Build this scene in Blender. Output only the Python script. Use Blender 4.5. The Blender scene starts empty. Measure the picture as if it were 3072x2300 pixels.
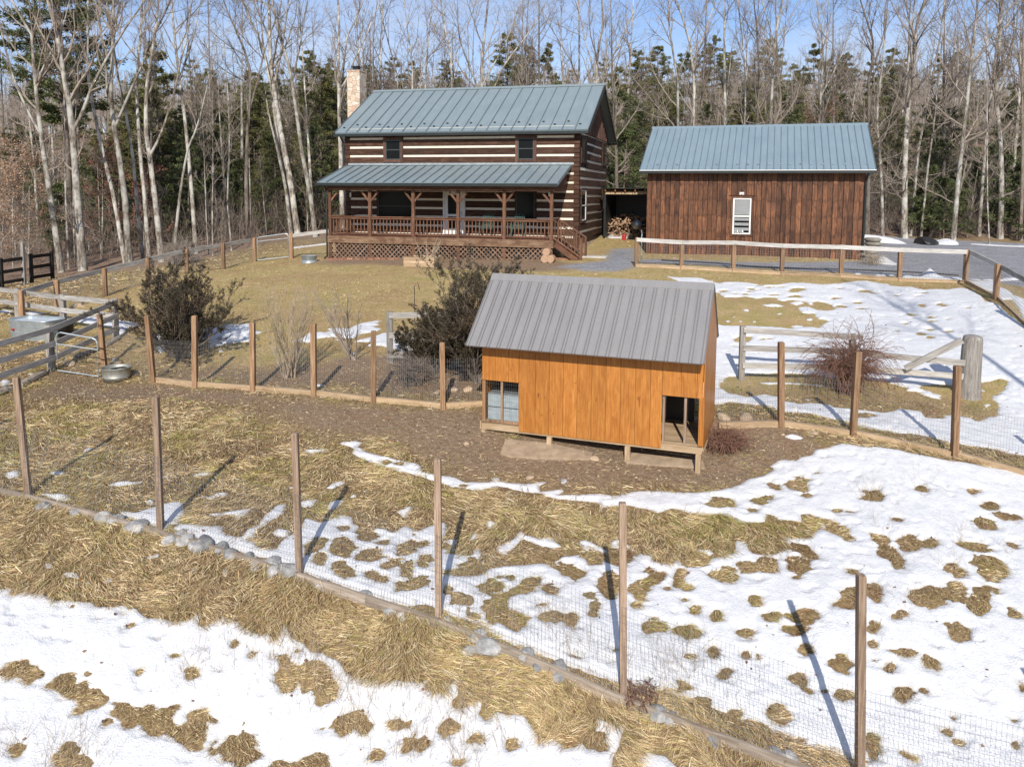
import bpy, math, random
import numpy as np
from mathutils import Vector, Matrix
random.seed(7); rng = np.random.default_rng(7)
R = math.radians
scene = bpy.context.scene
COL = scene.collection

# ---------------------------------------------------------------- camera, world, sun, exposure
SW, SH = 3072.0, 2300.0
FOC, TILT, ROLL, CZ = 2350.0, R(5.6), R(0.34), 3.2
PCX, PCY = 1536.0, 800.4
cam_d = bpy.data.cameras.new('camera'); cam = bpy.data.objects.new('camera', cam_d); COL.objects.link(cam)
cam_d.sensor_width = 36.0; cam_d.sensor_fit = 'HORIZONTAL'
cam_d.lens = 36.0 * FOC / SW
cam_d.shift_y = -(SH / 2 - PCY) / SW
cam_d.clip_start = 0.1; cam_d.clip_end = 3000
cam.location = (0, 0, CZ)
MC = Matrix.Rotation(R(90) - TILT, 3, 'X') @ Matrix.Rotation(ROLL, 3, 'Z')
cam.rotation_euler = MC.to_euler()
scene.camera = cam

SUN_EL, SUN_AZ = R(34), R(3.0)          # light travels towards +Y, slightly +X
wd = bpy.data.worlds.new('World'); scene.world = wd; wd.use_nodes = True
nt = wd.node_tree; nt.nodes.clear()
wo = nt.nodes.new('ShaderNodeOutputWorld'); bg = nt.nodes.new('ShaderNodeBackground')
sky = nt.nodes.new('ShaderNodeTexSky'); sky.sky_type = 'NISHITA'; sky.sun_disc = False
sky.sun_elevation = SUN_EL; sky.sun_rotation = R(180) + SUN_AZ
sky.altitude = 600; sky.air_density = 1.0; sky.dust_density = 0.6; sky.ozone_density = 1.6
# thin cirrus veil mixed into the sky itself
tc = nt.nodes.new('ShaderNodeTexCoord'); mp = nt.nodes.new('ShaderNodeMapping'); mp.inputs['Scale'].default_value = (1.6, 1.6, 6.0)
nz = nt.nodes.new('ShaderNodeTexNoise'); nz.inputs['Scale'].default_value = 2.2; nz.inputs['Detail'].default_value = 7; nz.inputs['Roughness'].default_value = .55
cr = nt.nodes.new('ShaderNodeValToRGB'); cr.color_ramp.elements[0].position = .38; cr.color_ramp.elements[1].position = .78
cr.color_ramp.elements[1].color = (.75, .75, .75, 1)
mx = nt.nodes.new('ShaderNodeMixRGB'); mx.inputs[2].default_value = (5.2, 5.7, 6.7, 1)
nt.links.new(tc.outputs['Generated'], mp.inputs[0]); nt.links.new(mp.outputs[0], nz.inputs['Vector'])
nt.links.new(nz.outputs['Fac'], cr.inputs[0]); nt.links.new(cr.outputs[0], mx.inputs[0])
tint = nt.nodes.new('ShaderNodeMixRGB'); tint.blend_type = 'MULTIPLY'; tint.inputs[0].default_value = 1; tint.inputs[2].default_value = (.90, .93, 1.08, 1)
nt.links.new(sky.outputs[0], tint.inputs[1]); nt.links.new(tint.outputs[0], mx.inputs[1]); nt.links.new(mx.outputs[0], bg.inputs[0])
bg.inputs[1].default_value = 0.12
nt.links.new(bg.outputs[0], wo.inputs[0])
sd_ = bpy.data.lights.new('sun', 'SUN'); sun = bpy.data.objects.new('sun', sd_); COL.objects.link(sun)
sd_.energy = 4.7; sd_.angle = R(0.55); sd_.color = (1.0, .93, .83)
ldir = Vector((math.sin(SUN_AZ) * math.cos(SUN_EL), math.cos(SUN_AZ) * math.cos(SUN_EL), -math.sin(SUN_EL)))
sun.rotation_euler = ldir.to_track_quat('-Z', 'Y').to_euler(); sun.location = (0, -20, 40)
scene.view_settings.view_transform = 'Standard'; scene.view_settings.look = 'None'
scene.view_settings.exposure = 0.14; scene.view_settings.gamma = 1.0
scene.cycles.max_bounces = 6; scene.cycles.diffuse_bounces = 3; scene.cycles.transparent_max_bounces = 8

# ---------------------------------------------------------------- picture <-> place
MCn = np.array(MC)
def ray(x, y):
    x = np.asarray(x, float); y = np.asarray(y, float)
    v = np.stack([(x - PCX) / FOC, -(y - PCY) / FOC, -np.ones_like(x + y)], -1)
    return v @ MCn.T
def at(x, y, Y):
    d = ray(x, y); s = Y / d[..., 1]
    return d * s[..., None] * 1.0 + np.array([0, 0, CZ]) if d.ndim > 1 else d * s + np.array([0, 0, CZ])
def pix(p):
    v = (np.asarray(p, float) - np.array([0, 0, CZ])) @ MCn
    return PCX - v[..., 0] / v[..., 2] * FOC, PCY + v[..., 1] / v[..., 2] * FOC
def Z(k, o, pts):                                # zoom-crop coords -> photo coords
    return [(o[0] + a / k, o[1] + b / k) for a, b in pts]
ZA = (2.212, (0, 1150)); ZB = (2.011, (900, 1300)); ZC = (1.656, (2000, 1300)); ZD = (2.011, (0, 1600))
ZE = (2.011, (1000, 1650)); ZF = (2.212, (500, 780)); ZG = (2.164, (2050, 780)); ZH = (2.212, (0, 600))
ZI = (2.07, (0, 0)); ZJ = (1.739, (1800, 300)); ZK = (2.212, (900, 180)); ZL = (2.212, (1300, 780)); ZM = (3.6, (0, 740)); ZN = (4.14, (2550, 600)); ZO = (2.063, (2000, 0)); ZP = (5.52, (1750, 540))
def P1(zz, a, b): return Z(zz[0], zz[1], [(a, b)])[0]

# ---------------------------------------------------------------- terrain height
ctrl_px = [(86,1490,12.9),(482,1597,12.0),(898,1722,11.2),(1316,1850,10.4),(1870,2090,9.5),(2579,2370,8.6),
 (0,2300,8.4),(1000,2300,9.0),(500,2300,8.7),(1850,2290,8.8),(3072,2300,8.8),(3072,1900,10.6),(3072,1500,13.9),(2600,1900,10.5),
 (0,1850,10.2),(600,1900,10.2),(2100,1700,11.96),(2300,1400,15.0),(1700,1450,14.55),(1300,1400,15.0),(900,1350,15.5),(400,1350,15.0),(1316,1600,12.7),
 (0,1300,15.6),(314,1111,21.3),(461,1149,20.0),(585,1161,19.2),(759,1174,18.6),(942,1188,18.1),(1120,1208,17.7),(1329,1226,17.3),
 (2343,1277,16.3),(2558,1311,15.8),(2863,1371,15.0),(149,1113,20.7),(344,1014,23.6),
 (1000,900,27.8),(1000,1050,21.8),(1500,850,30.2),(1300,1000,23.5),(600,1000,23.3),(600,900,28.5),
 (2200,950,24.4),(2200,870,27.8),(2700,950,24.7),(2700,1080,20.7),(2225,1143,20.0),(2905,1191,18.5),(3072,1100,19.9),(3072,940,23.6),
 (1909,800,32.0),(2044,806,31.5),(2199,815,31.0),(2345,823,30.5),(2522,829,30.0),(2697,843,29.3),(2895,849,28.5),(2987,898,25.2),
 (316,889,30.0),(445,851,32.3),(561,819,34.5),(671,808,36.8),(764,785,39.0),(174,941,27.6),(68,985,25.3),
 (987,774,37.6),(1657,783,34.5),(1935,760,37.7),(2588,780,34.7),(3000,740,43.8),(2700,722,48.0),(2990,737,47),
 (253,817,42),(60,850,36),(160,850,34.5),(877,710,49),(940,728,45.5),(1040,700,50),(1800,712,43)]
cp = [tuple(at(*c)) for c in ctrl_px]
cp += [(-60,80,2.0),(0,80,4.5),(60,80,4.2),(-100,140,12),(0,140,13.5),(100,140,14),(-60,170,15.5),(40,170,17),(120,170,17),(-40,60,-.8),(-20,58,-.2),(35,60,1.4),(60,45,.5),(-50,40,-2.2),
       (-160,220,15),(0,220,18),(160,220,18),(0,330,12),(-200,330,10),(200,330,10),
       (0,5,-4.3),(-7,6,-4.0),(9,6,-4.2),(-25,10,-2.2),(25,12,-3.2),(28,22,-2.2),(-30,25,-2.1),(0,-15,-5),(-40,-10,-3),(40,-10,-4.5),(50,25,-1),(-300,100,0),(300,100,2)]
cp = np.array(cp)
_d = np.sqrt(((cp[:, None, :2] - cp[None, :, :2]) ** 2).sum(-1) + 1.2 ** 2)
_A = np.zeros((len(cp) + 1,) * 2); _A[:-1, :-1] = _d + np.eye(len(cp)) * -0.10; _A[-1, :-1] = 1; _A[:-1, -1] = 1
_w = np.linalg.solve(_A, np.append(cp[:, 2], 0))
def T0(x, y):
    x = np.asarray(x, float); y = np.asarray(y, float); sh = np.broadcast(x, y).shape
    x = np.broadcast_to(x, sh).ravel(); y = np.broadcast_to(y, sh).ravel(); out = np.empty(x.size)
    for i in range(0, x.size, 40000):
        a = x[i:i+40000, None]; b = y[i:i+40000, None]
        out[i:i+40000] = np.sqrt((a - cp[:, 0]) ** 2 + (b - cp[:, 1]) ** 2 + 1.44) @ _w[:-1] + _w[-1]
    return out.reshape(sh)
def vn(x, y, s=0):                               # smooth value noise -1..1
    xi = np.floor(x).astype(np.int64); yi = np.floor(y).astype(np.int64); fx = x - xi; fy = y - yi
    fx = fx * fx * (3 - 2 * fx); fy = fy * fy * (3 - 2 * fy)
    def h(a, b):
        n = (a * 374761393 + b * 668265263 + s * 1274126177) & 0xffffffff
        n = ((n ^ (n >> 13)) * 1274126177) & 0xffffffff
        return ((n ^ (n >> 16)) & 0xffff) / 32767.5 - 1
    return (h(xi, yi) * (1 - fx) + h(xi + 1, yi) * fx) * (1 - fy) + (h(xi, yi + 1) * (1 - fx) + h(xi + 1, yi + 1) * fx) * fy
def fbm(x, y, s=0, o=4):
    t = 0; a = 1; n = 0
    for k in range(o):
        t = t + a * vn(x * 2 ** k + 17.3 * k, y * 2 ** k - 9.1 * k, s + k); n += a; a *= .5
    return t / n
_Ys = np.geomspace(5, 130, 700)
def ground(xs, ys):
    """photo pixels -> points on the terrain"""
    xs = np.atleast_1d(np.asarray(xs, float)); ys = np.atleast_1d(np.asarray(ys, float))
    d = ray(xs, ys); d = d / d[:, 1:2]
    X = d[:, 0:1] * _Ys; Zr = d[:, 2:3] * _Ys + CZ
    below = Zr < T0(X, np.broadcast_to(_Ys, X.shape))
    i = np.argmax(below, 1); i = np.clip(i, 1, None)
    y0 = _Ys[i - 1].copy(); y1 = _Ys[i].copy()
    for _ in range(8):
        m = (y0 + y1) / 2; b = d[:, 2] * m + CZ < T0(d[:, 0] * m, m)
        y1 = np.where(b, m, y1); y0 = np.where(b, y0, m)
    return np.stack([d[:, 0] * y1, y1, T0(d[:, 0] * y1, y1)], -1)
def g1(x, y): return ground(x, y)[0]

# ---------------------------------------------------------------- snow outline (as seen) -> places on the ground
def ell(zz, L):
    out = []
    for e in L:
        cx, cy, a, b = e[:4]; ang = R(e[4]) if len(e) > 4 else 0
        pts = []
        for k in range(12):
            t = k / 12 * 2 * math.pi; rr = random.uniform(.84, 1.14)
            u, v = a * rr * math.cos(t), b * rr * math.sin(t)
            pts.append((cx + u * math.cos(ang) - v * math.sin(ang), cy + u * math.sin(ang) + v * math.cos(ang)))
        out.append(Z(zz[0], zz[1], pts))
    return out
S_pos, S_neg, S_pos2 = [], [], []
# lower-left field
S_pos.append(Z(*ZD, [(-900,340),(-300,330),(0,325),(75,325),(72,368),(175,350),(270,362),(355,402),(440,378),(470,402),(560,410),(580,448),(690,440),(745,435),(770,457),(830,452),(900,512),(975,505),(1060,528),(1140,515),(1205,478),(1190,540),(1220,558),(1310,505),(1360,522),(1440,530),(1490,580),(1530,612),(1640,605),(1650,652),(1700,600),(1715,560),(1750,610),(1770,632),(1840,660),(1880,710),(1960,715),(2030,750),(2065,800),(2090,840),(2150,850),(2190,870)])
 + Z(*ZE, [(200,772),(320,785),(420,790),(520,800),(600,768),(545,815),(600,850),(680,850),(640,785),(700,825),(750,770),(760,880),(720,905),(722,950),(780,945),(850,905),(905,870),(910,930),(890,985),(930,1025),(975,970),(1050,995),(1150,985),(1185,1040),(1210,1090),(1255,1150),(1330,1130),(1400,1180),(1460,1185),(1500,1160),(1530,1200),(1600,1215),(1625,1180),(1640,1130),(1640,1090),(1580,1080),(1590,1010),(1670,1045),(1765,1050),(1740,1120),(1715,1190),(1690,1240),(1675,1400),(1660,2000),(-1000,2100),(-2600,1800),(-2700,200)]))
S_pos.append(Z(*ZE, [(1800,1212),(1850,1240),(1900,1220),(1990,1240),(2040,1280),(2110,1330),(2140,1700),(1860,1800),(1850,1330)]))
for L in [[(0,830),(60,780),(140,765),(190,820),(250,840),(240,880),(200,895),(130,865),(60,870),(0,860),(-60,850)],
          [(300,915),(370,865),(430,860),(430,920),(460,930),(520,890),(530,935),(640,990),(610,1030),(500,1075),(460,1075),(480,1000),(410,978),(340,940)],
          [(670,1075),(690,1040),(760,1020),(800,1070),(900,1050),(1000,1055),(1070,1040),(1040,1100),(1060,1170),(1130,1130),(1180,1065),(1250,1060),(1245,1150),(1275,1210),(1220,1300),(1160,1290),(1060,1240),(1000,1190),(930,1210),(860,1165),(750,1150)],
          [(1320,1310),(1400,1215),(1470,1190),(1530,1260),(1510,1300),(1560,1330),(1510,1390),(1440,1408),(1350,1370)],
          [(1600,1420),(1640,1390),(1700,1380),(1720,1400),(1800,1385),(1840,1345),(1900,1340),(1990,1355),(1990,1440),(1700,1500)],
          [(1620,755),(1720,742),(1735,800),(1860,808),(1930,795),(1990,830),(2060,920),(2010,1008),(1930,1015),(1900,935),(1840,948),(1810,880),(1740,920),(1660,908),(1650,850),(1695,820),(1680,780)]]:
    S_neg.append(Z(*ZD, L))
S_neg.append(Z(*ZE, [(0,1040),(60,990),(150,985),(240,1060),(190,1110),(90,1090),(-80,1080)]))
S_neg += ell(ZE, [(490,1170,75,50),(700,1075,50,22),(860,1150,70,28),(1070,1160,32,35),(750,1270,30,20),(270,1240,22,12),(390,1060,60,25),(1590,1195,45,20)])
S_neg += ell(ZD, [(1165,860,30,16),(1310,835,18,14),(1525,710,20,12),(1435,668,15,10),(1800,715,22,22),(1305,1240,16,14),(1295,1320,18,16),(1300,1140,18,9),(400,1345,50,40),(500,1385,45,22),(95,1300,30,28),(425,650,7,5),(740,490,13,8),(1130,820,14,10),(295,635,22,6),(605,520,18,5),(795,560,12,5),(965,630,16,4),(835,828,8,6),(1055,740,13,6),(670,1140,22,8)])
# small leftovers of snow on the bank
for L in [[(865,155),(890,140),(985,115),(960,150),(900,162)],[(260,190),(290,178),(320,182),(300,212)],[(370,250),(400,230),(470,232),(492,270),(440,258)],[(500,288),(550,285),(548,320),(512,318)],[(608,298),(660,255),(678,285),(640,298)],
          [(1620,415),(1640,415),(1640,440),(1618,432)],[(1765,548),(1790,536),(1792,552)],[(218,28),(250,22),(240,42)],[(1155,230),(1180,212),(1182,232),(1165,240)],[(1350,235),(1368,220),(1372,250),(1352,252)]]:
    S_pos.append(Z(*ZD, L))
for L in [[(10,605),(60,590),(140,580),(120,615),(60,628)],[(302,605),(350,582),(440,590),(425,612),(350,618)],[(545,445),(600,425),(622,435),(570,460)],[(705,682),(780,660),(920,652),(975,642),(940,668),(800,688)],[(1065,620),(1100,612),(1135,622),(1090,642)],
          [(1280,610),(1340,592),(1415,595),(1390,610),(1300,618)],[(245,740),(270,722),(340,730),(470,738),(482,775),(400,778),(300,752)],[(955,785),(1025,765),(1020,812),(1000,800)],[(1298,752),(1360,742),(1390,752),(1440,725),(1510,728),(1500,745),(1420,760),(1410,780),(1370,762)],
          [(1335,875),(1400,862),(1480,862),(1560,840),(1665,832),(1630,860),(1610,880),(1600,912),(1550,905),(1570,880),(1480,880),(1440,895),(1370,895)],[(1910,695),(1950,680),(2030,705),(1980,712)],[(1920,605),(1960,598),(1950,615)],[(1910,440),(1950,432),(1940,445)],[(2020,445),(2100,442),(2180,430),(2190,442),(2100,455)],
          [(2015,785),(2110,768),(2060,820),(2015,825)],[(2140,855),(2200,778),(2300,775),(2212,850)],[(2150,700),(2200,660),(2290,650),(2212,705)],[(390,100),(440,95),(455,105),(410,110)],[(1700,385),(1740,380),(1730,390)],[(1780,985),(1850,968),(1950,980),(1900,1005),(1830,1005)]]:
    S_pos.append(Z(*ZA, L))
# central inner field, upper edge ragged
M1 = Z(*ZA, [(790,850),(900,858),(1000,830),(1080,800),(1150,785),(1230,785),(1225,840),(1250,870),(1210,925),(1300,935),(1480,945),(1500,1000),(1600,1018),(1640,975),(1700,945),(1740,880),(1830,812),(1900,800),(1870,865),(1800,915),(1730,965),(1690,1010),(1640,1040),(1700,1070),(1830,1100),(1880,1040),(1950,990)]) \
   + Z(*ZB, [(0,555),(20,500),(110,525),(180,512),(230,492),(325,500),(335,550),(405,572),(400,600),(440,640),(470,620),(420,590),(410,565),(520,575),(560,600),(630,560),(700,592),(790,555),(880,530),(890,572),(870,650),(965,640),(930,680),(900,725),(1020,735),(1055,680),(1100,692),(1115,750),(1050,800),(960,812),(870,835),(880,850),(980,858),(1080,850),(1130,815),(1250,800),(1420,785),(1540,792),(1530,770),(1570,742),(1700,725),(1690,690),(1660,655),(1720,640),(1780,662),(1830,695),(1900,640),(1960,655),(2040,720),(2130,740),(2140,775),(2230,782)]) \
   + Z(*ZC, [(150,575),(220,570),(245,600),(210,620),(330,590)])
M1 += Z(*ZC, [(340,530),(400,535),(420,580),(440,595),(540,600),(600,570),(640,555),(700,560),(760,620),(900,640),(1775,900),(1775,1800),(1050,1800),(950,1640),(700,1560),(430,1430),(0,1290)]) + \
      [(1870,2060),(1600,1955),(1316,1842),(1100,1790),(898,1714),(690,1645),(482,1590),(400,1560)]
S_pos.append(M1)
S_pos.append(Z(*ZB, [(1170,690),(1280,640),(1305,605),(1325,578),(1375,615),(1440,635),(1530,620),(1550,655),(1595,690),(1500,705),(1400,668),(1350,652),(1310,690),(1250,745),(1215,740),(1180,725)]))
S_pos.append(Z(*ZB, [(1105,540),(1160,528),(1195,550),(1160,572),(1125,570)])); S_pos.append(Z(*ZB, [(580,472),(640,452),(680,445),(650,500),(620,508)]))
S_pos.append(Z(*ZB, [(147,330),(180,305),(260,285),(285,300),(240,320),(170,340)])); S_pos.append(Z(*ZB, [(290,262),(330,255),(325,270)])); S_pos.append(Z(*ZB, [(288,385),(330,355),(345,385)]))
S_pos.append(Z(*ZB, [(0,410),(60,400),(108,402),(70,440),(10,445)])); S_pos.append(Z(*ZB, [(140,465),(175,405),(212,405),(200,460),(160,475)])); S_pos.append(Z(*ZB, [(1000,522),(1015,514),(1025,525),(1010,532)])); S_pos.append(Z(*ZB, [(1022,640),(1050,602),(1075,610),(1060,650),(1040,655)])); S_pos.append(Z(*ZB, [(375,348),(405,336),(408,345)]))
# strip below the coop and right-hand inner field
S_pos.append(Z(*ZB, [(235,60),(330,45),(372,55),(340,88),(372,95),(410,120),(480,135),(600,165),(720,185),(745,235),(810,245),(870,252),(950,270),(1000,292),(1148,290),(1155,265),(1208,268),(1210,290),(1290,300),(1400,300),(1500,290),(1440,312),(1448,352),(1360,355),(1200,325),(1060,350),(900,320),(800,290),(700,255),(560,230),(430,175),(300,125),(320,100),(285,82)]))
S_pos.append(Z(*ZB, [(1460,352),(1520,340),(1580,335),(1600,345),(1560,372),(1700,365),(1800,358),(1900,375),(1985,348)])
 + Z(*ZC, [(0,287),(110,297),(240,285),(362,262),(400,232),(470,215),(522,180),(500,165),(545,130),(640,132),(660,115),(720,110),(730,85),(790,75),(870,52),(960,70),(1020,65),(1140,82),(1250,105),(1400,132),(1530,155),(1640,170),(1775,192),(1900,215),(2300,300),(2300,1800),(1300,1800),(1000,900),(760,622),(740,600),(660,555),(610,560),(590,545),(565,512),(700,520),(720,500),(756,475),(750,420),(710,405),(675,410),(680,450),(620,440),(560,430),(505,402),(495,440),(440,438),(350,432),(270,393),(200,402),(120,400),(60,378),(20,382)])
 + Z(*ZB, [(2150,480),(2060,452),(1980,432),(1820,440),(1800,415),(1650,402),(1560,402),(1480,376)]))
S_neg += ell(ZB, [(418,735,84,42,-8),(650,692,80,42,-25),(735,672,55,22,-20),(550,795,55,30,-15),(635,820,36,40,25),(462,868,66,26,5),(680,905,100,38,-10),(765,768,55,32,-35),(262,690,62,62),(270,820,72,40,20),(130,755,40,30,-30),(90,680,75,32,-30),(395,608,62,40,20),(500,660,50,20),(266,573,25,15),(1150,915,70,42,-20),(1200,870,30,12,-20),(1275,866,30,20),(1300,1130,86,55,5),(1520,935,45,32),(1600,810,70,30,10),(1660,845,65,42),(1520,1100,80,36,5),(1640,1120,60,42,15),(1770,1068,32,50,30),(1862,920,62,78),(1764,745,58,50,20),(1925,745,98,58,5),(2128,1165,62,44),(2025,1037,20,12),(1440,1033,32,9,-8),(975,1000,40,26,30),(1040,1100,52,18,10),(890,942,16,12),(1760,985,30,20),(520,175,25,10,20),(600,188,22,8),(985,312,22,8),(1905,1320,12,8),(1890,1380,22,16),(1660,1340,60,22,20),(870,680,20,25,-40),(1860,690,12,30)])
S_neg.append(Z(*ZB, [(1110,1060),(1125,1010),(1150,975),(1250,955),(1300,905),(1380,850),(1445,855),(1442,925),(1400,955),(1330,978),(1262,988),(1245,1030),(1240,1080),(1160,1135),(1120,1110)]))
S_neg.append(Z(*ZB, [(1980,945),(2060,895),(2105,850),(2060,840),(2100,808),(2140,850),(2200,845),(2190,880),(2110,920),(2062,1000),(2010,990)]))
S_neg.append(Z(*ZB, [(870,840),(930,818),(1040,765),(1080,800),(1170,770),(1250,745),(1310,700),(1350,655),(1400,680),(1500,705),(1600,690),(1700,690),(1695,722),(1570,740),(1530,770),(1420,785),(1250,800),(1130,815),(1060,850),(970,855)]))
S_neg += ell(ZC, [(142,628,70,42),(280,705,68,38),(405,665,55,28,5),(495,650,58,42),(655,652,60,42),(680,585,80,24,25),(840,475,82,34,32),(645,255,62,40),(530,262,48,18,15),(262,345,80,27),(470,332,58,26,-5),(425,385,25,12),(1020,308,58,34),(1516,290,28,14),(1605,362,35,14),(1590,457,55,26,12),(1700,415,65,17,8),(1140,432,22,10),(848,388,22,14),(898,392,20,8),(1275,285,25,11,20),(1205,550,58,40),(1300,542,48,29),(1520,555,75,24,5),(1582,580,35,11),(1725,557,25,11),(1612,672,85,60,15),(1430,682,38,24,10),(1298,815,84,54),(1425,793,62,42),(1578,780,60,26,-5),(1555,855,40,65,12),(1720,892,38,16,15),(1455,988,62,42,30),(1030,785,42,50),(1025,965,32,27),(1010,1040,15,17),(932,692,30,11,15),(1180,1090,65,15,8),(1310,1140,45,30,25),(860,1140,48,42),(910,1150,30,18),(655,1225,42,36,30),(885,1297,58,24,5),(1190,1295,50,38,15),(682,1073,30,28,30),(685,905,86,44,5),(640,978,60,34),(515,910,42,24,-5),(445,833,28,26),(135,875,24,20),(240,905,20,25),(103,985,70,31,4),(390,992,43,22),(237,1092,24,26),(284,1190,32,34),(85,1258,34,19,10),(180,1330,32,27),(340,1393,38,27,20),(550,1397,54,44,25),(1010,1560,44,75,-10),(1190,1605,18,17),(1765,1270,14,24),(1390,1485,36,12,25),(1440,1530,22,5,35),(60,720,28,48,25),(108,763,20,16),(10,770,14,12),(640,720,8,4),(460,730,10,4),(740,198,12,8),(780,122,22,7,-15),(685,313,28,6),(1270,275,25,14),(1150,905,28,8,-15),(1110,1160,22,16),(120,1110,12,10),(450,1120,22,16),(395,1105,12,8),(1730,1435,14,20),(1730,1540,10,14),(1280,1280,16,6,30),(1575,1303,9,7),(1330,1052,7,4),(785,1282,16,8),(1020,1130,34,12,-20),(710,1275,14,10),(1420,1412,6,5),(660,1525,8,5),(90,828,14,10)])
S_neg.append(Z(*ZC, [(985,500),(1040,500),(1080,508),(1110,560),(1175,630),(1185,682),(1130,685),(1110,635),(1030,592),(1050,555),(1020,530)]))
S_neg.append(Z(*ZC, [(812,872),(830,820),(880,815),(860,775),(930,770),(948,800),(945,875),(880,862)]))
# yard beyond the middle fence (right)
S_pos.append(Z(*ZG, [(-120,105),(60,118),(120,120),(230,150),(330,145),(420,152),(520,165),(600,160),(700,150),(800,150),(900,160),(1000,155),(1090,145),(1170,138),(1250,148),(1400,162),(1580,190),(1700,195),(1820,182),(1880,205),(1930,235),(1960,272),(2030,285),(2060,300),(2110,350),(2150,375),(2190,410),(2260,450),(2600,700),(2700,1500),(2212,1285),(2100,1262),(2000,1232),(1900,1210),(1790,1190),(1720,1180),(1600,1150),(1500,1132),(1380,1120),(1250,1108),(1160,1085),(1060,1065),(1000,1050),(900,1020),(800,1000),(700,990),(640,985),(560,960),(480,945),(420,942),(340,925),(300,918),(215,940),(100,900),(100,200)]))
S_neg.append(Z(*ZG, [(-200,140),(60,190),(230,215),(260,240),(340,242),(400,238),(480,250),(560,240),(650,268),(700,262),(790,270),(830,290),(900,275),(960,290),(1000,320),(960,330),(880,325),(840,345),(870,380),(960,400),(900,420),(880,445),(820,440),(720,445),(640,440),(560,432),(480,430),(380,425),(300,430),(230,420),(100,420),(-200,380)]))
S_pos2 += [Z(*ZG, L) for L in [[(500,290),(580,285),(670,300),(620,308),(540,305)],[(790,385),(820,375),(850,385),(830,397),(800,395)],[(590,350),(630,342),(655,350),(620,358)],[(265,398),(290,388),(312,400),(285,408)],[(340,400),(380,392),(385,405)],[(440,400),(470,393),(478,405),(455,410)],[(690,430),(780,425),(790,440),(720,442)],[(690,280),(760,272),(790,282),(730,295)],[(385,330),(420,322),(425,333)],[(740,310),(800,300),(860,320),(900,340),(820,350),(770,345)],[(300,372),(340,365),(345,377)],[(520,320),(545,318),(540,330)]]]
S_neg.append(Z(*ZG, [(225,815),(250,780),(290,755),(350,765),(440,742),(600,735),(850,745),(960,775),(1100,770),(1280,780),(1350,800),(1440,832),(1450,850),(1530,862),(1580,890),(1660,902),(1675,880),(1640,868),(1540,835),(1560,820),(1680,812),(1760,815),(1880,800),(1950,795),(2060,772),(2110,785),(2085,850),(2030,880),(1995,905),(2045,950),(2040,1010),(1960,1020),(1900,1045),(1850,1020),(1780,1012),(1690,1012),(1680,1035),(1620,1035),(1580,1030),(1560,995),(1540,988),(1400,975),(1300,995),(1230,990),(1130,972),(980,962),(940,945),(800,930),(750,940),(680,922),(640,905),(600,890),(540,878),(500,880),(450,888),(400,885),(340,872),(300,865),(240,835)]))
S_pos2 += [Z(*ZG, L) for L in [[(470,800),(540,792),(640,795),(800,805),(930,818),(900,826),(820,815),(640,808),(560,818)],[(1880,830),(1930,838),(1975,862),(1930,858)],[(1918,950),(1960,935),(2010,945),(1990,965),(1940,965)],[(805,912),(820,903),(830,915),(815,925)],[(640,830),(670,828),(675,840),(650,845)]]]
S_neg += ell(ZG, [(1190,1015,60,16),(385,515,60,14,-5),(1010,188,20,6),(585,228,45,8),(750,192,45,10),(710,205,30,8),(985,250,32,8),(1015,305,50,8),(1485,360,30,8,12),(1600,375,25,5),(1552,298,18,7,20),(1720,385,18,6),(1180,205,32,7),(1395,168,62,8,5),(1550,186,42,6,8),(1720,467,28,8),(1540,482,25,8),(1600,503,14,6),(1598,455,22,5),(1300,465,24,7),(520,517,20,6),(1380,465,14,7),(1680,295,35,8,10),(1380,232,20,4),(1330,210,14,4),(1230,215,50,5,12),(1840,312,18,5),(1120,280,26,5),(440,190,20,5),(430,207,22,5),(310,165,14,3),(480,170,30,5),(340,222,18,6),(260,205,30,8),(550,180,30,5),(560,515,20,5),(340,563,25,4),(1440,415,8,5),(1610,402,35,5),(660,290,40,8),(870,280,36,10),(480,200,20,5),(400,225,20,5),(560,250,60,10),(730,240,40,9),(620,178,40,5),(1290,370,25,5),(1150,320,25,4),(1560,215,12,3),(1520,238,10,3)])
# strips around the far fence and drive
S_pos2 += [Z(*ZN, L) for L in [[(1450,1000),(1560,1020),(1650,1005),(1760,1010),(1870,1040),(1880,1090),(2000,1140),(2060,1190),(2161,1230),(2300,1300),(2300,1700),(2140,1480),(2050,1300),(1990,1240),(1830,1250),(1760,1140),(1600,1110),(1500,1040)],
   [(640,945),(720,940),(900,955),(960,935),(985,915),(1020,945),(1150,955),(1200,975),(1350,960),(1400,990),(1390,1015),(1200,1000),(1000,985),(750,965),(660,985),(640,1000)],[(280,930),(400,925),(560,935),(560,945),(350,945)],[(40,915),(130,912),(130,925),(70,930)],[(1450,980),(1600,1000),(1700,985),(1800,1000),(1900,975),(2100,975),(2140,990),(2000,1005),(1850,1010)],[(1490,550),(1560,545),(1600,530),(1640,550),(2161,570),(2300,575),(2300,590),(1640,562)]]]
S_neg += [Z(*ZN, L) for L in [[(1690,1135),(1740,1125),(1760,1150),(1700,1160)]]]
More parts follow.
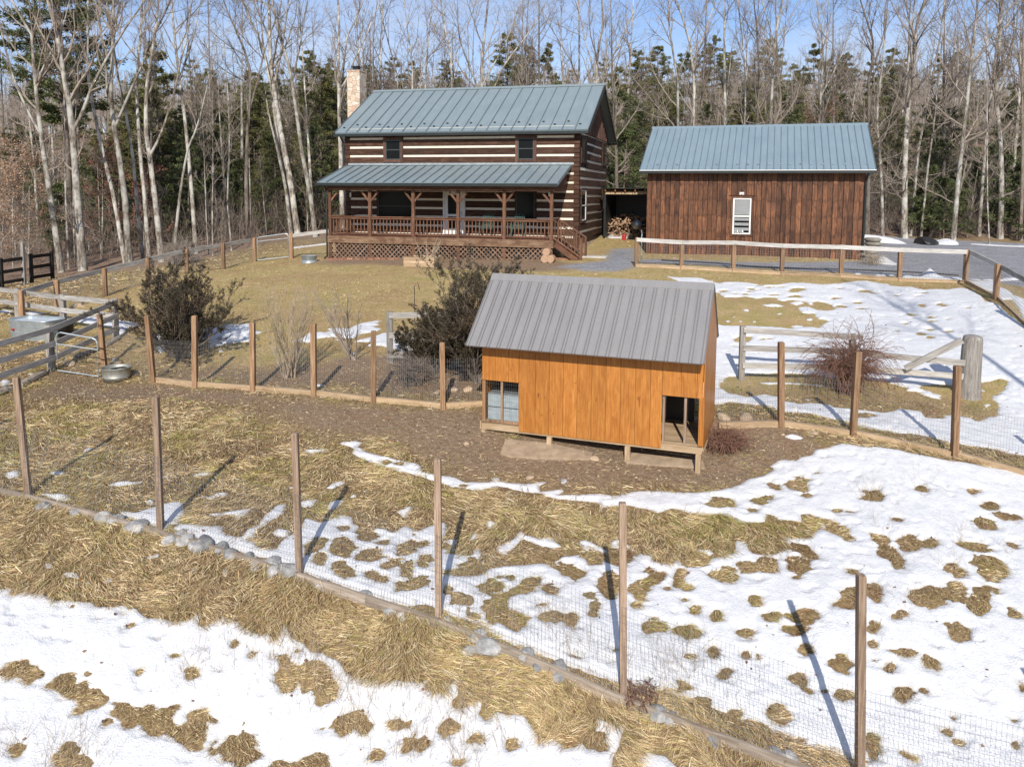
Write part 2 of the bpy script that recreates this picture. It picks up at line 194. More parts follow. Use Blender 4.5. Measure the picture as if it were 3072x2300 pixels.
# left part of the yard
S_pos2 += [Z(*ZF, L) for L in [[(-110,500),(0,492),(130,480),(230,460),(270,450),(340,445),(430,425),(500,432),(552,422),(560,465),(650,478),(600,492),(560,500),(612,530),(540,540),(470,548),(380,560),(330,575),(290,587),(270,575),(290,560),(200,540),(100,560),(0,570),(-40,600),(-20,560)],
   [(810,540),(860,532),(930,500),(930,490),(980,478),(1050,480),(1090,472),(1055,460),(1090,450),(1200,455),(1260,430),(1290,420),(1380,405),(1440,400),(1400,420),(1430,432),(1370,440),(1435,455),(1400,475),(1290,490),(1260,510),(1240,522),(1160,520),(1100,510),(1010,522),(960,545),(900,548),(850,546)],
   [(1230,545),(1340,515),(1440,485),(1500,492),(1560,490),(1700,500),(1760,520),(1700,560),(1600,572),(1500,590),(1420,570),(1320,572),(1380,545)],[(1500,590),(1600,580),(1700,585),(1760,600),(1640,612),(1540,606)],[(1830,680),(1880,665),(1950,670),(1940,710),(1860,712)],[(948,825),(1040,828),(1050,835),(1000,842)],[(1228,615),(1260,615),(1262,628),(1235,626)],[(1110,530),(1145,526),(1140,535)],[(1335,855),(1370,855),(1365,865)],[(345,598),(370,595),(370,608),(350,608)],[(1400,485),(1440,485),(1420,495)]]]
S_pos2 += [Z(*ZH, L) for L in [[(470,795),(560,770),(640,775),(720,790),(790,800),(900,810),(940,828),(850,850),(830,880),(790,895),(780,850),(640,830),(520,812)],[(0,735),(70,733),(100,740),(40,748),(0,748)],[(160,750),(230,745),(310,750),(200,768)],[(370,770),(420,765),(480,780),(380,785)],[(0,1205),(50,1195),(75,1205),(30,1240),(0,1250)],[(375,1080),(440,1045),(458,1050),(410,1075),(380,1095)],[(420,1025),(500,990),(545,985),(500,1010),(430,1035)],[(1030,965),(1090,950),(1100,1000),(1060,1020),(1035,990)],[(880,1015),(895,1005),(905,1015),(892,1022)],[(745,1055),(770,1050),(778,1075),(752,1075)],[(180,1155),(240,1145),(215,1165)]]]
S_pos2 += [Z(*ZJ, [(42,701),(120,698),(208,697),(208,716),(120,724),(42,722)])]
S_pos2 += [Z(*ZG, [(650,1148),(690,1132),(740,1135),(790,1155),(760,1172),(700,1165)]), Z(*ZG, [(970,1060),(1020,1062),(1060,1080),(1010,1075)])]
# snow line where the left lawn meets the woods
S_pos2 += [[(880,742),(985,730),(985,733),(880,746)]]
_polys = []
for grp, L in (('+', S_pos), ('-', S_neg), ('2', S_pos2)):
    for p in L:
        p = np.array(p, float); p[:, 1] = np.clip(p[:, 1], 640, 3600)
        _polys.append((grp, p))
_all = np.concatenate([p for _, p in _polys]); _gp = ground(_all[:, 0], _all[:, 1])[:, :2]; _i = 0; PW = []
for grp, p in _polys:
    PW.append((grp, _gp[_i:_i + len(p)])); _i += len(p)
def sdpoly(q, V):                                # signed distance, + inside
    e = np.roll(V, -1, 0) - V; d2 = np.full(len(q), 1e9); ins = np.zeros(len(q), bool)
    for a, b in zip(V, e):
        w = q - a; t = np.clip((w @ b) / (b @ b + 1e-12), 0, 1)
        d2 = np.minimum(d2, ((w - t[:, None] * b) ** 2).sum(1))
        c1 = q[:, 1] >= a[1]; c2 = q[:, 1] < a[1] + b[1]; c3 = b[0] * w[:, 1] > b[1] * w[:, 0]
        ins ^= (c1 & c2 & c3) | (~c1 & ~c2 & ~c3)
    d = np.sqrt(d2); return np.where(ins, d, -d)
def snow_sd(x, y):
    q = np.stack([x, y], 1); pos = np.full(len(q), -1.0); hole = np.full(len(q), -1.0); pos2 = np.full(len(q), -1.0)
    for grp, V in PW:
        m = .5; mn = V.min(0) - m; mxx = V.max(0) + m
        idx = np.nonzero((q[:, 0] > mn[0]) & (q[:, 0] < mxx[0]) & (q[:, 1] > mn[1]) & (q[:, 1] < mxx[1]))[0]
        if not len(idx): continue
        d = sdpoly(q[idx], V)
        tgt = pos if grp == '+' else hole if grp == '-' else pos2
        tgt[idx] = np.maximum(tgt[idx], d)
    amp = np.clip(y * .0038, .035, .14)
    n = fbm(x / (amp * 5), y / (amp * 5), 3, 4) * amp
    n2 = fbm(x / .13, y / .09, 13, 4) * .085
    hole = np.where(hole > -.9, hole + n * 1.0 + n2, hole)
    sd = np.maximum(np.minimum(pos + n, -hole), pos2 + n * .7)
    return np.clip(sd, -.5, .6), hole
def tpoly(pts): return ground([p[0] for p in pts], [p[1] for p in pts])[:, :2]
# ground-type areas
A_drive = np.array([at(*p)[:2] for p in []] or [(0, 0)])
def zone_masks(x, y):
    """dirt, gravel, lawn, forest weights"""
    q = np.stack([x, y], 1); nn = fbm(x / 1.3, y / 1.3, 21, 4); out = []
    for L, soft, am in ZN_A:
        w = np.zeros(len(q))
        for V in L:
            mn = V.min(0) - 3; mxx = V.max(0) + 3
            idx = np.nonzero((q[:, 0] > mn[0]) & (q[:, 0] < mxx[0]) & (q[:, 1] > mn[1]) & (q[:, 1] < mxx[1]))[0]
            if len(idx): w[idx] = np.maximum(w[idx], np.clip((sdpoly(q[idx], V) + nn[idx] * am) / soft + .5, 0, 1))
        out.append(w)
    return out
dirt_a = tpoly(Z(*ZH, [(0,1290),(130,1250),(300,1180),(480,1130),(650,1180),(800,1230),(1000,1230),(1300,1260),(1700,1290),(2100,1310),(2212,1330),(2212,1500),(1900,1420),(1500,1340),(1000,1300),(600,1330),(300,1330),(0,1340)]))
dirt_b = tpoly(Z(*ZF, [(700,960),(860,880),(1000,900),(1400,960),(1900,1000),(2150,960),(2400,1100),(2300,1500),(1900,1350),(1500,1250),(1200,1180),(900,1080)]))
dirt_c = tpoly([(1380,1290),(2140,1240),(2340,1290),(2460,1330),(2430,1360),(2350,1400),(2230,1450),(2100,1475),(1900,1470),(1650,1450),(1400,1430),(1330,1380)])
dirt_d = tpoly(Z(*ZF, [(-60,700),(200,720),(600,740),(900,720),(1200,650),(1500,640),(2000,640),(2150,800),(2120,960),(1700,910),(1300,880),(900,830),(560,810),(100,790),(-60,760)]))
dirt_e = tpoly([(980,770),(1650,778),(1760,800),(1700,815),(1300,800),(960,795)])
grav = np.array([at(1905,792,33.3)[:2], at(2300,812,31.8)[:2], at(2500,826,31)[:2], at(2690,836,30.2)[:2], at(2890,842,29.2)[:2], at(2960,838,29.6)[:2], (19.5,27.0), (21.5,24.6), (40,24), (46,40), (30,49), (20,50.5), (14.8,50.0), (15.2,40), (15.6,34.3), (11,33.6), (6,34.6)])
grav2 = tpoly([(1830,745),(1905,745),(1900,800),(1850,812),(1740,812),(1660,802),(1740,790),(1820,782)])
lawn = np.array([(-18.5,24.5),(-13.5,41),(-9,47),(16,47),(30,30),(20,17.5),(12,17.5),(6,18.5),(-1,19),(-8,20.5),(-13,24)])
forest = np.array([(-90,38),(-30,37),(-19,38.5),(-14.5,46.5),(-8,50),(4,49.5),(14,51),(22,51),(31,50),(60,46),(300,40),(500,400),(-500,400),(-400,60)])
ZN_A = [([dirt_a, dirt_b, dirt_c, dirt_d, dirt_e], .8, .7), ([grav, grav2], .5, .35), ([lawn], 2.0, .6), ([forest], 2.0, .8)]

# ---------------------------------------------------------------- mesh helpers
def mk(name, V, F, mat=None, parent=None, rnd=None, smooth=False, col=None, uvless=True):
    me = bpy.data.meshes.new(name); V = np.ascontiguousarray(V, np.float32)
    groups = F if isinstance(F, list) else [F]
    groups = [np.asarray(g, np.int32) for g in groups if len(g)]
    nl = sum(g.size for g in groups); nf = sum(len(g) for g in groups)
    me.vertices.add(len(V)); me.vertices.foreach_set('co', V.ravel())
    me.loops.add(nl); me.loops.foreach_set('vertex_index', np.concatenate([g.ravel() for g in groups]))
    tot = np.concatenate([np.full(len(g), g.shape[1], np.int32) for g in groups]); st = np.concatenate([[0], np.cumsum(tot)[:-1]]).astype(np.int32)
    me.polygons.add(nf); me.polygons.foreach_set('loop_start', st); me.polygons.foreach_set('loop_total', tot)
    me.polygons.foreach_set('use_smooth', np.full(nf, smooth, bool))
    me.update(calc_edges=True)
    if rnd is not None:
        a = me.attributes.new('rnd', 'FLOAT', 'FACE'); a.data.foreach_set('value', np.asarray(rnd, np.float32))
    if col is not None:
        a = me.color_attributes.new('col', 'FLOAT_COLOR', 'POINT'); c = np.ones((len(V), 4), np.float32); c[:, :col.shape[1]] = col
        a.data.foreach_set('color', c.ravel())
    if mat: me.materials.append(mat)
    o = bpy.data.objects.new(name, me); COL.objects.link(o)
    if parent is not None: o.parent = parent
    return o
def tag(o, label=None, cat=None, group=None, kind=None):
    if label: o['label'] = label
    if cat: o['category'] = cat
    if group: o['group'] = group
    if kind: o['kind'] = kind
    return o
def thing(name, label, cat, loc=(0, 0, 0), rz=0, group=None):
    o = bpy.data.objects.new(name, None); COL.objects.link(o); o.location = loc; o.rotation_euler = (0, 0, rz); o.empty_display_size = .2
    return tag(o, label, cat, group)
def copy_tree(o, parent=None):
    c = o.copy(); COL.objects.link(c); c.parent = parent
    for ch in list(o.children): copy_tree(ch, c)
    return c
BOXF = np.array([(0,3,2,1),(4,5,6,7),(0,1,5,4),(1,2,6,5),(2,3,7,6),(3,0,4,7)])
class MB:
    def __init__(s): s.V = []; s.Q = []; s.T = []; s.rq = []; s.rt = []; s.n = 0
    def add(s, V, Q=None, T=None, r=None):
        V = np.asarray(V, float); r = random.random() if r is None else r
        if Q is not None and len(Q): s.Q.append(np.asarray(Q) + s.n); s.rq += [r] * len(Q)
        if T is not None and len(T): s.T.append(np.asarray(T) + s.n); s.rt += [r] * len(T)
        s.V.append(V); s.n += len(V); return s
    def box(s, a, b, r=None, M=None):
        """axis-aligned box from corner a to corner b (optionally transformed by 3x3/4x4 M)"""
        x0, y0, z0 = a; x1, y1, z1 = b
        V = np.array([(x0,y0,z0),(x1,y0,z0),(x1,y1,z0),(x0,y1,z0),(x0,y0,z1),(x1,y0,z1),(x1,y1,z1),(x0,y1,z1)], float)
        if M is not None: V = V @ np.array(M)[:3, :3].T + (np.array(M)[:3, 3] if len(M) == 4 else 0)
        return s.add(V, BOXF, r=r)
    def cham(s, a, b, c=.01, r=None):
        """box with its edges chamfered (profile in x-z, for logs/planks along any axis)"""
        a = np.minimum(a, b) * 1.0 if False else np.array(a, float); b = np.array(b, float)
        V = []
        for z, i in ((a[2], c), (a[2] + c, 0), (b[2] - c, 0), (b[2], c)):
            V += [(a[0] + i, a[1] + i, z), (b[0] - i, a[1] + i, z), (b[0] - i, b[1] - i, z), (a[0] + i, b[1] - i, z)]
        Q = [(0,3,2,1),(12,13,14,15)]
        for k in range(3):
            for j in range(4): Q.append((k*4+j, k*4+(j+1)%4, k*4+4+(j+1)%4, k*4+4+j))
        return s.add(V, Q, r=r)
    def beam(s, p, q, w, h, r=None, up=(0, 0, 1)):
        """rectangular bar from p to q, width w (horizontal), height h"""
        p = np.array(p, float); q = np.array(q, float); d = q - p; L = np.linalg.norm(d); d /= L
        u = np.array(up, float)
        if abs(d @ u) > .98: u = np.array((0, 1., 0))
        sx = np.cross(d, u); sx /= np.linalg.norm(sx); uu = np.cross(sx, d)
        V = [];
        for t in (p, q):
            for a, b in ((-1,-1),(1,-1),(1,1),(-1,1)): V.append(t + sx * a * w / 2 + uu * b * h / 2)
        return s.add(V, [(0,1,2,3),(7,6,5,4),(0,4,5,1),(1,5,6,2),(2,6,7,3),(3,7,4,0)], r=r)
    def tube(s, P, Rr, n=6, r=None, cap=True):
        P = np.asarray(P, float)[None]; Rr = np.broadcast_to(np.asarray(Rr, float), (P.shape[1],))[None]
        V, Q = tubes(P, Rr, n); T = []
        if cap:
            m = P.shape[1]; V = np.vstack([V, P[0, 0], P[0, -1]])
            T = [(m*n, (j+1)%n, j) for j in range(n)] + [(m*n+1, (m-1)*n+j, (m-1)*n+(j+1)%n) for j in range(n)]
        return s.add(V, Q, T, r=r)
    def lathe(s, prof, n=24, c=(0, 0, 0), r=None, ell=(1, 1)):
        V = []; Q = []
        for (rr, z) in prof:
            for j in range(n):
                t = 2 * math.pi * j / n; V.append((c[0] + rr * math.cos(t) * ell[0], c[1] + rr * math.sin(t) * ell[1], c[2] + z))
        for k in range(len(prof) - 1):
            for j in range(n): Q.append((k*n+j, k*n+(j+1)%n, k*n+n+(j+1)%n, k*n+n+j))
        return s.add(V, Q, r=r)
    def build(s, name, mat, parent=None, smooth=False, origin=None):
        V = np.concatenate(s.V); F = []; r = []
        if s.Q: F.append(np.concatenate(s.Q)); r += s.rq
        if s.T: F.append(np.concatenate(s.T)); r += s.rt
        if origin is not None: V = V - np.array(origin)
        o = mk(name, V, F, mat, parent, rnd=r, smooth=smooth)
        if origin is not None: o.location = origin
        return o
def tubes(P, Rr, n):
    """P (m,k,3) polylines, Rr (m,k) radii -> verts, quads"""
    m, k, _ = P.shape
    t = np.empty_like(P); t[:, 1:-1] = P[:, 2:] - P[:, :-2]; t[:, 0] = P[:, 1] - P[:, 0]; t[:, -1] = P[:, -1] - P[:, -2]
    t /= np.linalg.norm(t, axis=-1, keepdims=True) + 1e-9
    main = (P[:, -1] - P[:, 0]); main /= np.linalg.norm(main, axis=-1, keepdims=True) + 1e-9
    ref = np.where(np.abs(main[:, 2:3]) > .8, np.array([[1., 0, 0]]), np.array([[0, 0, 1.]]))[:, None, :]
    a = np.cross(t, ref); a /= np.linalg.norm(a, axis=-1, keepdims=True) + 1e-9; b = np.cross(t, a)
    th = np.arange(n) * 2 * math.pi / n
    V = P[:, :, None] + Rr[:, :, None, None] * (a[:, :, None] * np.cos(th)[:, None] + b[:, :, None] * np.sin(th)[:, None])
    base = (np.arange(m) * k * n)[:, None, None] + (np.arange(k - 1) * n)[None, :, None]
    j = np.arange(n)[None, None]; j2 = (j + 1) % n
    Q = np.stack([base + j, base + n + j, base + n + j2, base + j2], -1).reshape(-1, 4)
    return V.reshape(-1, 3), Q
# ---------------------------------------------------------------- materials
def newmat(name):
    m = bpy.data.materials.new(name); m.use_nodes = True; n = m.node_tree
    b = n.nodes['Principled BSDF']; return m, n, b
def lk(n, a, b): n.links.new(a, b)
def nd(n, t, **kw):
    x = n.nodes.new(t)
    for k, v in kw.items(): setattr(x, k, v)
    return x
def noise(n, vec, scale, detail=5, rough=.55, dist=0):
    x = nd(n, 'ShaderNodeTexNoise'); x.inputs['Scale'].default_value = scale; x.inputs['Detail'].default_value = detail
    x.inputs['Roughness'].default_value = rough; x.inputs['Distortion'].default_value = dist; lk(n, vec, x.inputs['Vector']); return x.outputs['Fac']
def ramp(n, fac, stops):
    r = nd(n, 'ShaderNodeValToRGB'); e = r.color_ramp.elements
    while len(e) < len(stops): e.new(.5)
    for i, (p, c) in enumerate(stops): e[i].position = p; e[i].color = (c[0], c[1], c[2], 1) if not np.isscalar(c) else (c, c, c, 1)
    lk(n, fac, r.inputs[0]); return r.outputs[0]
def mixc(n, f, a, b, mode='MIX'):
    x = nd(n, 'ShaderNodeMixRGB'); x.blend_type = mode
    for i, v in ((0, f), (1, a), (2, b)):
        if hasattr(v, 'is_linked'): lk(n, v, x.inputs[i])
        elif i == 0: x.inputs[0].default_value = v
        else: x.inputs[i].default_value = (*v, 1)
    return x.outputs[0]
def coords(n, scale=(1, 1, 1), src='Object', rot=(0, 0, 0)):
    t = nd(n, 'ShaderNodeTexCoord'); m = nd(n, 'ShaderNodeMapping'); m.inputs['Scale'].default_value = scale; m.inputs['Rotation'].default_value = rot
    lk(n, t.outputs[src], m.inputs[0]); return m.outputs[0]
def attr(n, name):
    a = nd(n, 'ShaderNodeAttribute'); a.attribute_name = name; return a
def bump(n, b, h, strength=.4, dist=.02):
    x = nd(n, 'ShaderNodeBump'); x.inputs['Strength'].default_value = strength; x.inputs['Distance'].default_value = dist
    lk(n, h, x.inputs['Height']); lk(n, x.outputs[0], b.inputs['Normal'])
def addv(n, vec, fac_out, amt):
    """offset coordinates by a per-face random value so neighbouring boards differ"""
    m = nd(n, 'ShaderNodeVectorMath', operation='SCALE'); m.inputs[0].default_value = (amt, amt * 1.7, amt * .6); lk(n, fac_out, m.inputs['Scale'])
    a = nd(n, 'ShaderNodeVectorMath', operation='ADD'); lk(n, vec, a.inputs[0]); lk(n, m.outputs[0], a.inputs[1]); return a.outputs[0]
def wood(name, dark, mid, light, axis='z', grain=26, rough=.8, var=.35, blotch=None, fine=1.0, spec=.25):
    m, n, b = newmat(name); k = 1.6
    sc = {'z': (grain, grain, k), 'x': (k, grain, grain), 'y': (grain, k, grain)}[axis]
    r = attr(n, 'rnd').outputs['Fac']
    v = addv(n, coords(n, sc), r, 40.0); v0 = addv(n, coords(n, (1, 1, 1) if axis != 'z' else (1, 1, .5)), r, 9.0)
    g = noise(n, v, 1.0, 6, .65, .6); g2 = noise(n, v, 4.0 * fine, 3, .6)
    c = ramp(n, g, [(.28, dark), (.5, mid), (.72, light)])
    c = mixc(n, .35, c, ramp(n, g2, [(.3, .45), (.7, 1.0)]), 'MULTIPLY')
    c = mixc(n, 1.0, c, ramp(n, r, [(0, 1 - var), (.5, 1.0), (1, 1 + var * .8)]), 'MULTIPLY')
    if blotch is not None:
        c = mixc(n, ramp(n, noise(n, v0, 2.3, 5, .6), [(.48, 0.0), (.68, 1.0)]), c, blotch)
    lk(n, c, b.inputs['Base Color']); b.inputs['Roughness'].default_value = rough; b.inputs['Specular IOR Level'].default_value = spec
    bump(n, b, g, .35, .01); return m
def plain(name, c1, c2=None, scale=8, rough=.6, metal=0, bmp=.15, bd=.005, spec=.5, var=0, detail=6):
    m, n, b = newmat(name); c2 = c2 or tuple(x * .8 for x in c1)
    v = coords(n); f = noise(n, v, scale, detail, .6)
    c = ramp(n, f, [(.3, c2), (.7, c1)])
    if var: c = mixc(n, 1.0, c, ramp(n, attr(n, 'rnd').outputs['Fac'], [(0, 1 - var), (1, 1 + var)]), 'MULTIPLY')
    lk(n, c, b.inputs['Base Color']); b.inputs['Roughness'].default_value = rough; b.inputs['Metallic'].default_value = metal; b.inputs['Specular IOR Level'].default_value = spec
    if bmp: bump(n, b, f, bmp, bd)
    return m
def metal_roof(name, c, c2, rough=.38, metal=.0, spec=.6):
    m, n, b = newmat(name)
    v = coords(n, (1, 1, 1)); f = noise(n, v, .7, 5, .6); f2 = noise(n, coords(n, (6, .6, .6)), 1.5, 4, .6); f3 = noise(n, v, 26, 3)
    col = ramp(n, f, [(.25, c2), (.75, c)]); col = mixc(n, .28, col, ramp(n, f2, [(.3, .62), (.7, 1.0)]), 'MULTIPLY'); col = mixc(n, .12, col, ramp(n, f3, [(.4, .5), (.6, 1.0)]), 'MULTIPLY')
    col = mixc(n, 1.0, col, ramp(n, attr(n, 'rnd').outputs['Fac'], [(0, .42), (.5, 1.0)]), 'MULTIPLY')  # low rnd darkens the seams: their shade lines are put into the colour
    lk(n, col, b.inputs['Base Color']); b.inputs['Metallic'].default_value = metal; b.inputs['Specular IOR Level'].default_value = spec
    lk(n, ramp(n, f2, [(.3, rough), (.7, rough + .15)]), b.inputs['Roughness'])
    bump(n, b, f, .25, .02); return m
def leafy(name, c1, c2, c3, rough=.7, trans=.0, spec=.2):
    m, n, b = newmat(name); a = attr(n, 'rnd').outputs['Fac']
    v = coords(n); f = noise(n, v, 1.3, 4)
    c = ramp(n, a, [(0, c1), (.5, c2), (1, c3)]); c = mixc(n, .5, c, ramp(n, f, [(.3, .5), (.7, 1.2)]), 'MULTIPLY')
    lk(n, c, b.inputs['Base Color']); b.inputs['Roughness'].default_value = rough; b.inputs['Specular IOR Level'].default_value = spec
    return m

M = {}
M['log'] = wood('dark_log', (.028,.014,.009), (.072,.036,.022), (.13,.070,.043), 'x', 10, .75, .32, (.055,.024,.014))
M['logy'] = wood('dark_log_side', (.028,.015,.010), (.068,.036,.023), (.12,.068,.043), 'y', 10, .75, .32, (.055,.024,.014))
M['chink'] = plain('chinking', (.80,.74,.62), (.66,.60,.50), 6, .9)
M['porch'] = wood('porch_wood', (.075,.034,.020), (.16,.080,.048), (.25,.14,.085), 'z', 18, .7, .3)
M['porchx'] = wood('porch_rail_wood', (.055,.024,.015), (.125,.058,.034), (.22,.115,.070), 'x', 14, .6, .3)
M['skirt'] = wood('weathered_band', (.10,.055,.032), (.21,.13,.080), (.33,.23,.15), 'x', 14, .8, .3, (.11,.055,.033))
M['lattice'] = wood('lattice_wood', (.13,.075,.048), (.24,.155,.105), (.36,.25,.18), 'x', 20, .85, .4)
M['roof'] = metal_roof('green_grey_metal_roof', (.235,.292,.315), (.20,.252,.273), .34)
M['roof2'] = metal_roof('blue_grey_metal_roof', (.222,.298,.345), (.187,.258,.305), .38)
M['trim'] = plain('dark_trim', (.018,.024,.024), (.010,.014,.014), 5, .4)
M['cooproof'] = metal_roof('taupe_metal_roof', (.262,.256,.258), (.232,.226,.228), .42)
M['gable'] = wood('gable_board', (.06,.030,.022), (.12,.062,.045), (.19,.105,.075), 'z', 16, .8, .3)
# garage siding
def siding_mat():
    m, n, b = newmat('stained_pine_siding'); r = attr(n, 'rnd').outputs['Fac']
    v = addv(n, coords(n, (22, 22, 1.2)), r, 40.0); v1 = addv(n, coords(n, (3.2, 1, .85)), r, 13.0); v2 = addv(n, coords(n, (7, 7, 2.2)), r, 21.0)
    g = noise(n, v, 1, 6, .65, 1.2); bl = noise(n, v1, 1.6, 5, .6, .8); kn = noise(n, v2, 1.3, 3, .5, 1.5)
    c = ramp(n, g, [(.25, (.045,.021,.012)), (.48, (.115,.050,.026)), (.70, (.21,.095,.046))])
    c = mixc(n, ramp(n, bl, [(.52, 0.0), (.74, .7)]), c, (.27,.105,.038))
    c = mixc(n, ramp(n, bl, [(.30, .85), (.46, 0.0)]), c, (.030,.012,.008))
    c = mixc(n, ramp(n, kn, [(.30, .8), (.36, 0.0)]), c, (.020,.008,.005))
    c = mixc(n, ramp(n, kn, [(.70, 0.0), (.80, .7)]), c, (.36,.17,.065))
    c = mixc(n, 1.0, c, ramp(n, r, [(0, .62), (.5, 1.0), (1, 1.3)]), 'MULTIPLY')
    # each board is darker or lighter between its knot whorls, in rows
    sx = nd(n, 'ShaderNodeSeparateXYZ'); lk(n, coords(n, (1, 1, 1)), sx.inputs[0]); wob = noise(n, coords(n, (14, 1, 1.5)), 1.0, 2)
    m1 = nd(n, 'ShaderNodeMath', operation='MULTIPLY_ADD'); lk(n, wob, m1.inputs[0]); m1.inputs[1].default_value = .55; lk(n, sx.outputs['Z'], m1.inputs[2])
    m2 = nd(n, 'ShaderNodeMath', operation='MULTIPLY_ADD'); lk(n, r, m2.inputs[0]); m2.inputs[1].default_value = .14; lk(n, m1.outputs[0], m2.inputs[2])
    m3 = nd(n, 'ShaderNodeMath', operation='DIVIDE'); lk(n, m2.outputs[0], m3.inputs[0]); m3.inputs[1].default_value = .74
    fr = nd(n, 'ShaderNodeMath', operation='FRACT'); lk(n, m3.outputs[0], fr.inputs[0]); fl = nd(n, 'ShaderNodeMath', operation='FLOOR'); lk(n, m3.outputs[0], fl.inputs[0])
    cb = nd(n, 'ShaderNodeCombineXYZ'); lk(n, r, cb.inputs[0]); lk(n, fl.outputs[0], cb.inputs[1]); wn = nd(n, 'ShaderNodeTexWhiteNoise'); lk(n, cb.outputs[0], wn.inputs['Vector'])
    c = mixc(n, 1.0, c, ramp(n, wn.outputs['Value'], [(0, .74), (.5, .97), (1, 1.22)]), 'MULTIPLY')
    c = mixc(n, ramp(n, fr.outputs[0], [(0, .6), (.07, .35), (.16, 0.0), (.95, 0.0), (1.0, .1)]), c, (.035,.014,.008))
    lk(n, c, b.inputs['Base Color']); b.inputs['Roughness'].default_value = .6; b.inputs['Specular IOR Level'].default_value = .3; bump(n, b, g, .4, .012); return m
M['siding'] = siding_mat()
def coop_mat():
    m, n, b = newmat('orange_stained_board'); r = attr(n, 'rnd').outputs['Fac']
    v = addv(n, coords(n, (30, 30, 1.6)), r, 40.0); v1 = addv(n, coords(n, (5.0, 5, 1.3)), r, 13.0)
    g = noise(n, v, 1, 6, .6, .8); bl = noise(n, v1, 1.3, 6, .62, 1.6); kn = noise(n, addv(n, coords(n, (8, 8, 3)), r, 21.0), 1.2, 3, .5, 1)
    c = ramp(n, g, [(.25, (.26,.095,.022)), (.5, (.42,.170,.038)), (.75, (.54,.245,.062))])
    c = mixc(n, ramp(n, bl, [(.42, 0.0), (.72, .75)]), c, (.30,.10,.017))
    c = mixc(n, ramp(n, kn, [(.66, 0.0), (.74, .8)]), c, (.17,.052,.012))
    c = mixc(n, 1.0, c, ramp(n, r, [(0, .92), (.5, 1.0), (1, 1.07)]), 'MULTIPLY')
    lk(n, c, b.inputs['Base Color']); b.inputs['Roughness'].default_value = .42; b.inputs['Specular IOR Level'].default_value = .35; bump(n, b, g, .15, .006); return m
M['coop'] = coop_mat()
M['pale'] = wood('pale_treated_lumber', (.30,.20,.115), (.47,.34,.21), (.60,.46,.31), 'x', 16, .8, .2)
M['palez'] = wood('pale_treated_post', (.30,.20,.115), (.47,.34,.21), (.60,.46,.31), 'z', 18, .8, .2)
M['post'] = wood('weathered_post', (.12,.078,.052), (.29,.205,.145), (.46,.36,.275), 'z', 30, .85, .22)
M['post2'] = wood('brown_post', (.13,.070,.038), (.29,.175,.10), (.44,.30,.185), 'z', 26, .85, .25)
M['greyw'] = wood('silver_grey_wood', (.19,.175,.16), (.40,.38,.35), (.58,.56,.52), 'x', 22, .85, .25)
M['greywz'] = wood('silver_grey_post', (.14,.12,.10), (.28,.26,.235), (.45,.43,.395), 'z', 26, .85, .2)
M['whiter'] = wood('bleached_rail', (.30,.285,.265), (.50,.485,.46), (.64,.62,.595), 'x', 14, .8, .12)
M['kick'] = wood('kick_board', (.18,.14,.105), (.31,.26,.21), (.44,.38,.32), 'x', 16, .85, .2)
M['blackw'] = wood('black_fence_board', (.006,.006,.006), (.014,.013,.012), (.03,.028,.026), 'x', 16, .7, .2)
M['wire'] = plain('galvanised_wire', (.34,.35,.36), (.20,.21,.22), 20, .45, .6, 0)
M['galv'] = plain('galvanised_steel', (.46,.50,.51), (.30,.345,.36), 5, .42, .55, .1)
M['tin'] = plain('dull_tin', (.40,.40,.36), (.27,.27,.24), 9, .5, .5, .1)
M['white'] = plain('white_paint', (.78,.78,.76), (.68,.68,.66), 4, .5)
M['glass'] = plain('dark_window_glass', (.006,.007,.008), (.009,.010,.011), 1, .2, 0, 0, spec=.12)
M['sash'] = plain('dark_green_sash', (.05,.062,.058), (.035,.045,.042), 5, .5)
M['blind'] = plain('window_blind', (.42,.44,.44), (.34,.36,.36), 3, .6)
M['concrete'] = plain('concrete', (.52,.49,.44), (.40,.37,.33), 7, .9, bmp=.3)
M['dirtc'] = plain('muddy_concrete', (.40,.31,.21), (.25,.18,.12), 5, .9, bmp=.4)
M['greenp'] = plain('green_paint', (.03,.085,.065), (.02,.06,.045), 6, .5)
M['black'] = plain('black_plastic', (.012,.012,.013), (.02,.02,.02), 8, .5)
M['bluep'] = plain('blue_grey_board', (.36,.42,.45), (.24,.29,.31), 10, .8, bmp=.3)
M['endgrain'] = plain('cut_log_end', (.46,.31,.20), (.34,.21,.13), 12, .85)
M['red'] = plain('red_plastic', (.45,.03,.02), (.35,.02,.02), 6, .5)
M['brick'] = plain('red_brick', (.36,.17,.11), (.24,.11,.07), 10, .9, var=.3)
M['ice'] = plain('ice', (.60,.66,.70), (.50,.57,.62), 3, .25)
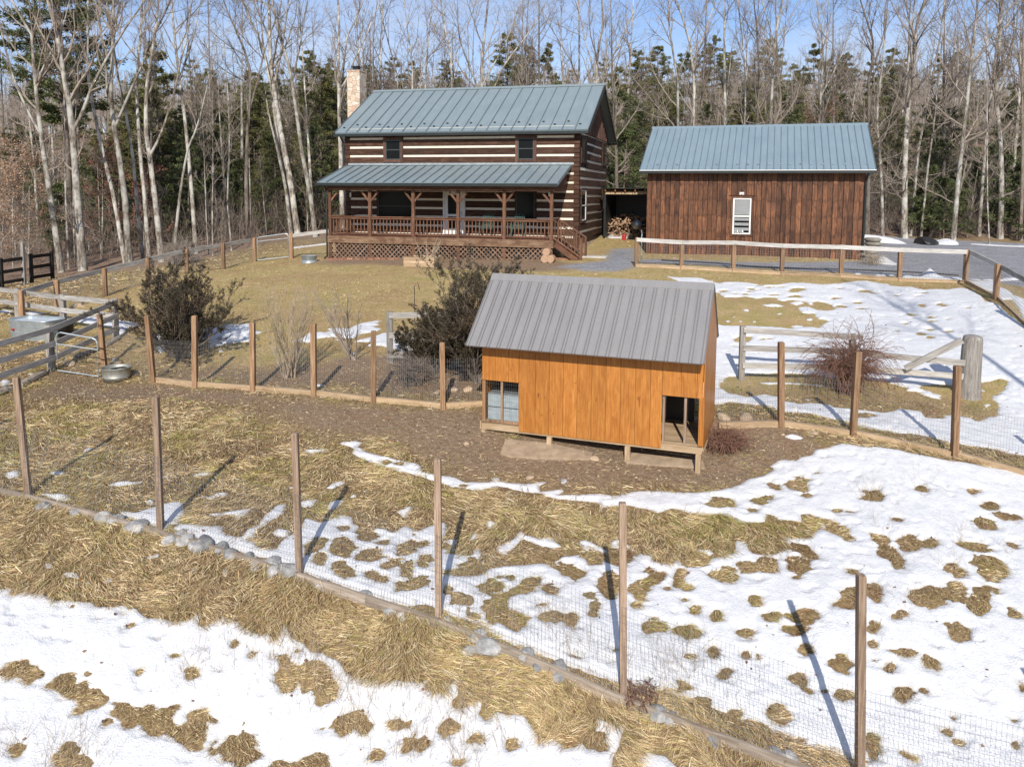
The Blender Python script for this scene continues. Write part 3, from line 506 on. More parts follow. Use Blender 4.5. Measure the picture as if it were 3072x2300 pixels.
def stone_mat(name, cols, scale, grout, thick=.06, rnd=True, rough=.85):
    m, n, b = newmat(name); v = coords(n)
    nv = nd(n, 'ShaderNodeTexNoise'); nv.inputs['Scale'].default_value = 3; lk(n, v, nv.inputs['Vector'])
    vv = nd(n, 'ShaderNodeVectorMath', operation='MULTIPLY_ADD'); lk(n, nv.outputs['Color'], vv.inputs[0]); vv.inputs[1].default_value = (.25, .25, .25); lk(n, v, vv.inputs[2])
    vo = nd(n, 'ShaderNodeTexVoronoi'); vo.inputs['Scale'].default_value = scale; lk(n, vv.outputs[0], vo.inputs['Vector'])
    ve = nd(n, 'ShaderNodeTexVoronoi', feature='DISTANCE_TO_EDGE'); ve.inputs['Scale'].default_value = scale; lk(n, vv.outputs[0], ve.inputs['Vector'])
    sp = nd(n, 'ShaderNodeSeparateColor'); lk(n, vo.outputs['Color'], sp.inputs[0])
    c = ramp(n, sp.outputs[0], [(i / (len(cols) - 1), cc) for i, cc in enumerate(cols)])
    c = mixc(n, .4, c, ramp(n, noise(n, v, 14, 5), [(.3, .55), (.7, 1.1)]), 'MULTIPLY')
    e = ramp(n, ve.outputs['Distance'], [(0.0, 0.0), (thick, 1.0)])
    c = mixc(n, e, grout, c); lk(n, c, b.inputs['Base Color']); b.inputs['Roughness'].default_value = rough; bump(n, b, e, .8, .03); return m
M['sackg'] = plain('grey_sacking', (.30,.28,.24), (.18,.165,.14), 6, .9, bmp=.4)
M['stone'] = stone_mat('chimney_stone', [(.48,.36,.25), (.66,.54,.42), (.56,.38,.28), (.72,.65,.55), (.52,.44,.34)], 4.0, (.50,.44,.36), .05)
M['rock'] = plain('grey_white_rock', (.50,.49,.475), (.13,.13,.13), 4, .8, bmp=.9, bd=.06, var=.25)
M['tanrock'] = plain('tan_rock', (.50,.39,.27), (.34,.25,.17), 3, .85, bmp=.5, bd=.03, var=.2)
def bark(name, a, b_, c_, lich, sc=1.0):
    m, n, b = newmat(name); v = coords(n, (5, 5, 1.1)); v2 = coords(n, (1.2, 1.2, .8))
    f = noise(n, v, 2.4 * sc, 6, .65); f2 = noise(n, v2, 1.2, 5, .6)
    f3 = noise(n, coords(n, (3, 3, 1.6)), 1.6, 4, .6); c = ramp(n, f, [(.32, a), (.5, b_), (.66, c_)]); c = mixc(n, ramp(n, f2, [(.46, 0.0), (.58, .75)]), c, lich); c = mixc(n, ramp(n, f3, [(.30, .8), (.42, 0.0)]), c, a)
    oi = nd(n, 'ShaderNodeObjectInfo'); c = mixc(n, 1.0, c, ramp(n, oi.outputs['Random'], [(0, .72), (1, 1.22)]), 'MULTIPLY')
    lk(n, c, b.inputs['Base Color']); b.inputs['Roughness'].default_value = .9; b.inputs['Specular IOR Level'].default_value = .15; bump(n, b, f, .6, .03); return m
M['bark'] = bark('pale_grey_bark', (.075,.060,.047), (.20,.172,.14), (.42,.38,.325), (.56,.55,.50))
M['barkd'] = bark('dark_brown_bark', (.065,.050,.038), (.16,.127,.10), (.28,.235,.19), (.22,.20,.17))
M['twig'] = plain('twig_bark', (.34,.285,.235), (.20,.165,.135), 4, .9, bmp=0)
M['twigd'] = plain('dark_twig', (.20,.16,.13), (.115,.09,.072), 4, .9, bmp=0)
M['twigr'] = plain('reddish_stem', (.22,.115,.075), (.12,.062,.045), 6, .85, bmp=0)
M['twigp'] = plain('pale_tan_stem', (.42,.34,.24), (.26,.20,.14), 6, .85, bmp=0)
M['needle'] = leafy('pine_needles', (.070,.085,.034), (.150,.155,.060), (.26,.235,.090))
M['needled'] = leafy('hemlock_needles', (.050,.074,.034), (.105,.130,.052), (.18,.185,.075))
M['holly'] = leafy('holly_leaves', (.026,.026,.013), (.056,.046,.024), (.150,.082,.048), .5, spec=.4)
M['beech'] = leafy('dead_beech_leaves', (.24,.135,.08), (.36,.225,.14), (.48,.33,.22))
M['beechd'] = leafy('fallen_leaf', (.10,.045,.025), (.17,.085,.05), (.27,.16,.10))
M['redleaf'] = leafy('dead_oak_leaves', (.14,.045,.028), (.21,.075,.045), (.30,.13,.075))

# snow
def snow_mat():
    m, n, b = newmat('old_snow'); v = coords(n)
    f = noise(n, v, 1.4, 6, .6); f2 = noise(n, v, 9, 6, .65); f3 = noise(n, v, 40, 3, .6)
    c = ramp(n, f2, [(.25, (.58,.595,.62)), (.6, (.70,.71,.725))])
    deb = noise(n, v, 23, 2, .5); c = mixc(n, ramp(n, deb, [(.22, .6), (.27, 0.0)]), c, (.30,.22,.15)); d2 = noise(n, v, 60, 2, .5); c = mixc(n, ramp(n, d2, [(.24, .5), (.28, 0.0)]), c, (.22,.16,.11)); c = mixc(n, ramp(n, f, [(.5, 0.0), (.75, .35)]), c, (.59,.59,.585))
    ed = attr(n, 'col'); es = nd(n, 'ShaderNodeSeparateColor'); lk(n, ed.outputs['Color'], es.inputs[0]); c = mixc(n, es.outputs[0], c, (.50,.49,.47))
    lk(n, c, b.inputs['Base Color']); b.inputs['Roughness'].default_value = .55; b.inputs['Specular IOR Level'].default_value = .3
    s = nd(n, 'ShaderNodeMath', operation='ADD'); lk(n, f2, s.inputs[0]); lk(n, f3, s.inputs[1]); bump(n, b, s.outputs[0], .5, .045)
    b.inputs['Subsurface Weight'].default_value = .0
    return m
M['snow'] = snow_mat()
def ground_mat():
    m, n, b = newmat('ground_cover'); v = coords(n)
    a = attr(n, 'col'); sp = nd(n, 'ShaderNodeSeparateColor'); lk(n, a.outputs['Color'], sp.inputs[0])
    f1 = noise(n, v, .35, 5, .6); f2 = noise(n, v, 1.9, 6, .62); f3 = noise(n, v, 11, 6, .68); f4 = noise(n, coords(n, (1, .35, 1)), 34, 4, .7); f5 = noise(n, v, 60, 3, .6)
    thatch = ramp(n, f3, [(.28, (.15,.10,.052)), (.5, (.31,.22,.12)), (.72, (.46,.345,.20))])
    thatch = mixc(n, ramp(n, f2, [(.45, 0.0), (.7, .6)]), thatch, (.24,.20,.08))
    lawn_ = ramp(n, f4, [(.25, (.30,.205,.10)), (.5, (.47,.35,.175)), (.75, (.62,.49,.28))])
    lawn_ = mixc(n, ramp(n, f2, [(.40, 0.0), (.66, .65)]), lawn_, (.30,.275,.085))
    lawn_ = mixc(n, ramp(n, f1, [(.45, 0.0), (.62, .5)]), lawn_, (.38,.25,.14))
    dirt = ramp(n, f3, [(.25, (.155,.11,.074)), (.55, (.29,.21,.14)), (.8, (.41,.31,.22))])
    dirt = mixc(n, ramp(n, f2, [(.5, 0.0), (.75, .6)]), dirt, (.26,.15,.085))
    dirt = mixc(n, ramp(n, f5, [(.66, 0.0), (.72, .8)]), dirt, (.42,.33,.22))
    grv = ramp(n, noise(n, v, 13, 8, .75), [(.30, (.13,.135,.15)), (.5, (.29,.295,.32)), (.70, (.58,.58,.60))]); grv = mixc(n, ramp(n, f2, [(.45, 0.0), (.7, .55)]), grv, (.17,.15,.13)); grv = mixc(n, ramp(n, noise(n, coords(n, (.25, 1.6, 1)), 1.2, 4), [(.5, 0.0), (.65, .4)]), grv, (.36,.36,.38))
    fl = ramp(n, f3, [(.25, (.13,.085,.06)), (.5, (.25,.17,.12)), (.75, (.38,.27,.20))]); fl = mixc(n, ramp(n, f1, [(.45, 0.0), (.65, .7)]), fl, (.28,.205,.155))
    c = mixc(n, sp.outputs[2], thatch, lawn_); c = mixc(n, sp.outputs[0], c, dirt)
    c = mixc(n, sp.outputs[1], c, grv); al = a.outputs['Alpha']
    c = mixc(n, al, c, fl)
    lk(n, c, b.inputs['Base Color']); b.inputs['Roughness'].default_value = .95; b.inputs['Specular IOR Level'].default_value = .1
    s = nd(n, 'ShaderNodeMath', operation='ADD'); lk(n, f3, s.inputs[0]); lk(n, f4, s.inputs[1]); bump(n, b, s.outputs[0], .8, .06)
    return m
M['ground'] = ground_mat()
def grass_mat():
    m, n, b = newmat('dry_grass_blades'); a = attr(n, 'col'); lk(n, a.outputs['Color'], b.inputs['Base Color'])
    b.inputs['Roughness'].default_value = .75; b.inputs['Specular IOR Level'].default_value = .15; return m
M['grass'] = grass_mat()

# ---------------------------------------------------------------- terrain, snow
def grid_mesh(ys, ss):
    Y, S = np.meshgrid(ys, ss, indexing='ij'); W = np.maximum(Y + 14.0, 14.0)
    return (S * W), Y
def fade(a, lo, hi): return np.clip((a - lo) / (hi - lo), 0, 1)
def relief(x, y, hole, z):
    dirt, gr, lw, fo = z
    near = 1 - fade(y, 16, 24)
    b = (fbm(x / .55, y / .55, 5, 4) * .045) * (1 - dirt * .6) * (1 - lw * .6) * (1 - gr * .85) * (.35 + .65 * near)
    b = b + np.clip((hole + .02) / .14, 0, 1) * .025 * near + fo * fbm(x / 6, y / 6, 9, 4) * .5
    return b
ysn = np.concatenate([np.linspace(-30, 5, 15)[:-1], np.geomspace(5, 60, 620)[:-1], np.geomspace(60, 420, 90)])
ssn = np.concatenate([np.linspace(-3.2, -1.02, 26)[:-1], np.linspace(-1.02, 1.02, 620)[:-1], np.linspace(1.02, 3.2, 26)])
def ridx(nr, nc):
    i = np.arange(nr - 1)[:, None] * nc + np.arange(nc - 1)[None]; return np.stack([i, i + 1, i + nc + 1, i + nc], -1).reshape(-1, 4)
X, Y = grid_mesh(ysn, ssn); xf, yf = X.ravel(), Y.ravel()
near = (yf > 4) & (yf < 55) & (np.abs(xf) < 40)
SD = np.full(xf.size, -.5); HL = np.full(xf.size, -1.0)
SD[near], HL[near] = snow_sd(xf[near], yf[near])
zm = zone_masks(xf, yf)
Tz = T0(xf, yf) + relief(xf, yf, HL, zm)
ter = mk('ground', np.stack([xf, yf, Tz], 1), ridx(*X.shape), M['ground'], smooth=True, col=np.stack(zm, 1)); tag(ter, kind='structure')
# snow sheet with real thickness
ys2 = np.geomspace(6.3, 47, 860); ss2 = np.linspace(-.62, .62, 840)
X2, Y2 = grid_mesh(ys2, ss2); x2, y2 = X2.ravel(), Y2.ravel()
sd2, hl2 = snow_sd(x2, y2)
thick = np.where(y2 < 22, .055, .045)
hs = T0(x2, y2) + fbm(x2 / .9, y2 / .9, 31, 4) * .03 + fbm(x2 / .25, y2 / .25, 37, 3) * .012 - np.clip(fbm(x2 / .16, y2 / .16, 39, 2) - .35, 0, 1) * .09
zedge = np.where(sd2 > 0, thick * np.clip(sd2 / .12, 0, 1) ** .7, -0.9 * np.clip(-sd2 / .03, 0, 1) * .12)
pil = np.zeros_like(x2)
for (px, py, rr, hh) in [(*P1(ZN, 405, 775), .55, .32), (*P1(ZN, 985, 950), .35, .30)]:
    gp = g1(px, py); dd = np.hypot((x2 - gp[0]) / rr, (y2 - gp[1]) / (rr * 1.6)); pil = np.maximum(pil, np.where(dd < 1, (1 - dd) ** 1.2 * hh, 0))
zs = hs + zedge + pil + np.clip(fbm(x2 / .55, y2 / .55, 5, 4), -1, 0) * .0
# stay clear above the grass mounds under it
zs = np.where(sd2 > .02, np.maximum(zs, T0(x2, y2) + .018), zs); zs[pil > 0.01] = np.maximum(zs, T0(x2, y2) + pil)[pil > .01]
Q2 = ridx(*X2.shape); keep = (np.maximum.reduce([sd2[Q2[:, k]] for k in range(4)]) > -.03) | (np.maximum.reduce([pil[Q2[:, k]] for k in range(4)]) > .01)
Q2 = Q2[keep]; used, inv = np.unique(Q2, return_inverse=True)
sn = mk('snow', np.stack([x2, y2, zs], 1)[used], inv.reshape(-1, 4), M['snow'], smooth=True, col=np.repeat((np.clip(1 - sd2[used] / .07, 0, 1) * .8)[:, None], 3, 1)); tag(sn, kind='structure')
def TZ(x, y):                                    # top of ground incl. relief
    x = np.atleast_1d(np.asarray(x, float)); y = np.atleast_1d(np.asarray(y, float)); s, h = snow_sd(x, y)
    return T0(x, y) + relief(x, y, h, zone_masks(x, y)), s
# ---------------------------------------------------------------- buildings
class Fr:
    def __init__(s, x, y, z, a):
        s.o = np.array([x, y, z]); s.a = a; s.X = np.array([math.cos(a), -math.sin(a), 0]); s.Yv = np.array([math.sin(a), math.cos(a), 0])
    def on(s, px, py, yl=0.0):
        """photo pixel -> local (x, z) on the vertical plane local y = yl"""
        d = ray(px, py); c = np.array([0, 0, CZ]); t = ((s.o + s.Yv * yl - c) @ s.Yv) / (d @ s.Yv); w = c + d * t - s.o
        return float(w @ s.X), float(w[2])
    def onx(s, px, py, xl=0.0):
        d = ray(px, py); c = np.array([0, 0, CZ]); t = ((s.o + s.X * xl - c) @ s.X) / (d @ s.X); w = c + d * t - s.o
        return float(w @ s.Yv), float(w[2])
    def world(s, x, y, z=0): return s.o + s.X * x + s.Yv * y + np.array([0, 0, z])
def gable_roof(x0, x1, ye, yr, yb, ze, zr, zb, th, seam, parent, mname, seam_h=.045, seam_w=.03, names=('roof',), cap=True, ribs2=False, trimm=None, cap_w=.16):
    """standing-seam roof; front eave (ye,ze) - ridge (yr,zr) - back eave (yb,zb)"""
    mb = MB()
    for (ya, za, yc, zc) in ((ye, ze, yr, zr), (yb, zb, yr, zr)):
        L = math.hypot(yc - ya, zc - za); ny, nz = -(zc - za) / L, (yc - ya) / L
        if nz < 0: ny, nz = -ny, -nz
        V = [(x0, ya, za), (x1, ya, za), (x1, yc, zc), (x0, yc, zc)]; V += [(a, b - ny * th, c - nz * th) for a, b, c in V]
        mb.add(V, [(0,1,2,3),(7,6,5,4),(0,4,5,1),(1,5,6,2),(2,6,7,3),(3,7,4,0)], r=.5)
        n = max(2, round((x1 - x0) / seam)); xs = np.linspace(x0 + .02, x1 - .02, n + 1)
        for xx in xs:
            for off in ((-.03, .03) if ribs2 else (0,)):
                w = seam_w / 2 if not ribs2 else .009; h = seam_h
                b0 = np.array([(xx+off-w, ya, za), (xx+off+w, ya, za), (xx+off+w, yc, zc), (xx+off-w, yc, zc)]); b1 = b0 + np.array([0, ny * h, nz * h])
                mb.add(np.vstack([b0, b1]), [(4,5,6,7),(0,1,5,4),(1,2,6,5),(2,3,7,6),(3,0,4,7)], r=.12 if not ribs2 else .25)  # seam paint matches the pans; low r paints in its shadow line
    roof = mb.build(names[0], M[mname], parent)
    if cap:
        c = MB(); w = cap_w
        for (ya, za) in ((ye, ze), (yb, zb)):
            L = math.hypot(yr - ya, zr - za); dy, dz = (ya - yr) / L, (za - zr) / L
            h = seam_h + .012
            c.add([(x0-.01, yr, zr+h+.02), (x1+.01, yr, zr+h+.02), (x1+.01, yr+dy*w, zr+dz*w+h), (x0-.01, yr+dy*w, zr+dz*w+h),
                   (x0-.01, yr, zr-.02), (x1+.01, yr, zr-.02), (x1+.01, yr+dy*w, zr+dz*w+h-.03), (x0-.01, yr+dy*w, zr+dz*w+h-.03)], [(0,1,2,3),(3,2,6,7),(0,3,7,4),(1,5,6,2)], r=.5)
        c.build('ridge_cap', M[mname], roof)
    return roof
def win(parent, x0, x1, z0, z1, y, trim=.1, tm='gable', frame='sash', fw=.05, axis='x', glass='glass', blind=False, name='window', mid=True, out=-1):
    """sash window in a wall; axis 'x': wall faces -y ; axis 'y': wall faces +x (x0,x1 are then y-range, y is x of the wall)"""
    def bx(mb, a0, a1, b0, b1, d0, d1):
        if axis == 'x': mb.box((a0, y - d1, b0), (a1, y - d0, b1))
        else: mb.box((y + d0, a0, b0), (y + d1, a1, b1))
    t = MB()
    bx(t, x0 - trim, x0, z0 - trim, z1 + trim, 0, .045); bx(t, x1, x1 + trim, z0 - trim, z1 + trim, 0, .045)
    bx(t, x0, x1, z1, z1 + trim, 0, .042); bx(t, x0, x1, z0 - trim, z0, 0, .042)
    w = t.build(name, M[tm], parent)
    f = MB(); m = (z0 + z1) / 2
    bx(f, x0, x0 + fw, z0, z1, .0, .03); bx(f, x1 - fw, x1, z0, z1, .0, .03); bx(f, x0 + fw, x1 - fw, z1 - fw, z1, .0, .028); bx(f, x0 + fw, x1 - fw, z0, z0 + fw, 0, .028)
    if mid: bx(f, x0 + fw, x1 - fw, m - fw * .5, m + fw * .5, 0, .034)
    f.build('sash', M[frame], w)
    g = MB(); bx(g, x0 + fw, x1 - fw, z0 + fw, m - fw * .5 if mid else z1 - fw, -.02, .006)
    if mid: bx(g, x0 + fw, x1 - fw, m + fw * .5, z1 - fw, -.02, .012)
    g.build('pane', M[glass], w)
    if blind:
        s = MB(); k = int((z1 - z0 - 2 * fw) / .045)
        for i in range(k):
            zz = z0 + fw + .02 + i * .045
            if zz < m and i % 5 < 2: continue
            if abs(zz - m) < .05: continue
            bx(s, x0 + fw + .015, x1 - fw - .015, zz, zz + .030, .013, .017)
        s.build('blind', M['blind'], w)
    return w
def log_courses(mb, ch, L0, L1, z0, z1, pitch, chh, face, back, holes, phase=0., axis='x', ends=.0):
    """horizontal squared logs with recessed chinking between; holes = [(a0,a1,z0,z1)]"""
    def put(b, a0, a1, za, zb, d0, d1, c):
        if a1 - a0 < .02 or zb - za < .01: return
        if axis == 'x': (b.cham((a0, d0, za), (a1, d1, zb), c) if c else b.box((a0, d0, za), (a1, d1, zb)))
        else: (b.cham((d0, a0, za), (d1, a1, zb), c) if c else b.box((d0, a0, za), (d1, a1, zb)))
    def cut(b, a0, a1, za, zb, d0, d1, c):
        segs = [(a0, a1)]
        for h0, h1, hz0, hz1 in holes:
            if hz1 <= za + .05 or hz0 >= zb - .05: continue
            ns = []
            for s0, s1 in segs:
                if h1 <= s0 or h0 >= s1: ns.append((s0, s1)); continue
                if h0 > s0: ns.append((s0, h0))
                if h1 < s1: ns.append((h1, s1))
            segs = ns
        for s0, s1 in segs: put(b, s0, s1, za, zb, d0, d1, c)
    z = z0 + phase; 
    if phase: cut(mb, L0, L1, z0, z - chh, face, back, .02)
    while z < z1 - .03:
        zt = min(z + pitch - chh, z1); j = random.uniform(-.012, .012)
        cut(mb, L0, L1, z, zt, face + (j if axis == 'x' else 0), back, .022)
        if zt < z1 and ch is not None:
            r0 = ch[1]; cut(ch[0], L0 + ends, L1 - ends, zt - .02, zt + chh + .02, r0[0], r0[1], 0)
        z += pitch
HF = Fr(3.13, 37.1, .08, R(15.3)); HW, HD = 12.1, 8.7
house = thing('log_house', 'two storey dark log cabin with cream chinking, green metal roof and a full front porch', 'house', HF.o, -HF.a)
def hx(zx, zy, yl=0.): return HF.on(*P1(ZK, zx, zy), yl)
ZD_ = .92                                          # deck level
w1 = (hx(570, 600)[0], hx(668, 600)[0], hx(600, 662)[1], hx(600, 532)[1]); w2 = (hx(1447, 600)[0], hx(1552, 600)[0], hx(1500, 660)[1], hx(1500, 518)[1])
dr = (hx(962, 1100)[0], hx(1085, 1100)[0]); d_z0, d_z1 = ZD_, ZD_ + 2.08
pw = (hx(1437, 950)[0], hx(1556, 950)[0], 1.55, 3.05); pw2 = (hx(520, 950)[0], hx(742, 950)[0], 1.55, 3.0)
logs = MB(); chk = MB(); tr = .13
holes = [(w1[0]-tr, w1[1]+tr, w1[2]-tr, w1[3]+tr), (w2[0]-tr, w2[1]+tr, w2[2]-tr, w2[3]+tr), (dr[0]-.1, dr[1]+.1, 0, d_z1+.1), (pw[0]-.1, pw[1]+.1, pw[2]-.1, pw[3]+.1), (pw2[0]-.1, pw2[1]+.1, pw2[2]-.1, pw2[3]+.1)]
PIT = .43
log_courses(logs, (chk, (.035, .09)), -HW + .26, -.26, 1.35 + .05 - 2 * PIT - .01, 6.08, PIT, .11, -.0, .2, holes)
core = MB(); core.box((-HW + .03, .1, .0), (-.03, .2, 6.1)); core.box((-HW + .03, HD - .2, 0), (-.03, HD - .03, 6.1)); core.box((-HW + .03, .2, 0), (-HW + .15, HD - .2, 6.1)); core.box((-.15, .2, 0), (-.06, HD - .2, 6.1))
# corner stacks of log ends
k = 0; z = .35
while z < 6.0:
    for xa, xb in ((-HW, -HW + .25), (-.25, 0.0)):
        o_ = .012 if k % 2 else -.012
        logs.cham((xa - (.012 if k % 2 else 0), -.012 + o_, z), (xb + (.012 if k % 2 else 0), .24, min(z + .205, 6.08)), .018)
    z += .215; k += 1
# right side wall logs, offset half a course
slog = MB(); sw = []
def sx(zx, zy): return HF.onx(*P1(ZK, zx, zy), .0)
us1 = (sx(1868, 600)[0], sx(1897, 600)[0], sx(1882, 672)[1], sx(1882, 525)[1]); us2 = (sx(2008, 600)[0], sx(2030, 600)[0], sx(2018, 692)[1], sx(2018, 562)[1])
ls1 = (sx(1866, 900)[0], sx(1896, 900)[0], sx(1880, 1065)[1], sx(1880, 865)[1]); ls2 = (sx(2006, 900)[0], sx(2026, 900)[0], sx(2016, 992)[1], sx(2016, 862)[1])
sh = [(a - .12, b + .12, c - .12, d + .12) for a, b, c, d in (us1, us2, ls1, ls2)]
log_courses(slog, (chk, (-.10, -.035)), .26, HD - .05, 1.35 + .05 - 2 * PIT, 6.08, PIT, .11, -.2, .0, sh, phase=PIT / 2, axis='y')
logs.build('wall', M['log'], house); slog.build('wall', M['logy'], house); chk.build('chinking', M['chink'], house); core.build('inner_wall', M['black'], house)
fb = MB(); fb.box((-.3, .05, -.7), (-.01, HD - .05, .52)); fb.box((-HW + .05, .05, -.6), (-HW + .3, HD - .05, .52)); fb.box((-HW + .3, .06, -.6), (-.3, .3, .5)); fb.build('foundation', M['stone'], house)
win(house, *w1, 0, trim=.13, tm='gable', fw=.045); win(house, *w2, 0, trim=.13, tm='gable', fw=.045)
win(house, *pw, 0, trim=.08, tm='log', fw=.03, mid=False); win(house, *pw2, 0, trim=.08, tm='log', fw=.03, mid=True)
for a, b, c, d in (us1, us2, ls2): win(house, a, b, c, d, -.0, trim=.11, tm='logy', axis='y')
win(house, *ls1, -.0, trim=.11, tm='logy', axis='y', frame='white')
# front door with a white storm door
dm = MB(); dm.box((dr[0] - .09, -.05, d_z0), (dr[0], .12, d_z1 + .09)); dm.box((dr[1], -.05, d_z0), (dr[1] + .09, .12, d_z1 + .09)); dm.box((dr[0], -.05, d_z1), (dr[1], .12, d_z1 + .09))
door = dm.build('door_frame', M['white'], house)
dd = MB(); a, b = dr[0] + .01, dr[1] - .01
dd.box((a, -.03, d_z0 + .01), (a + .15, .02, d_z1 - .01)); dd.box((b - .15, -.03, d_z0 + .01), (b, .02, d_z1 - .01)); dd.box((a + .15, -.03, d_z1 - .14), (b - .15, .02, d_z1 - .01)); dd.box((a + .15, -.03, d_z0 + .01), (b - .15, .02, d_z0 + .3)); dd.box((a + .15, -.03, d_z0 + .88), (b - .15, .02, d_z0 + 1.0))
do = dd.build('door', M['white'], house); g = MB(); g.box((a + .15, -.01, d_z0 + 1.0), (b - .15, .01, d_z1 - .14)); g.box((a + .15, -.01, d_z0 + .3), (b - .15, .01, d_z0 + .88)); g.build('pane', M['glass'], do)
hd = MB(); hd.tube([(b - .07, -.09, d_z0 + .95), (b - .07, -.09, d_z0 + 1.12)], .014, 6); hd.box((b - .085, -.09, d_z0 + .99), (b - .055, -.03, d_z0 + 1.01)); hd.build('handle', M['tin'], do)
# main roof and right gable
ZE_, ZR_, YE_ = 5.94, 8.55, -.30; YR_ = HD / 2; YB_ = HD + .48
XL_, XR_ = -HW - .42, .48
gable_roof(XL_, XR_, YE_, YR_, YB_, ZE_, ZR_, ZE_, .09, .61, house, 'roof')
# snow guards above the eave
for i, xx in enumerate(np.arange(XL_ + .31, XR_ - .2, .61)):
    t = .16 if i % 2 else .10; yy = YE_ + t * (YR_ - YE_); zz = ZE_ + t * (ZR_ - ZE_)
    sg = MB(); sg.box((xx - .05, yy - .03, zz), (xx + .05, yy + .03, zz + .06)); sg.build('snow_guard', M['trim'], house)
gm = MB(); n = 38; ys = np.linspace(.02, HD - .02, n + 1)
def zroof(y): return (ZE_ + (ZR_ - ZE_) * (1 - abs(y - YR_) / (YR_ - YE_))) - .13
for i in range(n):
    a, b = ys[i], ys[i + 1] - .006; o = .028 if i % 2 else .0; za, zb = zroof(a), zroof(b); zm_ = max(za, zb)
    V = [(-.03, a, 5.86), (.03 + o, a, 5.86), (.03 + o, b, 5.86), (-.03, b, 5.86), (-.03, a, za), (.03 + o, a, za), (.03 + o, b, zb), (-.03, b, zb)]
    gm.add(V, BOXF)
gm.build('gable', M['gable'], house)
gl = MB(); gl.add([(-HW, 0, 6.05), (-HW, HD, 6.05), (-HW, YR_, zroof(YR_)), (-HW + .1, 0, 6.05), (-HW + .1, HD, 6.05), (-HW + .1, YR_, zroof(YR_))], Q=[(0,1,4,3),(1,2,5,4),(2,0,3,5)], T=[(0,2,1),(3,4,5)]); gl.build('gable', M['gable'], house)
fa = MB()
fa.box((XL_, YE_ - .03, ZE_ - .20), (XR_, YE_ + .02, ZE_ - .095)); fa.box((XL_, YB_ - .02, ZE_ - .20), (XR_, YB_ + .03, ZE_ - .095))
for xx in (XL_, XR_):
    for ya, yb in ((YE_, YR_), (YB_, YR_)):
        fa.beam((xx, ya, ZE_ - .10), (xx, yb, ZR_ - .10), .04, .20)
fa.box((-HW - .35, YE_ + .02, ZE_ - .14), (.42, .02, ZE_ - .115)); fa.build('fascia', M['trim'], house)
gt = MB()
for (x0, x1, yy, zz) in ((XL_, XR_, YE_ - .03, ZE_ - .16),):
    gt.box((x0, yy - .12, zz - .04), (x1, yy, zz - .03)); gt.box((x0, yy - .13, zz - .04), (x1, yy - .118, zz + .08)); gt.box((x0, yy - .118, zz - .03), (x0 + .01, yy, zz + .07)); gt.box((x1 - .01, yy - .118, zz - .03), (x1, yy, zz + .07))
gt.build('gutter', M['trim'], house)
PX0 = hx(195, 1200, -2.65)[0]
for pts in ([( -HW - .06, YE_ - .09, ZE_ - .19), (-HW - .06, -.06, ZE_ - .5), (-HW - .06, -.06, 4.2)], [(PX0 - .05, -3.0, 3.27), (PX0 - .08, -2.72, 3.05), (PX0 - .08, -2.72, -.10), (PX0 - .08, -3.0, -.16)]):
    dmb = MB(); dmb.tube(pts, .045, 6); dmb.build('downspout', M['trim'], house)
# chimney
cx = HF.on(*P1(ZK, 377, 200), HD / 2)[0]; cz = HF.on(*P1(ZK, 377, 82), HD / 2)[1]
cm = MB(); cm.cham((cx - .38, HD / 2 - .42, -.6), (cx + .38, HD / 2 + .42, cz), .03)
ch = cm.build('chimney', M['stone'], house)
cc = MB(); cc.box((cx - .40, HD / 2 - .44, cz), (cx + .40, HD / 2 + .44, cz + .06)); cc.build('crown', M['stone'], ch)
cc = MB(); cc.box((cx - .17, HD / 2 - .17, cz + .07), (cx + .17, HD / 2 + .17, cz + .24)); cc.box((cx - .24, HD / 2 - .24, cz + .27), (cx + .24, HD / 2 + .24, cz + .30)); cc.build('cap', M['trim'], ch)
# porch ----------------------------------------------------------------
PD = 2.65; PX0, PX1 = hx(195, 1200, -PD)[0], hx(1675, 1200, -PD)[0]
PZE, PZU = 3.42, 4.30; PYE = -PD - .35
pr0, pr1 = PX0 - .42, -.02
mb = MB(); V = [(pr0, PYE, PZE), (PX1 + .3, PYE, PZE), (pr1, -.0, PZU), (-HW + .0, -.0, PZU)]
ny, nz = -(PZU - PZE), -PYE; L = math.hypot(ny, nz); ny /= L; nz /= L
V = [(pr0, PYE, PZE), (PX1 + .32, PYE, PZE), (PX1 + .32, -.0, PZU), (pr0, -.0, PZU)]; V += [(a, b - ny * .07, c - nz * .07) for a, b, c in V]
mb.add(V, [(0,1,2,3),(7,6,5,4),(0,4,5,1),(1,5,6,2),(2,6,7,3),(3,7,4,0)], r=.5)
n = 24
for xx in np.linspace(pr0 + .02, PX1 + .30, n + 1):
    b0 = np.array([(xx-.016, PYE, PZE), (xx+.016, PYE, PZE), (xx+.016, -.01, PZU), (xx-.016, -.01, PZU)]); b1 = b0 + np.array([0, ny * .045, nz * .045])
    mb.add(np.vstack([b0, b1]), [(4,5,6,7),(0,1,5,4),(1,2,6,5),(2,3,7,6),(3,0,4,7)], r=.12)  # low r: shadow line of the porch seam painted as darker colour
proof = mb.build('porch_roof', M['roof'], house)
t = MB(); t.box((-HW + .2, -.06, PZU + .02), (-.25, -.012, PZU + .12)); t.build('flashing', M['galv'], proof)
t = MB(); t.box((pr0, PYE - .03, PZE - .16), (PX1 + .32, PYE + .01, PZE - .075)); t.box((pr0, PYE - .14, PZE - .15), (PX1 + .32, PYE - .13, PZE - .02)); t.box((pr0, PYE - .13, PZE - .15), (PX1 + .32, PYE - .03, PZE - .14)); t.box((pr0, PYE, PZE - .19), (pr0 + .03, -.02, PZE - .085)); t.build('gutter', M['trim'], proof)
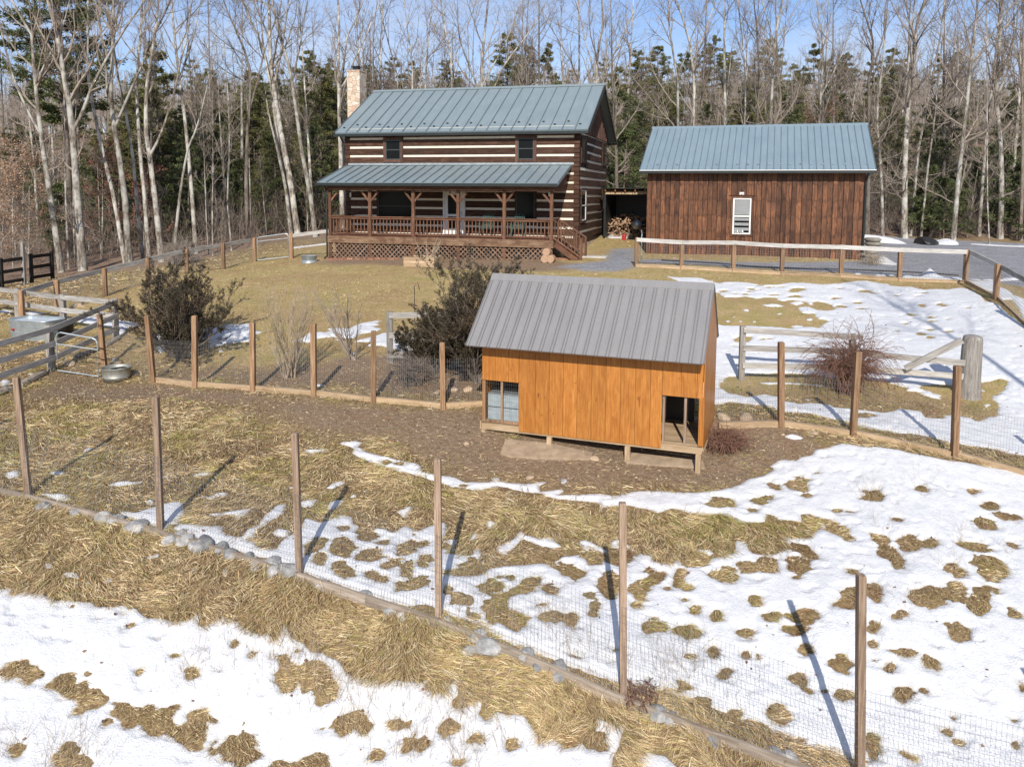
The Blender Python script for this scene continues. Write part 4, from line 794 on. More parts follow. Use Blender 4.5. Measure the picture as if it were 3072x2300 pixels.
t = MB(); t.box((PX0 - .1, -PD + .02, PZE - .37), (PX1 + .1, -PD + .16, PZE - .12)); 
for xx in np.linspace(PX0, PX1, 11): t.beam((xx, PYE + .05, PZE - .12), (xx, -.02, PZU - .14), .05, .14)
t.beam((PX1 + .02, -PD + .1, PZE - .25), (PX1 + .02, -.02, PZE - .25), .1, .22); t.beam((PX0 + .02, -PD + .1, PZE - .25), (PX0 + .02, -.02, PZE - .25), .1, .22)
t.add([(PX1 + .06, -PD, PZE - .15), (PX1 + .06, -.02, PZE - .15), (PX1 + .06, -.02, PZU - .09), (PX1 + .06, -PD - .2, PZE - .07), (PX1 + .09, -PD, PZE - .15), (PX1 + .09, -.02, PZE - .15), (PX1 + .09, -.02, PZU - .09), (PX1 + .09, -PD - .2, PZE - .07)], [(0,3,2,1),(4,5,6,7),(0,1,5,4),(1,2,6,5),(2,3,7,6),(3,0,4,7)])
t.build('porch_beam', M['porchx'], proof)
pxs = [PX0 + .05] + [hx(zx, 950, -PD)[0] for zx in (462, 750, 1048, 1355)] + [PX1 - .06]
for i, xx in enumerate(pxs):
    t = MB(); t.cham((xx - .07, -PD - .02, ZD_ - 1.25), (xx + .07, -PD + .12, PZE - .36), .006); p = t.build('porch_post', M['porch'], house)
    for sgn in (-1, 1):
        if (i == 0 and sgn < 0) or (i == 5 and sgn > 0): continue
        t = MB(); t.beam((xx + sgn * .05, -PD + .05, PZE - .86), (xx + sgn * .42, -PD + .05, PZE - .42), .075, .085); t.build('brace', M['porch'], p)
t = MB()
for i in range(18): t.box((PX0 - .05, -PD - .05 + i * .15, ZD_ - .04), (PX1 + .05, -PD - .05 + i * .15 + .143, ZD_))
t.build('deck_floor', M['porchx'], house)
t = MB(); t.box((PX0 - .04, -PD - .10, ZD_ - .36), (PX1 + .05, -PD - .055, ZD_ - .03)); t.box((PX1 + .02, -PD - .05, ZD_ - .36), (PX1 + .06, 0, ZD_ - .05)); t.box((PX0 - .04, -PD - .05, ZD_ - .36), (PX0, 0, ZD_ - .05)); t.build('skirt_board', M['skirt'], house)
# railing with balusters
RT = ZD_ + .92
t = MB(); t.box((PX0, -PD - .03, RT - .04), (PX1, -PD + .11, RT)); t.box((PX0 + .02, -PD + .02, RT - .13), (PX1 - .02, -PD + .06, RT - .045)); t.box((PX0 + .02, -PD + .02, ZD_ + .07), (PX1 - .02, -PD + .06, ZD_ + .14))
t.box((PX0 - .02, -PD + .112, RT - .04), (PX0 + .1, -.03, RT)); t.box((PX0 + .02, -PD + .112, ZD_ + .07), (PX0 + .06, -.03, ZD_ + .14)); t.box((PX1 - .1, -PD + .112, RT - .04), (PX1 + .02, -1.35, RT))
rail = t.build('porch_railing', M['porchx'], house)
bx_ = []
for a, b in zip(pxs[:-1], pxs[1:]):
    k = int((b - a - .16) / .175); bx_ += list(np.linspace(a + .14, b - .14, k + 1))
t = MB(); t.box((-.018, -.018, 0), (.018, .018, RT - ZD_ - .15)); b0 = None
for xx in bx_[:94]:
    if b0 is None: b0 = t.build('baluster', M['porch'], rail); c = b0
    else: c = b0.copy(); COL.objects.link(c); c.parent = rail
    c.location = (xx, -PD + .085, ZD_ + .10)
t = MB()
for yy in np.arange(-PD + .25, -.1, .16): t.box((PX0 + .022, yy, ZD_ + .1), (PX0 + .055, yy + .035, RT - .05))
t.build('end_balusters', M['porch'], rail)
# lattice panels under the deck
for a, b in zip(pxs[:-1], pxs[1:]):
    t = MB(); x0, x1 = a + .075, b - .075; z0, z1 = -.18, ZD_ - .37; H = z1 - z0; sp = .22
    for sgn, yy in ((1, -PD - .03), (-1, -PD - .022)):
        c = x0 - H
        while c < x1:
            p = (c, z0) if sgn > 0 else (c, z1); q = (c + H, z1) if sgn > 0 else (c + H, z0)
            t0 = max(0, (x0 - p[0]) / H); t1 = min(1, (x1 - p[0]) / H)
            if t1 - t0 > .03:
                P_ = (p[0] + H * t0, yy, p[1] + (q[1] - p[1]) * t0); Q_ = (p[0] + H * t1, yy, p[1] + (q[1] - p[1]) * t1); t.beam(P_, Q_, .006, .046)
            c += sp
    t.build('lattice', M['lattice'], house)
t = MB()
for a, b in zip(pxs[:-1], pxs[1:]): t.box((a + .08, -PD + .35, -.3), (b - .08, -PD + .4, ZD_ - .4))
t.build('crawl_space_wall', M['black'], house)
# steps at the right end with rails
sy0, sy1 = -PD + .10, -PD + 1.2
st = MB(); 
for i in range(4):
    zt = ZD_ - .19 * (i + 1); st.box((PX1 + .06 + .27 * i, sy0, zt - .045), (PX1 + .06 + .27 * i + .29, sy1, zt)); st.box((PX1 + .07 + .27 * i, sy0 + .02, zt - .19), (PX1 + .09 + .27 * i, sy1 - .02, zt - .046))
for yy in (sy0 - .02, sy1 - .02): st.beam((PX1 + .08, yy, ZD_ - .18), (PX1 + 1.2, yy, ZD_ - .98), .04, .24)
st_o = st.build('steps', M['porchx'], house)
for yy in (sy0 - .06, sy1 + .02):
    t = MB(); xb = PX1 + 1.28; zb = ZD_ - .93; t.cham((xb - .05, yy - .05, zb - .3), (xb + .05, yy + .05, zb + 1.02), .006); t.beam((PX1 + .02, yy, RT - .03), (xb + .04, yy, zb + 1.0), .10, .045); t.beam((PX1 + .02, yy, ZD_ + .1), (xb, yy, zb + .18), .05, .07)
    if yy > sy0: t.cham((PX1 - .05, yy - .05, ZD_ - .3), (PX1 + .05, yy + .05, RT + .05), .006)
    for i in range(8):
        f = (i + .7) / 8.4; xx = PX1 + 1.26 * f; t.box((xx - .017, yy - .017, ZD_ + .1 + (zb + .18 - ZD_ - .1) * f), (xx + .017, yy + .017, RT - .05 + (zb + .95 - RT + .05) * f))
    t.build('stair_rail', M['porch'], house)
# wall lanterns
for zx, zy in ((338, 895), (1660, 888)):
    yl = -.02 if zx < 1000 else -PD + .3
    xx, zz = hx(zx, zy, yl); xx = max(xx, -HW + .35)
    t = MB(); t.lathe([(.0, -.13), (.05, -.12), (.055, .05), (.07, .06), (.02, .13), (.0, .14)], 8, (xx, yl - .12, zz)); t.box((xx - .01, yl - .12, zz + .12), (xx + .01, yl, zz + .15)); t.build('lantern', M['white'], house)

# porch furniture: two green rocking chairs
def rocker(px, label):
    xx = hx(px, 1110, -1.5)[0]; w = HF.world(xx, -1.5, ZD_)
    c = thing('rocking_chair', label, 'rocking chair', w, -HF.a + R(4), 'green rocking chairs on the porch')
    def part(n, f): t = MB(); f(t); return t.build(n, M['greenp'], c)
    part('seat', lambda t: [t.box((-.28, -.27 + i * .09, .40 - i * .008), (.28, -.19 + i * .09, .425 - i * .008)) for i in range(6)])
    part('backrest', lambda t: [t.beam((-.24 + i * .08, .24, .40), (-.24 + i * .08, .42, 1.05 + .04 * math.sin(math.pi * i / 6)), .06, .018, up=(1, 0, 0)) for i in range(7)] + [t.beam((-.27, .30, .56), (.27, .30, .56), .03, .05), t.beam((-.27, .40, .93), (.27, .40, .93), .03, .05)])
    for s in (-1, 1):
        part('armrest', lambda t: t.box((s * .33 - .05, -.33, .62), (s * .33 + .05, .30, .645)))
        part('leg', lambda t: t.box((s * .30 - .03, -.28, .05), (s * .30 + .03, -.22, .62))); part('leg', lambda t: t.beam((s * .30, .25, .06), (s * .30, .28, .62), .05, .05))
        part('rocker', lambda t: t.tube([(s * .30, -.42, .10), (s * .30, -.25, .045), (s * .30, 0, .02), (s * .30, .28, .045), (s * .30, .52, .12)], .025, 5))
    return c
rocker(1240, 'green wooden rocking chair on the porch, beside the white door'); rocker(1445, 'green wooden rocking chair on the porch, nearer the steps')

# ---------------------------------------------------------------- garage
GF = Fr(*[(2588 - PCX) / FOC * 34.7, 34.7, .16], R(18)); GW, GD = 9.55, 7.2
gar = thing('garage', 'single storey outbuilding of stained vertical boards with a blue-grey metal roof', 'garage', GF.o, -GF.a)
def gx(a, b, yl=0.): return GF.on(*P1(ZJ, a, b), yl)
gw = (gx(693, 600)[0], gx(788, 600)[0], gx(740, 700)[1], gx(740, 512)[1])
EZ = gx(1435, 362, -.4)[1]; WT = EZ - .12 + .25
mb = MB(); n = 44; xs = np.array(sorted([q for q in np.linspace(-GW, 0, n + 1) if min(abs(q - gw[0] + .1), abs(q - gw[1] - .1)) > .03] + [gw[0] - .1, gw[1] + .1])); n = len(xs) - 1
for i in range(n):
    a, b = xs[i] + (.012 if i % 2 else 0), xs[i + 1] - .012; o = .026 if i % 2 else 0.
    segs = [(.0 - .12, WT)]
    if b > gw[0] - .09 and a < gw[1] + .09: segs = [(-.12, gw[2] - .1), (gw[3] + .1, WT)]
    r = random.random()
    for z0, z1 in segs: mb.box((a, -.03 - o, z0), (b, .03, z1), r=r)
mb.build('front_wall', M['siding'], gar)
mb = MB(); n = 32; ys = np.linspace(.035, GD, n + 1); ze, zr = EZ, gx(1365, 125, GD / 2)[1]; yr = GD / 2; ye = -.42
def zg(y): return ze + (zr - ze) * (1 - abs(y - yr) / (yr - ye)) - .12
for X0 in (-.03, -GW - .0):
    for i in range(n):
        a, b = ys[i], ys[i + 1] - .006; o = .02 if i % 2 else 0; za, zb = zg(a), zg(b)
        xa, xb = (X0, X0 + .05 + o) if X0 > -1 else (X0 - o, X0 + .05)
        mb.add([(xa, a, -.3), (xb, a, -.3), (xb, b, -.3), (xa, b, -.3), (xa, a, za), (xb, a, za), (xb, b, zb), (xa, b, zb)], BOXF)
mb.box((-GW + .06, GD - .05, -.3), (-.05, GD, WT - .1)); mb.build('side_wall', M['siding'], gar)
mb = MB(); mb.box((-GW + .06, .031, -.28), (-.04, .1, WT - .1)); mb.box((-GW + .07, .5, 0), (-.06, .55, WT - .3)); mb.build('footing', M['black'], gar)
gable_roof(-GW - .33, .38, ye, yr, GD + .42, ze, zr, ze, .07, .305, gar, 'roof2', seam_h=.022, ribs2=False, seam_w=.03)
mb = MB(); mb.box((-GW - .33, ye - .03, ze - .17), (.38, ye + .01, ze - .075)); mb.box((-GW - .33, ye - .14, ze - .17), (.38, ye - .13, ze - .05)); mb.box((-GW - .33, ye - .13, ze - .17), (.38, ye - .03, ze - .16))
for xx in (-GW - .33, .38): mb.beam((xx, ye, ze - .09), (xx, yr, zr - .09), .04, .16); mb.beam((xx, GD + .42, ze - .09), (xx, yr, zr - .09), .04, .16)
mb.box((-GW - .3, ye + .01, ze - .11), (.36, .0, ze - .09)); mb.build('gutter', M['trim'], gar)
mb = MB(); mb.box((-GW - .33, ye - .05, ze - .045), (.38, ye - .03, ze - .01)); mb.build('drip_edge', M['white'], gar)
mb = MB(); mb.tube([(.06, ye - .08, ze - .18), (.02, -.12, ze - .5), (.02, -.12, .05), (.02, -.5, -.05), (-2.6, -.62, .0)], .05, 8); mb.build('downspout', M['trim'], gar)
for i, xx in enumerate(np.arange(-GW, .3, .457)):
    t = .10; yy = ye + t * (yr - ye); zz = ze + t * (zr - ze); sg = MB(); sg.box((xx - .05, yy - .03, zz), (xx + .05, yy + .03, zz + .055)); sg.build('snow_guard', M['roof2'], gar)
win(gar, *gw, -.035, trim=.1, tm='siding', frame='white', fw=.07, blind=True, glass='glass')
mb = MB(); mb.box((gw[0] - .18, -.12, gw[3] + .12), (gw[1] + .18, -.05, gw[3] + .14)); mb.build('window_hood', M['porchx'], gar)
mb = MB(); cx_, cz_ = gx(740, 487); mb.box((cx_ - .1, -.10, cz_ - .05), (cx_ + .1, -.05, cz_ + .05)); mb.tube([(cx_ - .06, -.14, cz_ - .01), (cx_ - .06, -.19, cz_ - .04)], [.04, .055], 8); mb.tube([(cx_ + .06, -.14, cz_ - .01), (cx_ + .06, -.19, cz_ - .04)], [.04, .055], 8); mb.build('flood_light', M['white'], gar)
# trinkets on the sill
def sill(k, c, col):
    t = MB(); xx = gw[0] + .12 + k * .11; t.lathe([(.0, 0), (.04, .0), (.05, .05), (.035, .09), (.02, .12), (0, .13)], 8, (xx, -.085, gw[2] + .075)); t.build('ornament', M[col], gar)
for k, c in enumerate(('bluep', 'white', 'bluep', 'white')): sill(k, 0, c)

# ---------------------------------------------------------------- firewood lean-to between the buildings
_s = GF.world(-GW - .05, 4.2, 0); SF = Fr(_s[0], _s[1], float(T0(_s[0] - 1, _s[1])), GF.a)
sx0 = SF.on(1822, 700, 0)[0] - .15
shed = thing('firewood_shed', 'open lean-to woodshed between the log cabin and the garage', 'shed', SF.o, -SF.a)
zt = SF.on(1900, 576, 0)[1]
mb = MB(); mb.box((-.38, 0, -.05), (-.02, .06, zt + .05)); mb.build('side_panel', M['bluep'], shed)
mb = MB(); mb.box((-.46, -.02, -.05), (-.38, .10, zt - .02)); mb.build('post', M['palez'], shed); mb = MB(); mb.box((sx0 - .06, -.02, -.1), (sx0 + .04, .1, zt - .14)); mb.build('post', M['trim'], shed)
mb = MB()
for i, (xa) in enumerate(np.arange(sx0, -.42, .30)): mb.box((xa, -.05, zt - .13), (min(xa + .28, -.4), -.02, zt + .03))
mb.build('header', M['pale'], shed)
mb = MB()
for xx in np.linspace(sx0 + .05, -.1, 6): mb.beam((xx, -.25, zt + .10), (xx, 3.4, zt - .05), .05, .13)
mb.build('rafter', M['coop'], shed)
mb = MB(); mb.beam(((sx0 - .1) / 2, -.35, zt + .185), ((sx0 - .1) / 2, 3.5, zt + .03), abs(sx0) + .3, .03); mb.build('shed_roof', M['trim'], shed)
mb = MB(); mb.box((sx0, 3.3, -.1), (0, 3.36, zt - .12)); mb.box((sx0 - .06, .1, -.1), (sx0, 3.3, zt - .12)); mb.box((-.01, .1, -.1), (.03, 3.3, zt - .12)); mb.build('back_wall', M['black'], shed)
pz = TZ([SF.world(sx0, 0)[0]], [SF.world(sx0, 0)[1]])[0][0]
logg = thing('firewood_pile', 'loose heap of split firewood inside the woodshed', 'firewood pile', SF.world(sx0 / 2, 1.0, 0), -SF.a)
mb = MB()
for i in range(230):
    x = random.uniform(sx0 / 2 - 0.0, -sx0 / 2 - .45) - .0; y = random.uniform(-.2, 1.7); hmax = .35 + .75 * (1 - abs(x + .4) / abs(sx0)) + .25 * max(0, y); z = random.uniform(0, hmax)
    a = random.uniform(-.9, .9); b = random.uniform(-.5, .5); d = Vector((math.sin(a), -math.cos(a), b)).normalized() * .2; w = random.uniform(.05, .09)
    mb.beam((x - d.x, y - d.y, z - d.z + .05), (x + d.x, y + d.y, z + d.z + .05), w, w * random.uniform(.6, 1))
mb.build('split_logs', M['endgrain'], logg)
bp = SF.world(-1.05, -.1, 0)
brl = thing('kettle_barbecue', 'round grey lidded barbecue kettle in front of the firewood', 'barbecue', bp, 0)
mb = MB(); mb.lathe([(.0, .62), (.14, .64), (.24, .74), (.27, .86)], 16); mb.build('bowl', M['tin'], brl)
mb = MB(); mb.lathe([(.28, .87), (.26, .98), (.16, 1.10), (.0, 1.15)], 16); mb.build('lid', M['galv'], brl)
mb = MB(); mb.tube([(0, 0, 1.14), (0, -.02, 1.28)], .02, 6); mb.build('handle', M['black'], brl)
for k in range(3):
    t = k * 2.1 + .4; mb = MB(); mb.tube([(.12 * math.cos(t), .12 * math.sin(t), .66), (.28 * math.cos(t), .28 * math.sin(t), 0)], .014, 5); mb.build('leg', M['black'], brl)
rp = SF.world(-1.75, -.05, 0); mb = MB(); mb.lathe([(0, 0), (.11, 0), (.12, .28), (.10, .32), (.04, .36), (.04, .40), (0, .40)], 10, rp); o = mb.build('fuel_can', M['red']); tag(o, 'small red fuel can beside the firewood heap', 'fuel can')

# ---------------------------------------------------------------- orange coop
KF = Fr(3.735, 14.9, float(T0(3.7, 14.8)), R(20)); KW, KD = 4.62, 2.15
coop = thing('chicken_coop', 'raised orange-stained plank coop with a steep taupe metal roof', 'coop', KF.o, -KF.a)
def kx(a, b, yl=0.): return KF.on(*P1(ZL, a, b), yl)
bz = kx(1815, 1292)[1]; fz = bz + .17                 # beam bottom, floor
ez = kx(1820, 692, -.44)[1]; rz = kx(1880, 168, KD / 2)[1]
yrk = KD / 2; yek = -.44; ybk = KD + .2
def zk(y): return ez + (rz - ez) * (1 - abs(y - yrk) / (yrk - yek)) - .035
# openings
o1 = (-KW + .02, kx(573, 950)[0], kx(450, 1090)[1], kx(450, 800)[1]); o2 = (kx(1518, 1050)[0], kx(1802, 1050)[0], fz, kx(1660, 905)[1])
mb = MB(); edges = np.arange(-KW, 0.01, .30); edges = list(edges) + [0]; WZ = zk(-.045) - .012
edges = sorted(set([round(e, 3) for e in edges if all(abs(e - q) > .08 for q in (o1[1], o2[0]))] + [round(o1[1], 3), round(o2[0], 3)]))
for a, b in zip(edges[:-1], edges[1:]):
    b2 = b - .007; lo = bz + .045; c = (a + b) / 2
    if c < o1[1]: lo = o1[3]
    elif c > o2[0]: lo = o2[3]
    mb.box((a, -.045, lo), (b2, -.022, WZ + random.uniform(-.01, 0)))
mb.box((-.075, -.043, fz), (0, .05, o2[3])); mb.build('front_wall', M['coop'], coop)
mb = MB()
for yy in np.arange(.005, KD - .1, .29):
    b = min(yy + .285, KD); mb.add([(-.0, yy, fz - .1), (.022, yy, fz - .1), (.022, b, fz - .1), (0, b, fz - .1), (0, yy, zk(yy)), (.022, yy, zk(yy)), (.022, b, zk(b)), (0, b, zk(b))], BOXF)
mb.build('side_wall', M['coop'], coop)
mb = MB()
for yy in np.arange(.005, KD - .1, .29):
    b = min(yy + .285, KD); mb.add([(-KW-.02, yy, fz+.05), (-KW, yy, fz+.05), (-KW, b, fz+.05), (-KW-.02, b, fz+.05), (-KW-.02, yy, zk(yy)), (-KW, yy, zk(yy)), (-KW, b, zk(b)), (-KW-.02, b, zk(b))], BOXF)
mb.build('side_wall', M['coop'], coop)
mb = MB(); mb.box((-KW, KD - .02, fz), (-1.35, KD, zk(KD))); mb.box((-1.35, KD - .02, fz + .75), (0, KD, zk(KD))); mb.build('back_wall', M['coop'], coop)
mb = MB(); mb.box((-1.45, .02, fz), (-1.40, 1.55, WZ)); mb.box((o1[1] + .03, .04, fz), (o1[1] + .06, KD - .04, WZ)); mb.build('partition', M['palez'], coop)
mb = MB(); 
for i in range(14): mb.box((-KW + .01, .01 + i * .145, fz - .03), (-.01, .01 + i * .145 + .14, fz)); 
mb.build('floor', M['pale'], coop)
mb = MB(); mb.box((-KW - .02, -.02, bz), (.03, .012, fz - .035)); mb.box((-KW - .02, KD, bz), (.03, KD + .04, fz - .005)); mb.box((0.0, -.02, bz), (.03, KD, fz - .105)); mb.box((-KW - .05, -.05, bz), (-KW - .021, KD + .04, fz))
mb.build('floor_beam', M['pale'], coop)
for i, xx in enumerate((-KW + .03, kx(772, 1240)[0], kx(1290, 1290)[0], -.06)):
    for yy in (-.02, KD - .08):
        g = T0(*KF.world(xx, yy)[:2]) - KF.o[2]
        mb = MB(); mb.cham((xx - .05, yy - .045, g - .1), (xx + .05, yy + .045, bz if yy > 0 else bz + .0), .004); mb.build('leg', M['palez'], coop)
mb = MB(); mb.box((-KW, -.02, fz - .004), (-KW + .06, .05, o1[3])); mb.box((o1[1] - .03, -.0, fz), (o1[1] + .02, .05, o1[3])); cxm = kx(455, 950)[0]; mb.box((cxm - .022, -.015, fz), (cxm + .022, .03, o1[3])); mb.box((-KW + .06, -.02, fz), (cxm - .022, .03, fz + .05)); mb.box((cxm + .022, -.02, fz), (o1[1] - .03, .03, fz + .05))
mb.build('frame', M['post2'], coop)
mb = MB(); cxp = kx(1672, 1000)[0]; mb.box((cxp - .025, .0, fz), (cxp + .025, .045, o2[3])); mb.box((o2[0], .01, fz), (o2[0] + .05, .06, o2[3])); mb.beam((-1.0, .9, fz), (-1.0, .9, WZ - .1), .06, .06); mb.build('doorway_post', M['post'], coop)
mb = MB(); mb.box((-.95, 1.6, fz), (-.35, 1.62, fz + .8)); mb.build('inner_panel', M['black'], coop)
# wire over the left opening
mb = MB(); x0, x1, z0, z1 = -KW + .06, o1[1] - .03, fz + .05, o1[3]
for xx in np.arange(x0, x1, .05): mb.tube([(xx, -.018, z0), (xx, -.018, z1)], .0018, 3, cap=False)
for zz in np.arange(z0, z1, .10): mb.tube([(x0, -.018, zz), (x1, -.018, zz)], .0018, 3, cap=False)
mb.build('wire_mesh', M['wire'], coop)
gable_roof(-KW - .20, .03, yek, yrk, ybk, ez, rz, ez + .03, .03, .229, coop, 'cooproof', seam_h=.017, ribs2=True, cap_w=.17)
bs = thing('storage_box', 'blue-grey boarded box standing behind the wire opening of the coop', 'storage box', KF.world((x0 + x1) / 2, .45, fz), -KF.a)
mb = MB(); h = (kx(450, 905)[1] - fz); hh = h / 2
for i in range(2): mb.box((-(x1-x0)/2, -.3, .01 + i * hh), ((x1-x0)/2, -.27, i * hh + hh - .012)); mb.box((-(x1-x0)/2, .27, .01 + i * hh), ((x1-x0)/2, .3, i * hh + hh - .012)); mb.box((-(x1-x0)/2, -.27, .01 + i * hh), (-(x1-x0)/2 + .03, .27, i * hh + hh - .012)); mb.box(((x1-x0)/2 - .03, -.27, .01 + i * hh), ((x1-x0)/2, .27, i * hh + hh - .012))
mb.build('sides', M['bluep'], bs); mb = MB(); mb.box((-(x1-x0)/2, -.3, h), ((x1-x0)/2, .3, h + .02)); mb.build('lid', M['galv'], bs)
# ---------------------------------------------------------------- fences
def wire_panels(parent, pts, bot, top, dx, dz, r=.0017, mat='wire', jit=0.0):
    """pts: list of (x,y,z) ground points of the line; wire as real strands"""
    mb_V, mb_Q, n = [], [], 0; pts = np.array(pts, float)
    seg = np.linalg.norm(np.diff(pts[:, :2], axis=0), axis=1); cum = np.concatenate([[0], np.cumsum(seg)]); L = cum[-1]
    def on(s): return np.stack([np.interp(s, cum, pts[:, k]) for k in range(3)], -1)
    s = np.arange(0, L, dx); b = on(s); P = np.stack([b + [0, 0, bot], b + [0, 0, (bot + top) / 2], b + [0, 0, top]], 1)
    wob = np.stack([vn(s * .9, s * 0 + 3.0, 5), vn(s * .7, s * 0 + 8, 6), s * 0], -1) * .012
    P[:, 1] += wob; V, Q = tubes(P, np.full(P.shape[:2], r), 3); mb_V.append(V); mb_Q.append(Q); n += len(V)
    sh = np.concatenate([np.arange(0, L, .3), [L]]); b = on(sh)
    for z in np.arange(bot, top + .001, dz):
        P = (b + np.array([0, 0, z]) + np.stack([sh * 0, sh * 0, vn(sh * 1.1, sh * 0 + z * 7, 9) * .008], -1))[None]
        V, Q = tubes(P, np.full(P.shape[:2], r * 1.1), 3); mb_V.append(V); mb_Q.append(Q + n); n += len(V)
    return mk('wire_mesh', np.concatenate(mb_V), np.concatenate(mb_Q), M[mat], parent)
def fpost(parent, p, h, w=.1, mat='post', lean=(0, 0), deep=.25, name='post', rz=0.):
    mb = MB(); c = .008; V = []
    for z, s_, ox, oy in ((-deep, 1, -lean[0]*deep, -lean[1]*deep), (h * .5, 1, lean[0]*h*.5, lean[1]*h*.5), (h - .02, 1, lean[0]*h, lean[1]*h), (h, .86, lean[0]*h, lean[1]*h)):
        for a, b in ((-1,-1),(1,-1),(1,1),(-1,1)): V.append((a * w / 2 * s_ + ox, b * w / 2 * s_ + oy, z))
    Q = [(0,3,2,1),(12,13,14,15)] + [(k*4+j, k*4+(j+1)%4, k*4+4+(j+1)%4, k*4+4+j) for k in range(3) for j in range(4)]
    mb.add(V, Q); o = mb.build(name, M[mat], parent); o.location = p; o.rotation_euler = (0, 0, rz + random.uniform(-.12, .12)); return o
def topfit(p, t, w=.1):
    q = at(t[0], t[1], p[1]); h = float(q[2] - p[2]); return h, (float(q[0] - p[0]) / h, 0)
def rpt(parent, name, mat, p, q, w, h, r=None):
    """a board from p to q as its own part, with local x along it so the grain runs right"""
    p = np.array(p, float); q = np.array(q, float); d = q - p; L = float(np.linalg.norm(d)); rx = math.atan2(d[1], d[0]); ry = -math.asin(d[2] / L)
    n = max(1, int(L / 1.2)); mb = MB(); V = []
    for i in range(n + 1):
        x = L * i / n; o = 0 if i in (0, n) else random.uniform(-.006, .006)
        V += [(x, -w/2, -h/2+o), (x, w/2, -h/2+o), (x, w/2, h/2+o), (x, -w/2, h/2+o)]
    Q = [(0,1,2,3), tuple(n*4+k for k in (3,2,1,0))] + [(i*4+j, i*4+4+j, i*4+4+(j+1)%4, i*4+(j+1)%4) for i in range(n) for j in range(4)]
    mb.add(V, Q, r=r); o = mb.build(name, M[mat], parent); o.location = p; o.rotation_euler = (0, ry, rx); return o
def seatz(x, y): return float(T0(x, y))
# front fence
FF = thing('wire_fence', 'tall wire fence on weathered posts along the bank nearest the viewer, below the coop', 'fence', (0, 0, 0))
ftop = [(50,1132),(467,1190),(885,1298),(1313,1376),(1868,1507),(2583,1722)]
fp = [((86,1490), 12.9, 1.97, (-.085,0)), ((482,1597), 12.0, 2.06, (-.03,0)), ((898,1722), 11.2, 2.02, (-.015,0)), ((1316,1850), 10.4, 2.06, (.0,0)), ((1870,2090), 9.5, 2.33, (.0,0)), ((2579,2372), 8.6, 2.38, (.012,0))]
fpts = []
for ((px, py), Yd, h, ln), tp in zip(fp, ftop):
    p = at(px, py, Yd); p[2] = seatz(p[0], p[1]); fpts.append(p); h, ln = topfit(p, tp)
    fpost(FF, p, h, .090, 'post', ln)
ext = fpts[-1] + (fpts[-1] - fpts[-2]); ext[2] = seatz(*ext[:2]); e0 = fpts[0] + (fpts[0] - fpts[1]); e0[2] = seatz(*e0[:2])
fpost(FF, ext, 2.3, .112, 'post'); fpost(FF, e0, 2.0, .112, 'post', (-.06, 0))
line = [e0] + fpts + [ext]
wire_panels(FF, [q + np.array([.0, -.065, 0]) for q in line], .04, 1.28, .051, .102, r=.0017)
for a, b in zip(line[:-1], line[1:]):
    d = (b - a); n_ = np.array([0, -.085, 0]); m_ = (a + b) / 2; m_[2] = max(m_[2], seatz(*m_[:2]) + .0)
    for p, q in ((a, m_), (m_, b)):
        rpt(FF, 'kick_board', 'kick', p + n_ + [0, 0, .02], q + n_ + [0, 0, .02], .04, .15)
# middle fence, left of the coop
MF = thing('wire_fence', 'low wire fence with pale timber kerb left of the coop, along the bare dirt', 'fence', (0, 0, 0))
mp_ = [((314,1111),21.3,1.72,(-.05,0)),((461,1149),20.0,1.70,(-.05,0)),((585,1161),19.2,1.72,(-.02,0)),((759,1174),18.6,1.65,(0,0)),((942,1188),18.1,1.67,(.0,0)),((1120,1208),17.7,1.60,(0.01,0)),((1329,1226),17.3,1.56,(.01,0))]
L_ = []
mt = [P1(ZH, 660, 757), P1(ZH, 975, 768), P1(ZH, 1290, 767), P1(ZH, 1675, 812), P1(ZH, 2080, 820), P1(ZF, 1372, 470), P1(ZF, 1828, 547)]
for ((px, py), Yd, h, ln), tp in zip(mp_, mt):
    p = at(px, py, Yd); p[2] = seatz(p[0], p[1]); L_.append(p); h, ln = topfit(p, tp); fpost(MF, p, h, .115, 'post2', ln)
endp = KF.world(-KW - .05, 1.2); endp[2] = seatz(*endp[:2]); L2 = L_ + [endp]
wire_panels(MF, [q + np.array([0, .06, 0]) for q in L2], .05, 1.15, .051, .102, r=.002)
for a, b in zip(L2[1:-1], L2[2:]): rpt(MF, 'kerb_board', 'pale', a + [.06, .05, .06], b + [-.04, .05, .06], .09, .15)
# middle fence, right of the coop
MR = thing('wire_fence', 'low wire fence on brown posts right of the coop', 'fence', (0, 0, 0))
L_ = []; st0 = KF.world(.1, 1.75); st0[2] = seatz(*st0[:2])
for (px, py), Yd, h, ln in [((2343,1277),16.3,1.76,(.02,0)),((2558,1311),15.8,1.76,(.015,0)),((2863,1371),15.0,1.75,(.01,0)),((3230,1425),14.3,1.75,(0,0))]:
    p = at(px, py, Yd); p[2] = seatz(p[0], p[1]); L_.append(p)
    tp = {2343: P1(ZG, 635, 532), 2558: P1(ZG, 1135, 593), 2863: P1(ZG, 1780, 686)}.get(px)
    if tp: h, ln = topfit(p, tp)
    fpost(MR, p, h, .115, 'post2', ln)
L2 = [st0] + L_; wire_panels(MR, [q + np.array([0, .06, 0]) for q in L2], .05, 1.15, .051, .102, r=.002)
for a, b in zip(L2[:-1], L2[1:]): rpt(MR, 'kerb_board', 'pale', a + [.08, .05, .05], b + [-.05, .05, .05], .12, .16)
